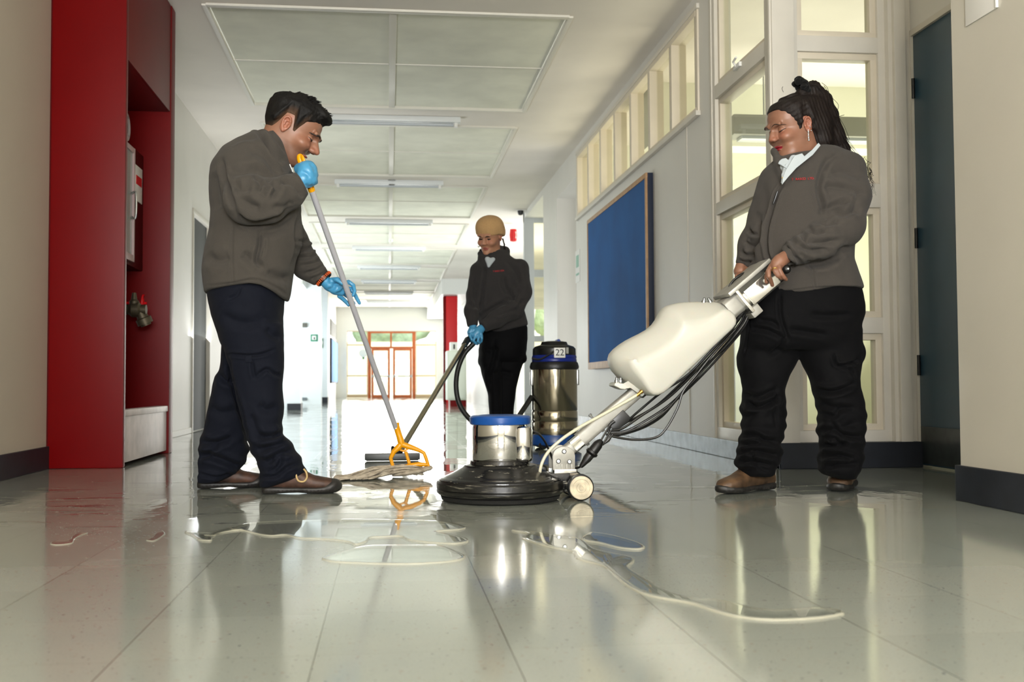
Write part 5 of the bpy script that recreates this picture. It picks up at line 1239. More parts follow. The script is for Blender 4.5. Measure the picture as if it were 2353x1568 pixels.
# hair
def hair_region(P, R, o, sc, tab):
    Q = ((P-np.asarray(o))@R)/sc; xs, zs = zip(*tab); return Q, np.interp(Q[:, 0], xs, zs)
tab = [(-.14, -.062), (-.085, -.060), (-.055, -.046), (-.038, .0), (-.028, .032), (.0, .036), (.008, .018), (.018, -.012), (.026, -.014), (.034, .012), (.046, .040), (.066, .055), (.085, .064), (.12, .066)]
skull, _ = head_parts(Rm, om, SC, .97)
quiff = U(s_ell(HL(.080, 0, .094), np.array((.027, .048, .017))*SC, Rm), s_ell(HL(.040, 0, .106), np.array((.046, .052, .020))*SC, Rm), s_ell(HL(-.01, 0, .106), np.array((.050, .056, .018))*SC, Rm), k=.02)
def man_hair(P):
    Q, hz_ = hair_region(P, Rm, om, SC, tab); z = Q[:, 2]
    th = .0012+.012*np.clip((z-hz_)/.05, 0, 1); d = skull(P)-th*SC; d = smin(d, quiff(P), .015)
    return smax(d, (hz_-z)*SC*.8, .004)
def dh(P, N):
    Q = ((P-om)@Rm); return .0035*fbm(np.stack([Q[:, 0]*.5, Q[:, 1]*1.2, Q[:, 2]*.9], 1), 170, 5, 3)*np.clip((Q[:, 2]-.02)/.04, .15, 1)
lo, hi = bounds([HL(.13, .1, -.08), HL(-.13, -.1, .14), HL(.13, -.1, .14), HL(-.13, .1, -.08)], .03)
def hcol(P):
    Q, hz_ = hair_region(P, Rm, om, SC, tab); w = np.clip((.034-(Q[:, 2]-hz_))/.03, 0, 1)*np.clip((.055-Q[:, 0])/.02, 0, 1); w = w[:, None]
    return np.array(lin((17, 15, 14)))*(1-w)+np.array(lin((92, 68, 50)))*w
hr = solid('hair', man_hair, lo, hi, .003, M_hairM, body, dh, rel=1, cols=hcol)
b = NB(); R_ = random.Random(3)
for i in range(150):
    x = R_.choice((R_.uniform(-.08, .105), R_.uniform(-.005, .03))); y = R_.uniform(-.055, .055); z0 = .1
    p = trace(man_hair, HL(x, y, .2), -Rm[:, 2], 25); d = Rm[:, 2]*.7+Rm[:, 0]*R_.uniform(.2, .9)+Rm[:, 1]*R_.uniform(-.4, .4); l_ = R_.uniform(.003, .010)+(.007 if -.005 < x < .03 else 0)
    tube(b, [p-d*.004, p+d*l_*.5, p+d*l_+Rm[:, 0]*.003], [.0022, .0016, .0004], 5)
ht = obj('hair_tufts', b, M_hairB, hr, angle=None); ht['kind'] = 'stuff'
for s in (1, -1):
    face_line('eyebrow', hf, HL, Rm, [(s*.014, .019), (s*.028, .024), (s*.042, .021), (s*.050, .014)], .0036, M_brow, body, .0008)
    face_line('eyelash', hf, HL, Rm, [(s*.018, -.0035), (s*.028, -.0045), (s*.038, -.003), (s*.045, .001)], .0026, M_brow, body, .0002)
face_line('teeth', hf, HL, Rm, [(-.020, -.0635), (-.01, -.0655), (.0, -.066), (.01, -.0655), (.020, -.0635)], .0028, mat('teeth', (228, 220, 204), .25), body, .0012)
# shirt collar glimpses
b = NB(); prism(b, [X(655, 366, YMn-.045), X(668, 378, YMn-.03), X(666, 392, YMn-.02), X(656, 396, YMn-.03)], (0, .012, 0), bev=.003); obj('shirt_collar', b, M_shirt, man)
# jacket
jt = lpx([(296, 592, 632, YMn, .06), (312, 572, 646, YMn, .085), (330, 541, 655, YMn, .135), (352, 511, 660, YMn, .185), (385, 489, 670, YMn, .215), (415, 484, 680, YMn, .215), (445, 483, 688, YMn, .205), (490, 486, 692, YMn, .19), (531, 483, 695, YMn, .18), (560, 477, 692, YMn, .18), (576, 473, 687, YMn, .18), (600, 469, 679, YMn, .185), (625, 467, 674, YMn, .19), (650, 469, 670, YMn, .19), (676, 472, 666, YMn, .188), (700, 474, 660, YMn, .18)], 2.5, .02)
hx = [(466, 678), (500, 671), (534, 666), (585, 660), (610, 664), (627, 673), (645, 685), (664, 697)]; hxx = [X(u, v, YMn)[0] for u, v in hx]; hzz = [X(u, v, YMn)[2] for u, v in hx]
jt2 = lambda P: smax(jt(P), np.interp(P[:, 0], hxx, hzz)-P[:, 2], .012)
ca = np.array((.85, 0, .52)); cb = np.array((.52, 0, -.85)); Rc = np.stack([cb, np.array((0, 1., 0)), ca], 1); co = X(634, 323, YMn)
col_o = s_loft([(-.058, -.094, .096, 0, .082), (-.045, -.092, .094, 0, .080), (-.02, -.090, .086, 0, .074), (.004, -.086, .082, 0, .071)], 2.2, .006, Rc, co)
col_i = s_loft([(-.12, -.085, .085, 0, .075), (-.03, -.080, .077, 0, .065), (.03, -.078, .074, 0, .063)], 2.2, .006, Rc, co)
W1 = X(694, 421, 4.165); d1_ = np.array((.86, .05, .5)); d1_ /= np.linalg.norm(d1_)
sl1 = Int(s_chain([X(560, 388, 4.16), X(570, 462, 4.075), X(612, 462, 4.07), X(660, 444, 4.11), X(712, 408, 4.18)], [.078, .083, .080, .060, .040], .03), plane(W1, d1_), .008)
W2 = X(741, 638, 4.515); d2_ = np.array((.72, 0, -.69)); d2_ /= np.linalg.norm(d2_)
sl2 = Int(s_chain([X(605, 400, 4.44), X(672, 562, 4.515), X(705, 610, 4.515), X(756, 655, 4.515)], [.078, .066, .055, .034], .03), plane(W2, d2_), .008)
jk = Sub(U(jt2, (col_o, .012), (sl2, .02), (sl1, .022)), col_i, .006)
jk = Sub(jk, Int(neck, plane(X(625, 345, YMn), -ca)), .004)
lines = [([(592, 300), (613, 330), (638, 366), (655, 392)], 3.2, .008), (c1((300, 640), (470, 610), (560, 660), (590, 690)), 6, .009), (c1((470, 650), (515, 690), (500, 770)), 4.5, .009), (c1((520, 690), (560, 720), (520, 800)), 4.5, .008), (c1((590, 690), (630, 735), (590, 800)), 5, .008), (c1((440, 460), (560, 540), (615, 650)), 7, .007),
         (c1((520, 470), (600, 560), (640, 660)), 5, .005), (c1((262, 540), (275, 650), (310, 760), (355, 900)), 4, .011), (c1((355, 905), (420, 960), (520, 965), (640, 930), (740, 860)), 4.5, .013), (c1((640, 700), (720, 690), (780, 740), (800, 800)), 5, .009), (c1((700, 640), (770, 650), (820, 710), (840, 770)), 3.5, .006),
         (c1((600, 860), (680, 860), (740, 820)), 5, .006), (c1((380, 780), (450, 850), (520, 870)), 7, .007), (c1((330, 700), (390, 740), (460, 720)), 7, .007), (c1((515, 1025), (512, 1120), (492, 1200), (522, 1265)), 3.5, .012), (c1((548, 1035), (540, 1150), (520, 1220), (545, 1268)), 2.5, .005),
         (c1((800, 900), (765, 1010), (765, 1130), (735, 1260)), 3, .008), (c1((780, 900), (745, 1010), (748, 1130), (722, 1250)), 2.2, .003), (c1((160, 1385), (330, 1370), (480, 1345), (610, 1390), (700, 1450)), 2.2, .003), (c1((335, 960), (325, 1150), (335, 1380)), 2.5, .003), (c1((390, 1170), (440, 1200), (500, 1250)), 7, .008),
         (c1((150, 1180), (230, 1215), (330, 1190)), 8, .008), (c1((560, 1290), (640, 1330), (720, 1340)), 7, .008), (c1((400, 960), (520, 1010), (640, 1000), (760, 920)), 8, .006), (c1((200, 620), (215, 760), (230, 900)), 9, .006), (c1((300, 440), (400, 400), (490, 400)), 4, .004), (c1((520, 380), (600, 480), (690, 570)), 5, .008),
         (c1((550, 300), (600, 390), (700, 520)), 3, .003)]
for i, (a_, b_) in enumerate((((765, 1090), (850, 1070)), ((770, 1140), (885, 1120)), ((760, 1200), (910, 1170)), ((790, 1250), (935, 1205)), ((820, 1300), (950, 1240)), ((850, 1340), (975, 1270)), ((880, 1370), (985, 1300)))):
    mx_, my_ = (a_[0]+b_[0])/2+8, (a_[1]+b_[1])/2+10; lines.append((c1(a_, (mx_, my_), b_), 3.6, .006, .8))
def dj(P, N): return crease(P, N, lines)+.0022*fbm(P, 26, 1)+.0012*fbm(P, 60, 2)+crease(P, N, [([(500, 470), (520, 560), (510, 640)], 12, .006), ([(560, 520), (600, 600), (590, 650)], 14, .006)], False)
lo, hi = bounds([X(455, 290, 3.95), X(770, 710, 4.62), X(455, 710, 4.62)], .03)
jkt = solid('jacket', jk, lo, hi, .0044, M_fleeceM, man, dj, label='grey-brown fleece jacket with stand-up collar')
b = NB(); zp_ = [X(u, v, YMn-.06) for u, v in c1((712, 575), (735, 625))]; tube(b, [zp_[0], zp_[1]], .003, 6); obj('zip_edge', b, M_white, jkt)
# wrist band
b = NB(); c_ = W2+d2_*.004; lathe(b, [(.034, -.008), (.037, -.006), (.037, .012), (.034, .014)], c_, d2_, 32); wb = obj('wrist_band', b, M_black, man, label='black and orange woven wrist band')
b = NB(); x_, y_, z_ = basis(d2_)
for i in range(26):
    a = 2*PI*i/26; r_ = Vector(c_)+x_*(.0375*math.cos(a))+y_*(.0375*math.sin(a)); tube(b, [r_-z_*.003, r_+z_*.009], .0026, 6)
wv = obj('orange_weave', b, mat('orange_cord', (206, 84, 24), .6), wb); wv['kind'] = 'stuff'
# gloves
Y_ = 4.22
fist = hand_sdf(X(684, 427, 4.175), [(X(698, 410, 4.185), .030), (X(706, 393, 4.188), .031)],
    [[X(709, 381, 4.195), X(716, 378, 4.225), X(708, 374, 4.255), X(698, 378, 4.26)], [X(716, 390, 4.19), X(723, 388, 4.225), X(715, 386, 4.26), X(704, 389, 4.265)],
     [X(719, 401, 4.19), X(726, 402, 4.225), X(718, 402, 4.26), X(707, 403, 4.262)], [X(718, 414, 4.19), X(725, 419, 4.22), X(719, 420, 4.25), X(710, 420, 4.255)]], [X(692, 400, 4.20), X(684, 387, 4.215), X(690, 378, 4.235), X(700, 378, 4.24)], .030, .01)
fist = smin_f(fist, s_ell(X(711, 402, 4.20), (.030, .030, .048)), .02)
fist = smin_f(fist, s_ell(X(700, 388, 4.205), (.034, .028, .026)), .02)
lo, hi = bounds([X(670, 360, 4.13), X(740, 445, 4.30)], .02)
solid('glove', fist, lo, hi, .0025, M_glove, man, lambda P, N: crease(P, N, [([(690, 395), (705, 400), (712, 412)], 3, .002), ([(712, 372), (722, 384), (727, 398)], 4, .0025), ([(700, 424), (712, 430), (722, 426)], 3, .0018)]), label='blue glove on the fist at the mop grip')
Yh = 4.53
hand = hand_sdf(X(742, 642, 4.515), [(X(757, 655, 4.515), .025), (X(772, 663, 4.52), .026), (X(783, 668, 4.535), .022)],
    [[X(790, 653, 4.545), X(801, 648, 4.56), X(812, 656, 4.56), X(815, 670, 4.545), X(811, 679, 4.535)], [X(792, 662, 4.55), X(806, 664, 4.57), X(816, 678, 4.57), X(822, 690, 4.56), X(826, 697, 4.555)],
     [X(789, 674, 4.55), X(800, 682, 4.575), X(808, 692, 4.58), X(813, 698, 4.575)], [X(780, 681, 4.54), X(789, 688, 4.55), X(797, 696, 4.555), X(801, 701, 4.555)]], [X(763, 645, 4.495), X(775, 643, 4.48), X(785, 650, 4.475), X(794, 652, 4.478)], .024)
lo, hi = bounds([X(735, 630, 4.44), X(835, 710, 4.61)], .015)
solid('glove', hand, lo, hi, .0022, M_glove, man, lambda P, N: crease(P, N, [([(752, 668), (765, 662), (772, 652)], 3, .0025), ([(770, 676), (784, 672), (792, 662)], 2.5, .002), ([(760, 640), (768, 650), (782, 656)], 2.2, .002)]), label='blue glove cradling the mop pole')
# trousers
def ankle(P, top, seed):
    w = np.clip((top-P[:, 2])/.15, 0, 1)*np.clip((P[:, 2]-.05)/.04, 0, 1); q = P[:, 2]*125+3.2*fbm(P*np.array((1, 1, .5)), 14, seed, 2)+P[:, 0]*9; return w*.0042*np.sin(q)*(.6+.6*fbm(P, 12, seed+1, 1))
tr = U(lpx([(655, 480, 652, YMn, .165), (678, 478, 655, YMn, .17), (700, 482, 652, YMn, .172), (730, 489, 649, YMn, .17), (767, 502, 650, YMn, .165), (800, 511, 651, YMn, .15)], 2.4, .03),
       (lpx([(745, 520, 649, 4.24, .095), (767, 512, 650, 4.24, .098), (795, 514, 651, 4.235, .1), (819, 520, 653, 4.235, .098), (847, 529, 653, 4.235, .096), (881, 537, 649, 4.235, .093), (933, 548, 653, 4.24, .09), (975, 559, 648, 4.24, .086), (1000, 566, 650, 4.24, .084), (1012, 569, 664, 4.24, .083), (1036, 578, 680, 4.24, .082), (1053, 587, 691, 4.24, .080), (1074, 597, 699, 4.24, .079), (1090, 597, 706, 4.24, .078), (1101, 597, 678, 4.24, .076), (1112, 597, 645, 4.24, .072), (1119, 598, 618, 4.24, .06)], 2.4, .008), .02),
       (lpx([(750, 505, 620, 4.40, .10), (795, 510, 600, 4.41, .1), (833, 508, 578, 4.42, .095), (852, 505, 566, 4.43, .093), (864, 495, 558, 4.43, .092), (888, 489, 553, 4.43, .09), (936, 478, 556, 4.44, .086), (977, 472, 562, 4.45, .083), (1012, 460, 568, 4.45, .081), (1036, 455, 573, 4.46, .08), (1063, 451, 564, 4.46, .078), (1080, 449, 553, 4.46, .076), (1095, 448, 530, 4.46, .073), (1108, 448, 500, 4.46, .06)], 2.4, .008), .02))
tl = [(c2((300, 505), (420, 515), (520, 508), (610, 478)), 2.2, .006, .8), (c2((465, 560), (470, 620), (480, 665)), 2.5, .006), (c2((480, 665), (560, 610), (620, 640), (660, 650)), 3, .006), (c2((250, 240), (400, 300), (560, 280)), 8, .005), (c2((300, 520), (330, 700), (390, 900), (440, 1120)), 3.5, .009),
      (c2((660, 1035), (600, 1060), (500, 1060)), 5, .010, .9), (c2((700, 1090), (600, 1120), (500, 1150)), 5, .010, .9), (c2((730, 1150), (640, 1170), (560, 1240)), 5, .009, .9), (c2((660, 1180), (640, 1250), (600, 1290)), 4, .007), (c2((780, 1240), (700, 1260), (620, 1320), (520, 1330)), 3, .006, .9),
      (c2((120, 1090), (220, 1100), (340, 1060)), 5, .009, .9), (c2((100, 1170), (200, 1190), (330, 1240), (380, 1260)), 5, .009, .9), (c2((240, 1100), (180, 1160), (110, 1210)), 4, .007), (c2((170, 860), (260, 900), (380, 880)), 7, .006), (c2((230, 640), (300, 690), (340, 680)), 5, .008), (c2((90, 1300), (230, 1330), (330, 1300)), 2.5, .005),
      (c2((640, 860), (560, 880), (500, 840)), 7, .006), (c2((380, 60), (360, 110), (300, 140)), 3, .004), (c2((450, 900), (480, 1000), (540, 1100)), 6, .005), (c2((560, 330), (600, 380), (660, 400)), 6, .005)]
lo, hi = bounds([X(440, 650, 4.08), X(715, 1125, 4.60), X(440, 1125, 4.08)], .03)
tro = solid('trousers', tr, lo, hi, .0046, M_trouN, man, lambda P, N: crease(P, N, tl)+.003*fbm(P, 22, 4)+.0012*fbm(P, 55, 6)+ankle(P, .34, 4), label='navy cargo work trousers')
p = X(571, 825, 4.136); obj('pocket_tab', boxes((p[0]-.013, p[0]+.013, p[1]-.004, p[1]+.008, p[2]-.014, p[2]+.012), bev=.003), M_trouN, tro)
shoe(onZ(604, 1136, 0), (1, .0, 0), .292, man, M_leather, M_sole, M_lace, hgt=.118, loop=True)
shoe(onZ(455, 1124, 0), (1, .12, 0), .268, man, M_leather, M_sole, M_lace, hgt=.112)
# ================= woman with the ponytail at the machine =================
def c3(*pts): return [(x/2.96+1640, y/2.96+170) for x, y in pts]
def c4(*pts): return [(x/2.9045+1620, y/2.9045+640) for x, y in pts]
def c5(*pts): return [(x/5.6+1740, y/5.6+180) for x, y in pts]
YW = 3.95
wo = thing('person', 'woman with long dark ponytail in charcoal fleece jacket and black trousers steering the floor machine', 'person', tuple(onZ(1800, 1128, 0)))
SW = .98
Rw = rotm((-.93, -.22, -.25), (.04, 0, 1))
ew = X(1856, 286, YW-.085)            # her left ear
ow = ew-Rw@(np.array((-.010, .080*1.02, -.006))*SW)
wf, WL = head_parts(Rw, ow, SW, 1.03, jowl=1., nose=.96, lips=1.3)
nk = s_chain([WL(-.025, 0, -.03), WL(-.02, 0, -.09), X(1862, 372, YW+.02), X(1868, 410, YW+.02)], [.06, .060, .064, .075], .02)
whf = U(wf, (nk, .025))
lo, hi = bounds([WL(a, b, c) for a in (-.13, .13) for b in (-.1, .1) for c in (-.13, .13)]+[X(1868, 415, YW)], .02)
hp = mesh_sdf(whf, lo, hi, .0026)
inner = U(s_loft([(X(0, v, YW)[2], X(a, v, YW)[0]+.04, X(b_, v, YW)[0]-.04, YW, bb) for v, a, b_, bb in ((385, 1775, 1950, .07), (440, 1745, 1962, .10), (540, 1735, 1955, .10), (660, 1745, 1972, .11), (760, 1740, 1960, .09))], 2.3, .03),
          s_chain([X(1940, 410, 3.90), X(1945, 512, 3.83), X(1826, 583, 3.74)], [.05, .045, .022], .02), s_chain([X(1775, 425, 3.98), X(1735, 540, 4.03), X(1712, 606, 4.05)], [.045, .038, .022], .02),
          s_chain([X(1770, 760, 4.0), X(1755, 900, 4.0), X(1745, 1045, 4.0)], [.07, .05, .03], .02), s_chain([X(1905, 760, 3.95), X(1930, 930, 3.92), X(1930, 1045, 3.92)], [.07, .05, .03], .02))
blo, bhi = bounds([X(1680, 370, 3.6), X(2000, 1110, 4.2), X(1680, 1110, 4.2)], .05); bp = mesh_sdf(inner, blo, bhi, .016)
# bare hands: left hand wraps the near grip, right hand rests behind the head of the machine
def h4(x, y, d): return onY(x/9.8+1640, y/9.8+580, d)
lh = hand_sdf(h4(1600, 120, 3.725), [(h4(1490, 200, 3.715), .024), (h4(1420, 280, 3.715), .023), (h4(1370, 330, 3.72), .018)],
    [[h4(1290, 320, 3.725), h4(1235, 420, 3.715), h4(1240, 540, 3.71), h4(1285, 640, 3.725), h4(1320, 740, 3.74)], [h4(1300, 300, 3.75), h4(1215, 450, 3.745), h4(1195, 560, 3.745), h4(1190, 670, 3.75)],
     [h4(1370, 320, 3.705), h4(1385, 430, 3.69), h4(1440, 520, 3.69), h4(1520, 575, 3.70), h4(1590, 590, 3.72)], [h4(1460, 290, 3.70), h4(1480, 400, 3.685), h4(1530, 500, 3.685), h4(1590, 570, 3.69), h4(1625, 610, 3.70)]],
    [h4(1530, 200, 3.73), h4(1590, 280, 3.75), h4(1570, 380, 3.775)], .024)
rh = hand_sdf(h4(650, 290, 4.05), [(h4(640, 370, 4.05), .026), (h4(600, 430, 4.045), .026)],
    [[h4(560, 480, 4.04), h4(520, 540, 4.0), h4(560, 600, 3.99), h4(620, 640, 3.99)], [h4(620, 470, 4.03), h4(600, 560, 3.99), h4(660, 620, 3.985)], [h4(690, 450, 4.02), h4(700, 540, 3.985), h4(740, 600, 3.985)], [h4(740, 420, 4.02), h4(770, 500, 3.985), h4(800, 560, 3.985)]],
    [h4(700, 350, 4.03), h4(780, 400, 4.0), h4(850, 430, 3.985)], .026)
lo, hi = bounds([h4(1150, 80, 3.66), h4(1700, 800, 3.80)], .02); l_ = mesh_sdf(lh, lo, hi, .0021)
lo, hi = bounds([h4(450, 250, 3.95), h4(900, 700, 4.09)], .02); r_ = mesh_sdf(rh, lo, hi, .0025)
P_, F_ = merge([hp, bp, l_, r_]); P_ = relax(P_, F_, 1, .3)
body = obj('body', (P_, F_), M_skin, wo, angle=None)
addcol(body, P_, skin_cols(Rw, ow, SW, (138, 97, 76), (140, 20, 40), wid=1.03))
b = NB(); q0, q1 = h4(1330, 400, 3.70), h4(1405, 375, 3.695); cc_ = h4(1385, 405, 3.693); d_ = h4(1385, 430, 3.69)-h4(1370, 320, 3.705); x_, y_, z_ = basis(d_); cc_ = h4(1380, 395, 3.694)
tube(b, [Vector(cc_)+x_*(.0102*math.cos(a))+y_*(.0102*math.sin(a)) for a in np.linspace(0, 2*PI, 25)], .0016, 8, caps=False); obj('ring', b, M_gold, body)
for s in (1, -1):
    face_line('eyebrow', wf, WL, Rw, [(s*.012, .0175), (s*.026, .0245), (s*.040, .023), (s*.052, .013)], .0017, M_brow, body, .0008)
    face_line('eyelash', wf, WL, Rw, [(s*.018, -.005), (s*.028, -.0065), (s*.039, -.0045), (s*.049, .0015)], .0019, M_brow, body, .0003)
# hair drawn back, scrunchie, ponytail
tabw = [(-.14, -.075), (-.08, -.075), (-.045, -.055), (-.032, -.03), (-.020, .024), (.0, .028), (.012, -.012), (.022, -.018), (.028, .012), (.045, .040), (.062, .062), (.080, .078), (.12, .078)]
def w_hair(P):
    Q, hz_ = hair_region(P, Rw, ow, SW, tabw); z = Q[:, 2]; th = .001+.012*np.clip((z-hz_)/.06, 0, 1)
    return smax(wf(P)-th*SW, (hz_-z)*SW*.8, .004)
tip = [c5((600, 130))[0], c5((720, 120))[0]]
pb = X(1850, 205, YW-.0)
pony = s_chain([X(1846, 212, YW-.01), X(1868, 206, YW+.01), X(1886, 232, YW+.02), X(1897, 270, YW+.02), X(1910, 312, YW+.03), X(1928, 350, YW+.04), X(1944, 384, YW+.09), X(1958, 418, YW+.12)], [.022, .030, .040, .046, .048, .040, .032, .018], .02)
pony2 = s_chain([X(1872, 250, YW-.01), X(1880, 290, YW-.02), X(1886, 325, YW-.02), X(1900, 352, YW+.0)], [.045, .048, .042, .026], .02)
hw = U(w_hair, (pony, .03), (pony2, .03))
lo, hi = bounds([X(1765, 180, YW-.14), X(2010, 430, YW+.25)], .03)
def dhw(P, N):
    d = P-CAM; z = d@FW; u = 1176.5+F_PX*(d@RT)/z; v = 784-F_PX*(d@UP)/z
    a = np.where(u > 1860, np.sin((u-(v-200)*.33)*.8+2.2*np.sin(v*.035)+1.5*np.sin(u*.07)), np.sin(((v-240)+(u-1840)*.55)*.5)); return .0011*a+.0022*fbm(P, 45, 9)
hr = solid('hair', hw, lo, hi, .0034, M_hairD, body, dhw, rel=1, label='long dark hair tied up in a ponytail')
b = NB(); cs = X(1842, 198, YW-.01)
x_, y_, z_ = basis(Vector((.8, 0, .6)))
ring = [Vector(cs)+x_*(.026*math.cos(a))+y_*(.026*math.sin(a))+z_*(.006*math.sin(a*5)) for a in np.linspace(0, 2*PI, 61)]
tube(b, ring, [.0135+.003*math.sin(i*1.6) for i in range(61)], 12, caps=False); obj('scrunchie', b, M_dark, hr)
b = NB(); R_ = random.Random(11)
for i in range(120):
    f = R_.random(); a = [(1852, 196), (1880, 196+6*f), (1902, 232), (1912+6*f, 262), (1928+6*f, 300), (1946+6*f, 330), (1962+10*f, 356)]
    off = R_.uniform(-26, 5); y0 = YW+R_.uniform(-.03, .06); n0_ = R_.randint(0, 2); n1 = R_.randint(4, 6); am = R_.uniform(1, 4); ph = R_.random()*6
    pts = [(u+off*(.3+.1*k)+am*math.sin(ph+k*1.7), v-off*.15+am*math.cos(ph+k*1.3)) for k, (u, v) in enumerate(a)][n0_:n1+1]
    if len(pts) < 3: continue
    P3 = [onY(u, v, y0) for u, v in cat(pts, 4)]; tube(b, P3, [.0011*(1-.6*k/len(P3)) for k in range(len(P3))], 4)
for i in range(44):                       # curls at the ends
    u0, v0 = R_.uniform(1950, 2004), R_.uniform(360, 400); y0 = YW+.08+R_.uniform(0, .1); pts = []; r_ = R_.uniform(2, 5.5); ph = R_.random()*6; dr_ = R_.uniform(-.2, .9)
    for k in range(18): pts.append((u0+k*dr_+r_*math.sin(ph+k*.7), v0+k*3.2+r_*.8*math.cos(ph+k*.7)))
    P3 = [onY(u, v, y0) for u, v in cat(pts, 3)]; tube(b, P3, [.0010*(1-.6*k/len(P3)) for k in range(len(P3))], 4)
for pts in (((1893, 196), (1903, 214), (1906, 240), (1915, 262), (1925, 268), (1940, 264)), ((1888, 190), (1900, 200), (1908, 220), (1926, 240), (1924, 256)), ((1838, 268), (1834, 290), (1842, 304), (1848, 296)), ((1800, 212), (1797, 204), (1799, 199)), ((1912, 230), (1924, 262), (1940, 290), (1952, 320))):
    P3 = [onY(u, v, YW-.04) for u, v in cat(pts, 5)]; tube(b, P3, [.0009]*len(P3), 4)
st_ = obj('loose_strands', b, M_hairD, hr, angle=None); st_['kind'] = 'stuff'
# earrings
b = NB(); e0 = X(1857, 303, YW-.135)
for k, (u, v) in enumerate(((1857.5, 303), (1857.5, 309), (1858, 316), (1858.5, 322))):
    p = X(u, v, YW-.137); lathe(b, [(0, .004), (.0032, .003), (.004, 0), (.0032, -.003), (0, -.004)], p, n=10)
    tube(b, [p, p+np.array((0, 0, .008))], .0008, 5)
obj('earring', b, M_metal, body)
for (u, v) in ((1862, 292), (1864, 300)):
    b = NB(); bmesh.ops.create_uvsphere(b, u_segments=10, v_segments=8, radius=.0028); bmesh.ops.translate(b, verts=b.verts, vec=Vector(X(u, v, YW-.137))); obj('ear_stud', b, M_metal, body)
# shirt collar
Rk = rotm((-.75, -.45, .48), (.36, .2, .9)); ck = X(1858, 385, YW)
def collar(h0, h1, rx, ry_, th, o, lean=(0, 0)):
    st_o = [(h0, -rx*1.12, rx*1.12, 0, ry_*1.12), (0, -rx, rx, 0, ry_), (h1, -rx*.97+lean[0], rx*.97+lean[0], 0, ry_*.97)]
    st_i = [(h0-.03, -rx*1.12+th, rx*1.12-th, 0, ry_*1.12-th), (0, -rx+th, rx-th, 0, ry_-th), (h1+.03, -rx*.97+th+lean[0], rx*.97-th+lean[0], 0, ry_*.97-th)]
    return s_loft(st_o, 2.2, .006, Rk, o), s_loft(st_i, 2.2, .006, Rk, o)
def flap(name, pts, dep, th, m, parent):
    b = NB(); prism(b, [X(u, v, dep) if not hasattr(dep, '__len__') else X(u, v, dep[i]) for i, (u, v) in enumerate(pts)], (.0, th, 0), bev=.002); return obj(name, b, m, parent)
# jacket
wj = lpx([(338, 1822, 1912, YW+.02, .08), (350, 1805, 1935, YW+.01, .105), (368, 1780, 1955, YW, .125), (392, 1762, 1964, YW, .14), (420, 1750, 1966, YW, .155), (445, 1742, 1966, YW, .165), (474, 1739, 1963, YW, .165), (510, 1735, 1958, YW, .16), (545, 1730, 1955, YW, .165), (575, 1727, 1952, YW, .17), (600, 1727, 1951, YW, .172), (630, 1731, 1962, YW, .172), (655, 1738, 1972, YW, .17), (674, 1744, 1977, YW, .168), (690, 1748, 1978, YW, .16)], 2.35, .02)
hxw = [(1740, 679), (1783, 680), (1830, 675), (1876, 669), (1930, 667), (1985, 668)]; hw_x = [X(u, v, YW)[0] for u, v in hxw]; hw_z = [X(u, v, YW)[2] for u, v in hxw]
wj2 = lambda P: smax(wj(P), np.interp(P[:, 0], hw_x, hw_z)-P[:, 2]-.02*(P[:, 1] > YW), .012)
W1 = X(1808, 590, 3.735); d1_ = np.array((-.86, -.1, -.30)); d1_ /= np.linalg.norm(d1_)
ws1 = Int(s_chain([X(1946, 392, 3.92), X(1950, 450, 3.87), X(1936, 518, 3.82), X(1890, 552, 3.785), X(1842, 574, 3.75), X(1790, 594, 3.72)], [.074, .078, .076, .064, .046, .032], .03), plane(W1, d1_), .006)
W2 = X(1709, 612, 4.05); d2_ = np.array((-.35, 0, -.93))
ws2 = Int(s_chain([X(1782, 415, 3.98), X(1756, 500, 4.0), X(1728, 560, 4.03), X(1706, 628, 4.05)], [.06, .056, .048, .036], .03), plane(W2, d2_), .006)
fco = s_chain([X(1790, 350, YW-.06), X(1793, 372, YW-.085), X(1797, 400, YW-.13)], [.012, .014, .014], .01)
# open stand collar: rear band and front edge
rear = s_chain([X(1905, 333, YW-.03), X(1892, 353, YW-.085), X(1862, 376, YW-.115), (X(1836, 394, YW-.13))], [.018, .018, .014, .010], .02)
left = s_chain([X(1782, 348, YW-.03), X(1785, 366, YW-.05), X(1793, 388, YW-.085), X(1799, 410, YW-.125)], [.009, .012, .012, .010], .012)
back_c = s_chain([X(1905, 333, YW-.03), X(1912, 335, YW+.05), X(1870, 345, YW+.09), X(1800, 350, YW+.05), X(1782, 348, YW-.03)], [.018]*5, .02)
wjk = U(wj2, (rear, .02), (left, .018), (back_c, .02), (ws2, .02), (ws1, .02))
wjk = Sub(wjk, s_cone(X(1850, 352, YW-.04), WL(0.03, 0, -.06), .058, .075), .012)
vcut = s_chain([X(1822, 372, YW-.16), X(1806, 402, YW-.175), X(1797, 424, YW-.18)], [.028, .014, .003], .01)
wjk = Sub(wjk, vcut, .006)
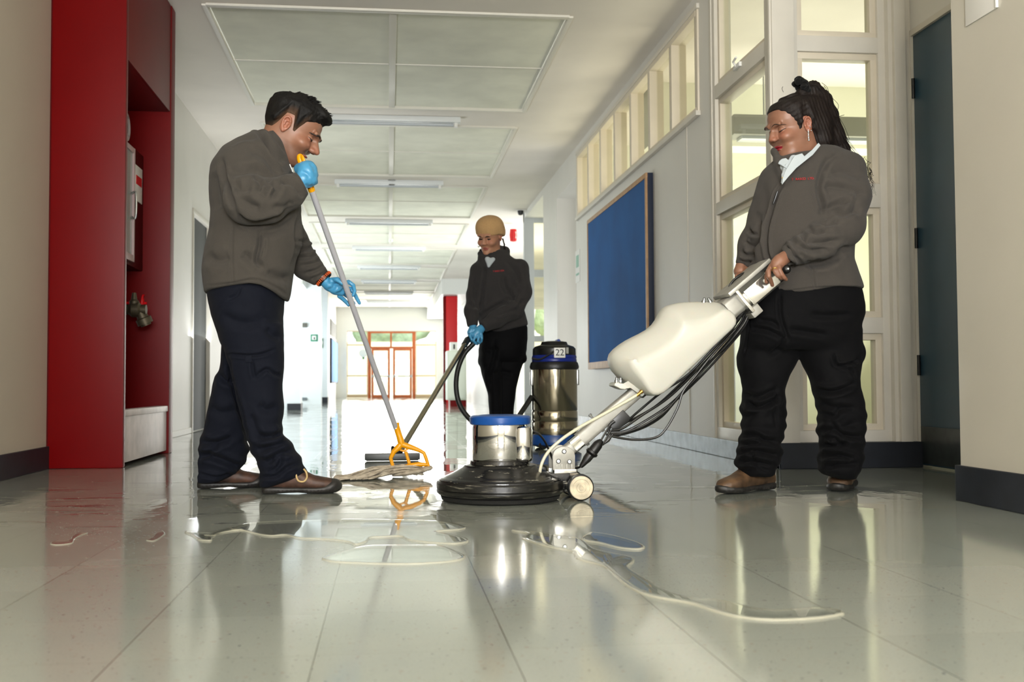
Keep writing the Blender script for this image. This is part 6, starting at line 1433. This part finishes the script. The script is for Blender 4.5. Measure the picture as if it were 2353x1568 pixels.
wl = [(c3((468, 745), (430, 830), (395, 940), (362, 1080), (362, 1200), (385, 1290)), 2.6, .009, .8), (c3((450, 760), (415, 840), (380, 950), (348, 1090), (345, 1200)), 1.8, .002), (c3((430, 1330), (430, 1500)), 1.8, .004), (c3((780, 560), (735, 660), (715, 780), (740, 900), (730, 960)), 4, .010), (c3((740, 935), (800, 905), (860, 880), (930, 870)), 4, .008), (c3((735, 990), (820, 940), (900, 950), (1000, 900)), 5, .009),
      (c3((720, 1010), (780, 1020), (850, 1000)), 4, .006), (c3((640, 1060), (700, 1080), (780, 1060)), 4, .008), (c3((590, 1080), (640, 1130), (740, 1150), (860, 1130)), 4.5, .008), (c3((520, 1120), (580, 1170), (680, 1200), (780, 1190)), 4, .008), (c3((480, 1170), (530, 1200), (590, 1290)), 3.4, .011, .9), (c3((470, 1210), (500, 1240), (545, 1300)), 3, .009, .8), (c3((520, 1150), (570, 1200), (600, 1250)), 3, .008, .8), (c3((600, 1110), (660, 1170)), 3, .004),
      (c3((740, 780), (820, 770), (940, 790), (1040, 830)), 6, .006), (c3((780, 690), (880, 660), (1000, 700)), 7, .005), (c3((860, 1240), (760, 1290), (620, 1300)), 6, .012), (c3((665, 1290), (690, 1470)), 1.8, .004), (c3((430, 1490), (700, 1455), (995, 1455)), 1.6, .002), (c3((840, 540), (780, 600), (760, 700)), 4, .005), (c3((925, 1180), (860, 1200), (840, 1260)), 4, .006),
      (c3((640, 1300), (750, 1290), (870, 1240)), 3, .006), (c3((300, 960), (310, 1100), (262, 1180), (262, 1280)), 4, .010), (c3((240, 1060), (275, 1090), (290, 1080)), 3, .006, .8), (c3((215, 1140), (250, 1170), (270, 1160)), 3, .006, .8), (c3((185, 1210), (230, 1235), (262, 1230)), 3, .006, .8), (c3((165, 1270), (210, 1285), (255, 1275)), 3, .006, .8), (c3((330, 740), (345, 900), (310, 1000)), 8, .004), (c3((560, 560), (640, 620), (560, 720)), 8, .003), (c3((1000, 800), (960, 900), (1000, 960)), 5, .005)]
lo, hi = bounds([X(1680, 320, 3.62), X(2010, 700, 4.22), X(1680, 700, 4.22)], .03)
wjo = solid('jacket', wjk, lo, hi, .0044, M_fleeceW, wo, lambda P, N: crease(P, N, wl)+.0018*fbm(P, 26, 11)+.001*fbm(P, 60, 12)+crease(P, N, [([(1800, 420), (1850, 500), (1900, 560)], 14, .005)], False), label='charcoal fleece jacket, zip half open at the neck')
# shirt in the neck opening
sh = U(s_chain([X(1824, 366, YW-.115), X(1812, 384, YW-.135), X(1803, 402, YW-.145), X(1797, 420, YW-.150)], [.016, .013, .010, .005], .01), s_chain([X(1893, 338, YW-.07), X(1866, 353, YW-.100), X(1845, 365, YW-.110), X(1824, 374, YW-.12)], [.009, .010, .010, .011], .01), s_chain([X(1793, 374, YW-.07), X(1800, 386, YW-.10), X(1805, 396, YW-.125)], [.010, .011, .010], .01))
lo, hi = bounds([X(1785, 330, YW-.19), X(1905, 430, YW-.02)], .02)
so_ = solid('shirt_collar', sh, lo, hi, .003, M_shirt, wo, lambda P, N: crease(P, N, [(c5((590, 975), (620, 1010)), 1.8, .004), (c5((440, 1060), (470, 1010), (490, 990)), 1.8, .004), (c5((345, 1170), (440, 1060)), 2, .004)]))
flap('collar_wing', [(1817, 372), (1827, 357), (1844, 352), (1848, 361), (1866, 345), (1881, 328), (1886, 334), (1868, 356), (1850, 370), (1830, 386), (1812, 406), (1797, 425), (1799, 408), (1806, 391)], [YW-q for q in (.152, .156, .156, .160, .148, .128, .130, .150, .162, .168, .172, .172, .168, .160)], .004, M_shirt, so_)
flap('collar_wing', [(1788, 376), (1791, 370), (1797, 365), (1806, 363), (1818, 373), (1813, 383), (1807, 388), (1800, 381), (1793, 379)], [YW-q for q in (.118, .118, .120, .128, .142, .148, .146, .134, .124)], .004, M_shirt, so_)
for (u, v) in ((1798.5, 409),):
    b = NB(); p = X(u, v, YW-.163); lathe(b, [(0, .002), (.0035, .002), (.0035, 0), (0, 0)], p, (0, -1, 0), 12); obj('button', b, M_gold, so_)
b = NB(); pz = [trace(wjk, X(u, v, YW-.3), ray(u, v), 60)-np.array((0, .003, 0)) for u, v in c3((432, 800), (415, 850), (402, 885))]; tube(b, pz, [.003, .0045, .003], 8); obj('zip_pull', b, M_black, wjo)
# embroidered red lettering on the chest
M_redt = mat('red_embroidery', (176, 26, 34), .7)
def stitch(txt, uv0, uv1, f, size, parent, n=1, nm='embroidery'):
    """letters laid on the cloth along the line uv0-uv1"""
    L_ = len(txt); p0 = np.array(uv0, float); p1 = np.array(uv1, float)
    bm_ = NB()
    for i, ch in enumerate(txt):
        if ch == ' ': continue
        q = p0+(p1-p0)*(i+.5)/L_; r0 = ray(*q); P0 = trace(f, CAM+r0*(3.3 if n == 1 else 6.2), r0, 80); e = 3.
        Pa = trace(f, CAM+ray(q[0]+e, q[1])*(3.3 if n == 1 else 6.2), ray(q[0]+e, q[1]), 80); Pb = trace(f, CAM+ray(q[0], q[1]-e)*(3.3 if n == 1 else 6.2), ray(q[0], q[1]-e), 80)
        x = Vector(Pa-P0).normalized(); y = Vector(Pb-P0); y = (y-x*x.dot(y)).normalized(); nn = x.cross(y)
        o = text('t', ch, size, Vector(P0)+nn*.005, x, y, M_redt, None, .0007); bm_.from_mesh(o.data); bpy.data.objects.remove(o)
    return obj(nm, bm_, M_redt, parent, smooth=False)
stitch('T RASCO LTDA', c3((530, 722))[0], c3((690, 714))[0], wjk, .0125, wjo)
# trousers
LL = [(760, 1712, 1835, 3.98, .10), (800, 1704, 1834, 3.98, .10), (820, 1698, 1832, 3.98, .10), (840, 1699, 1822, 3.98, .098), (862, 1705, 1810, 3.98, .095), (895, 1710, 1799, 3.99, .09), (915, 1709, 1800, 3.99, .088), (936, 1703, 1802, 3.99, .087), (957, 1708, 1802, 3.99, .086), (980, 1708, 1801, 3.99, .085), (1005, 1705, 1796, 3.99, .084), (1024, 1698, 1790, 3.99, .084), (1043, 1698, 1796, 3.99, .084), (1058, 1690, 1788, 3.99, .083), (1072, 1695, 1782, 3.99, .081), (1086, 1703, 1777, 3.99, .078), (1093, 1712, 1772, 3.99, .07)]
LR = [(760, 1836, 1970, 3.93, .10), (800, 1838, 1974, 3.93, .10), (812, 1838, 1978, 3.93, .10), (836, 1848, 1975, 3.93, .098), (874, 1866, 1969, 3.92, .095), (895, 1871, 1972, 3.92, .092), (912, 1876, 1978, 3.92, .09), (953, 1885, 1985, 3.92, .088), (975, 1882, 1985, 3.92, .088), (991, 1881, 1983, 3.92, .087), (1022, 1890, 1980, 3.92, .085), (1045, 1886, 1980, 3.92, .084), (1063, 1883, 1980, 3.92, .083), (1078, 1885, 1972, 3.92, .081), (1092, 1896, 1964, 3.92, .077), (1100, 1925, 1962, 3.92, .06)]
wt = U(lpx([(650, 1745, 1968, YW, .150), (680, 1732, 1975, YW, .155), (700, 1722, 1978, YW, .158), (722, 1714, 1979, YW, .158), (745, 1711, 1971, YW, .155), (775, 1709, 1969, YW, .145), (806, 1712, 1968, YW, .12)], 2.4, .03), (lpx(LL, 2.4, .006), .016), (lpx(LR, 2.4, .006), .016))
wt = U(wt, (s_ell(X(1974, 812, 3.93), (.016, .05, .035)), .012), (s_ell(X(1705, 832, 3.98), (.014, .045, .05)), .012))
wtl = [(c4((300, 330), (420, 350), (520, 400)), 4, .007), (c4((350, 280), (440, 290), (500, 330)), 4, .006), (c4((560, 340), (680, 360), (820, 380)), 5, .006), (c4((540, 380), (500, 460), (420, 520)), 4, .006), (c4((700, 240), (820, 250), (980, 240)), 5, .005), (c4((860, 510), (880, 580), (990, 565), (1020, 540)), 2.2, .008, .8), (c4((890, 590), (960, 600), (1020, 665)), 3, .006), (c4((270, 810), (340, 860), (440, 830), (500, 780)), 4, .011, .9), (c4((250, 770), (360, 790), (480, 740)), 4, .008),
       (c4((260, 920), (340, 900), (430, 870)), 4, .006), (c4((250, 1060), (330, 1050), (400, 1080), (470, 1090)), 4, .011, .9), (c4((240, 1100), (300, 1110), (380, 1100)), 3.5, .008), (c4((230, 1170), (320, 1150), (420, 1170), (490, 1180)), 4, .011, .9), (c4((220, 1230), (320, 1220), (440, 1250)), 3.5, .010, .9), (c4((310, 1150), (330, 1230), (430, 1290)), 3.5, .007), (c4((480, 700), (470, 900), (480, 1000)), 3, .004),
       (c4((740, 740), (830, 760), (930, 740), (1000, 700)), 4, .010, .9), (c4((770, 830), (850, 860), (960, 850)), 5, .007), (c4((780, 900), (860, 920), (900, 880), (1000, 860)), 4, .008), (c4((760, 1020), (850, 1010), (940, 1050), (1050, 1060)), 4, .011, .9), (c4((790, 1110), (870, 1120), (960, 1090)), 4, .010, .9), (c4((770, 1190), (880, 1180), (1000, 1210)), 4, .011, .9), (c4((800, 1270), (900, 1240), (1020, 1240)), 3.5, .009), (c4((830, 960), (900, 1000), (1000, 970)), 4, .006), (c4((300, 230), (285, 400), (262, 510)), 1.6, .004), (c4((500, 100), (505, 250), (560, 420)), 3, .006), (c4((860, 1060), (900, 1100), (960, 1140)), 4, .007)]
lo, hi = bounds([X(1680, 640, 3.76), X(1995, 1110, 4.14), X(1680, 1110, 4.14)], .03)
solid('trousers', wt, lo, hi, .0044, M_trouB, wo, lambda P, N: crease(P, N, wtl)+.003*fbm(P, 22, 14)+.0014*fbm(P, 60, 15)+ankle(P, .42, 14), label='black cargo work trousers')
hA = onZ(1772, 1125, 0); tA = onZ(1650, 1137, 0); shoe(hA, tA-hA, max(.25, np.linalg.norm((tA-hA)[:2])), wo, M_tan, M_sole, M_laceR, hgt=.115, toecap=False)
hB = onZ(1952, 1118, 0); tB = onZ(1893, 1142, 0); d_ = tB-hB; shoe(hB, d_, .262, wo, M_tan, M_sole, M_laceR, hgt=.115, toecap=False)
# ================= woman in the beanie with the suction wand =================
def d5(*pts): return [(x/2.613+980, y/2.613+480) for x, y in pts]
def d3(*pts): return [(x/7.47+1070, y/7.47+490) for x, y in pts]
YB = 7.2
bw = thing('person', 'woman in tan beanie and dark fleece jacket guiding the suction wand, furthest person', 'person', tuple(onZ(1155, 1027, 0)))
SB = 1.0
Rb = rotm((-.46, -.80, -.34), (-.1, -.30, .94)); ob_ = X(1125, 543, YB-.02)-Rb@np.array((0.0, 0, 0))
bf, BLc = head_parts(Rb, ob_, SB, .97, nose=.98, smile=.4)
bn = s_chain([BLc(-.03, 0, -.04), X(1135, 590, YB), X(1140, 620, YB)], [.05, .052, .06], .02)
lo, hi = bounds([BLc(a, b, c) for a in (-.13, .13) for b in (-.1, .1) for c in (-.13, .13)]+[X(1140, 625, YB)], .02); hp = mesh_sdf(U(bf, (bn, .02)), lo, hi, .0034)
inner = U(s_loft([(X(0, v, YB)[2], X(a, v, YB)[0]+.04, X(b_, v, YB)[0]-.04, YB, .08) for v, a, b_ in ((608, 1095, 1195), (680, 1085, 1200), (750, 1095, 1210), (800, 1105, 1205))], 2.3, .03), s_chain([X(1135, 800, YB-.02), X(1137, 900, YB-.02), X(1138, 1014, YB-.02)], [.05, .03, .025], .02), s_chain([X(1170, 800, YB+.03), X(1164, 900, YB+.03), X(1162, 1014, YB+.03)], [.05, .03, .025], .02))
blo, bhi = bounds([X(1070, 590, 7.0), X(1220, 1030, 7.4)], .05); bp = mesh_sdf(inner, blo, bhi, .018)
P_, F_ = merge([hp, bp]); P_ = relax(P_, F_, 1, .3); body = obj('body', (P_, F_), M_skin, bw, angle=None)
addcol(body, P_, skin_cols(Rb, ob_, SB, (178, 130, 102), (164, 92, 80)))
for s in (1, -1):
    face_line('eyebrow', bf, BLc, Rb, [(s*.014, .017), (s*.028, .022), (s*.044, .017)], .0032, M_brow, body, .0006)
    face_line('eye', bf, BLc, Rb, [(s*.018, -.001), (s*.030, -.001), (s*.043, .000)], .0052, M_brow, body, -.0012)
bean = U(s_ell(BLc(-.018, 0, .046), np.array((.112, .092, .078)), Rb), s_ell(BLc(-.035, 0, .004), np.array((.098, .090, .065)), Rb), s_ell(BLc(-.01, 0, .084), np.array((.085, .078, .052)), Rb), k=.03)
bean = Int(bean, lambda P: -(((P-ob_)@Rb)[:, 2]-(.016+.35*np.minimum(0, ((P-ob_)@Rb)[:, 0]-.02)*1.1)), .012)
lo, hi = bounds([BLc(a, b, c) for a in (-.15, .13) for b in (-.12, .12) for c in (-.1, .18)], .02)
def dk(P, N): Q = (P-ob_)@Rb; return .0016*np.sin(np.arctan2(Q[:, 1], Q[:, 0]+.02)*60)
solid('beanie', bean, lo, hi, .004, M_knit, body, dk, label='tan knitted beanie')
b = NB(); R_ = random.Random(4)
for i in range(14):
    pts = [(1157-R_.random()*4, 548), (1159+R_.uniform(-2, 2), 562), (1160+R_.uniform(-4, 3), 574)]; tube(b, [onY(u, v, YB-.06+R_.uniform(-.01, .02)) for u, v in pts], [.0012, .0012, .0006], 4)
h_ = obj('hair_lock', b, M_hairD, body, angle=None); b = NB()
for i in range(8):
    pts = [(1104, 564), (1101-R_.random()*2, 568), (1098+R_.uniform(-1, 2), 566+R_.uniform(-2, 4))]; tube(b, [onY(u, v, YB-.03) for u, v in pts], [.0012, .001, .0006], 4)
h_ = obj('hair_lock', b, M_hairD, body, angle=None)
nk_ = s_cone(X(1128, 598, YB-.03), X(1131, 610, YB-.03), .056, .062)
lo, hi = bounds([X(1105, 575, YB-.12), X(1155, 615, YB+.06)], .02); solid('roll_neck', nk_, lo, hi, .004, M_dark, bw)
bj = lpx([(575, 1106, 1160, YB, .08), (588, 1104, 1172, YB, .10), (598, 1097, 1185, YB, .115), (612, 1091, 1197, YB, .13), (640, 1088, 1202, YB, .14), (680, 1088, 1203, YB, .14), (710, 1092, 1204, YB, .14), (740, 1100, 1212, YB, .145), (760, 1106, 1215, YB, .145), (772, 1110, 1214, YB, .14)], 2.3, .02)
hb_ = [(1090, 772), (1114, 769), (1150, 763), (1190, 754), (1218, 747)]; hbx = [X(u, v, YB)[0] for u, v in hb_]; hbz = [X(u, v, YB)[2] for u, v in hb_]
bj2 = lambda P: smax(bj(P), np.interp(P[:, 0], hbx, hbz)-P[:, 2], .012)
Wb = X(1108, 752, 6.99); db = np.array((-.75, -.2, -.55)); db /= np.linalg.norm(db)
a1 = Int(s_chain([X(1193, 618, 7.16), X(1197, 672, 7.1), X(1180, 712, 7.05), X(1140, 735, 7.0), X(1096, 760, 6.98)], [.068, .068, .064, .052, .036], .03), plane(Wb, db), .006)
Wb2 = X(1086, 750, 7.03)
a2 = Int(s_chain([X(1098, 622, 7.2), X(1090, 680, 7.14), X(1084, 715, 7.08), X(1086, 765, 7.02)], [.055, .05, .045, .033], .03), plane(Wb2, (.1, -.2, -1)), .006)
c_o = s_chain([X(1104, 583, YB-.04), X(1107, 596, YB-.07), X(1118, 614, YB-.115)], [.020, .024, .018], .02); c_p = s_chain([X(1158, 579, YB-.02), X(1154, 596, YB-.06), X(1136, 614, YB-.11)], [.032, .028, .020], .02); c_q = s_chain([X(1112, 578, YB+.02), X(1138, 574, YB+.05), X(1160, 578, YB)], [.034, .036, .036], .02)
bjk = U(bj2, (c_o, .02), (c_p, .02), (c_q, .02), (a2, .016), (a1, .018)); bjk = Sub(bjk, s_cone(X(1131, 600, YB-.03), BLc(.02, 0, -.06), .058, .07), .01)
bjk = Sub(bjk, s_chain([X(1125, 598, YB-.15), X(1122, 617, YB-.16)], [.022, .004], .01), .006)
bl = [(d5((460, 400), (475, 480), (540, 560)), 4, .010), (d5((330, 640), (430, 580), (500, 560)), 3, .008), (d5((300, 400), (290, 500), (320, 620)), 4, .010), (d5((350, 350), (340, 480), (330, 600)), 2, .007), (d5((560, 480), (520, 530), (460, 560)), 3, .007), (d5((250, 560), (280, 590), (300, 580)), 3, .006), (d5((400, 640), (480, 620), (560, 600)), 3, .006), (d5((480, 300), (540, 380), (560, 460)), 4, .006), (d5((590, 545), (560, 580), (540, 640)), 3, .008)]
lo, hi = bounds([X(1066, 565, 6.9), X(1222, 785, 7.4)], .04)
bjo = solid('jacket', bjk, lo, hi, .006, M_fleeceB, bw, lambda P, N: crease(P, N, bl)+.003*fbm(P, 26, 21)+.0012*fbm(P, 60, 22), label='dark fleece jacket zipped to the neck')
shb = U(s_chain([X(1120, 596, YB-.11), X(1122, 612, YB-.135)], [.018, .006]), s_chain([X(1133, 597, YB-.11), X(1124, 612, YB-.135)], [.016, .005])); lo, hi = bounds([X(1112, 588, YB-.17), X(1142, 618, YB-.08)], .02); solid('shirt_collar', shb, lo, hi, .004, M_shirt, bw)
stitch('T RASCO LTDA', d3((470, 1005))[0], d3((655, 990))[0], bjk, .015, bjo, n=2)
bt = U(lpx([(745, 1100, 1212, YB, .13), (780, 1102, 1212, YB, .14), (805, 1101, 1209, YB, .14), (830, 1102, 1204, YB, .12)], 2.4, .03), (lpx([(800, 1101, 1150, YB-.02, .1), (832, 1102, 1150, YB-.03, .1), (863, 1108, 1152, YB-.03, .09), (885, 1115, 1152, YB-.03, .085), (909, 1122, 1152, YB-.03, .08), (955, 1125, 1152, YB-.03, .075), (1000, 1124, 1152, YB-.03, .075), (1018, 1124, 1150, YB-.03, .07)], 2.4, .01), .012), (lpx([(800, 1140, 1210, YB+.03, .1), (828, 1138, 1204, YB+.03, .1), (855, 1138, 1195, YB+.03, .09), (893, 1140, 1186, YB+.03, .085), (932, 1143, 1181, YB+.03, .08), (955, 1144, 1180, YB+.03, .078), (1000, 1145, 1180, YB+.03, .075), (1016, 1147, 1178, YB+.03, .07)], 2.4, .01), .012), (s_ell(X(1204, 824, YB), (.02, .06, .03)), .01), (s_ell(X(1103, 830, YB), (.014, .06, .03)), .01))
tb_ = [(d5((410, 790), (410, 900), (380, 1000), (385, 1100)), 3, .012), (d5((380, 1000), (450, 980), (520, 1000)), 4, .006), (d5((330, 830), (400, 850), (440, 830)), 4, .006)]
lo, hi = bounds([X(1095, 740, 7.0), X(1220, 1025, 7.4), X(1095, 1025, 7.0)], .04)
solid('trousers', bt, lo, hi, .006, M_trouB, bw, lambda P, N: crease(P, N, tb_)+.003*fbm(P, 24, 24), label='black work trousers')
for u, dx in ((1136, -.25), (1162, .12)):
    h = onZ(u, 1022, 0); h[1] = YB+.09 if dx < 0 else YB+.14; h[0] = X(u, 1000, YB)[0]; shoe(h, (dx, -1), .26, bw, M_leather, M_sole, M_lace, hgt=.10)
g1 = hand_sdf(X(1105, 756, 6.99), [(X(1098, 764, 6.975), .030), (X(1092, 770, 6.97), .028)], [[X(1086, 764, 6.965), X(1080, 772, 6.95), X(1084, 782, 6.955), X(1090, 786, 6.97)], [X(1092, 774, 6.95), X(1088, 784, 6.945), X(1094, 790, 6.96)], [X(1100, 774, 6.95), X(1098, 785, 6.945), X(1102, 789, 6.96)], [X(1106, 768, 6.955), X(1107, 778, 6.95), X(1106, 785, 6.965)]], [X(1092, 758, 6.97), X(1084, 758, 6.965), X(1079, 764, 6.965)], .028, .01)
lo, hi = bounds([X(1072, 745, 6.90), X(1116, 796, 7.03)], .03); solid('glove', g1, lo, hi, .0035, M_glove, bw, label='blue glove on the upper hand')
g2 = hand_sdf(X(1087, 752, 7.03), [(X(1086, 764, 7.02), .028), (X(1088, 772, 7.02), .026)], [[X(1080, 768, 7.02), X(1077, 776, 7.0), X(1082, 784, 6.99)], [X(1085, 776, 7.02), X(1083, 786, 7.0), X(1090, 792, 6.99)], [X(1092, 778, 7.02), X(1092, 788, 7.0), X(1097, 791, 6.99)], [X(1098, 776, 7.02), X(1100, 786, 7.0), X(1102, 788, 6.99)]], [X(1080, 758, 7.02), X(1077, 764, 7.0), X(1078, 770, 6.99)], .026, .01)
lo, hi = bounds([X(1070, 745, 6.96), X(1110, 798, 7.08)], .03); solid('glove', g2, lo, hi, .0035, M_glove, bw, label='blue glove on the lower hand')
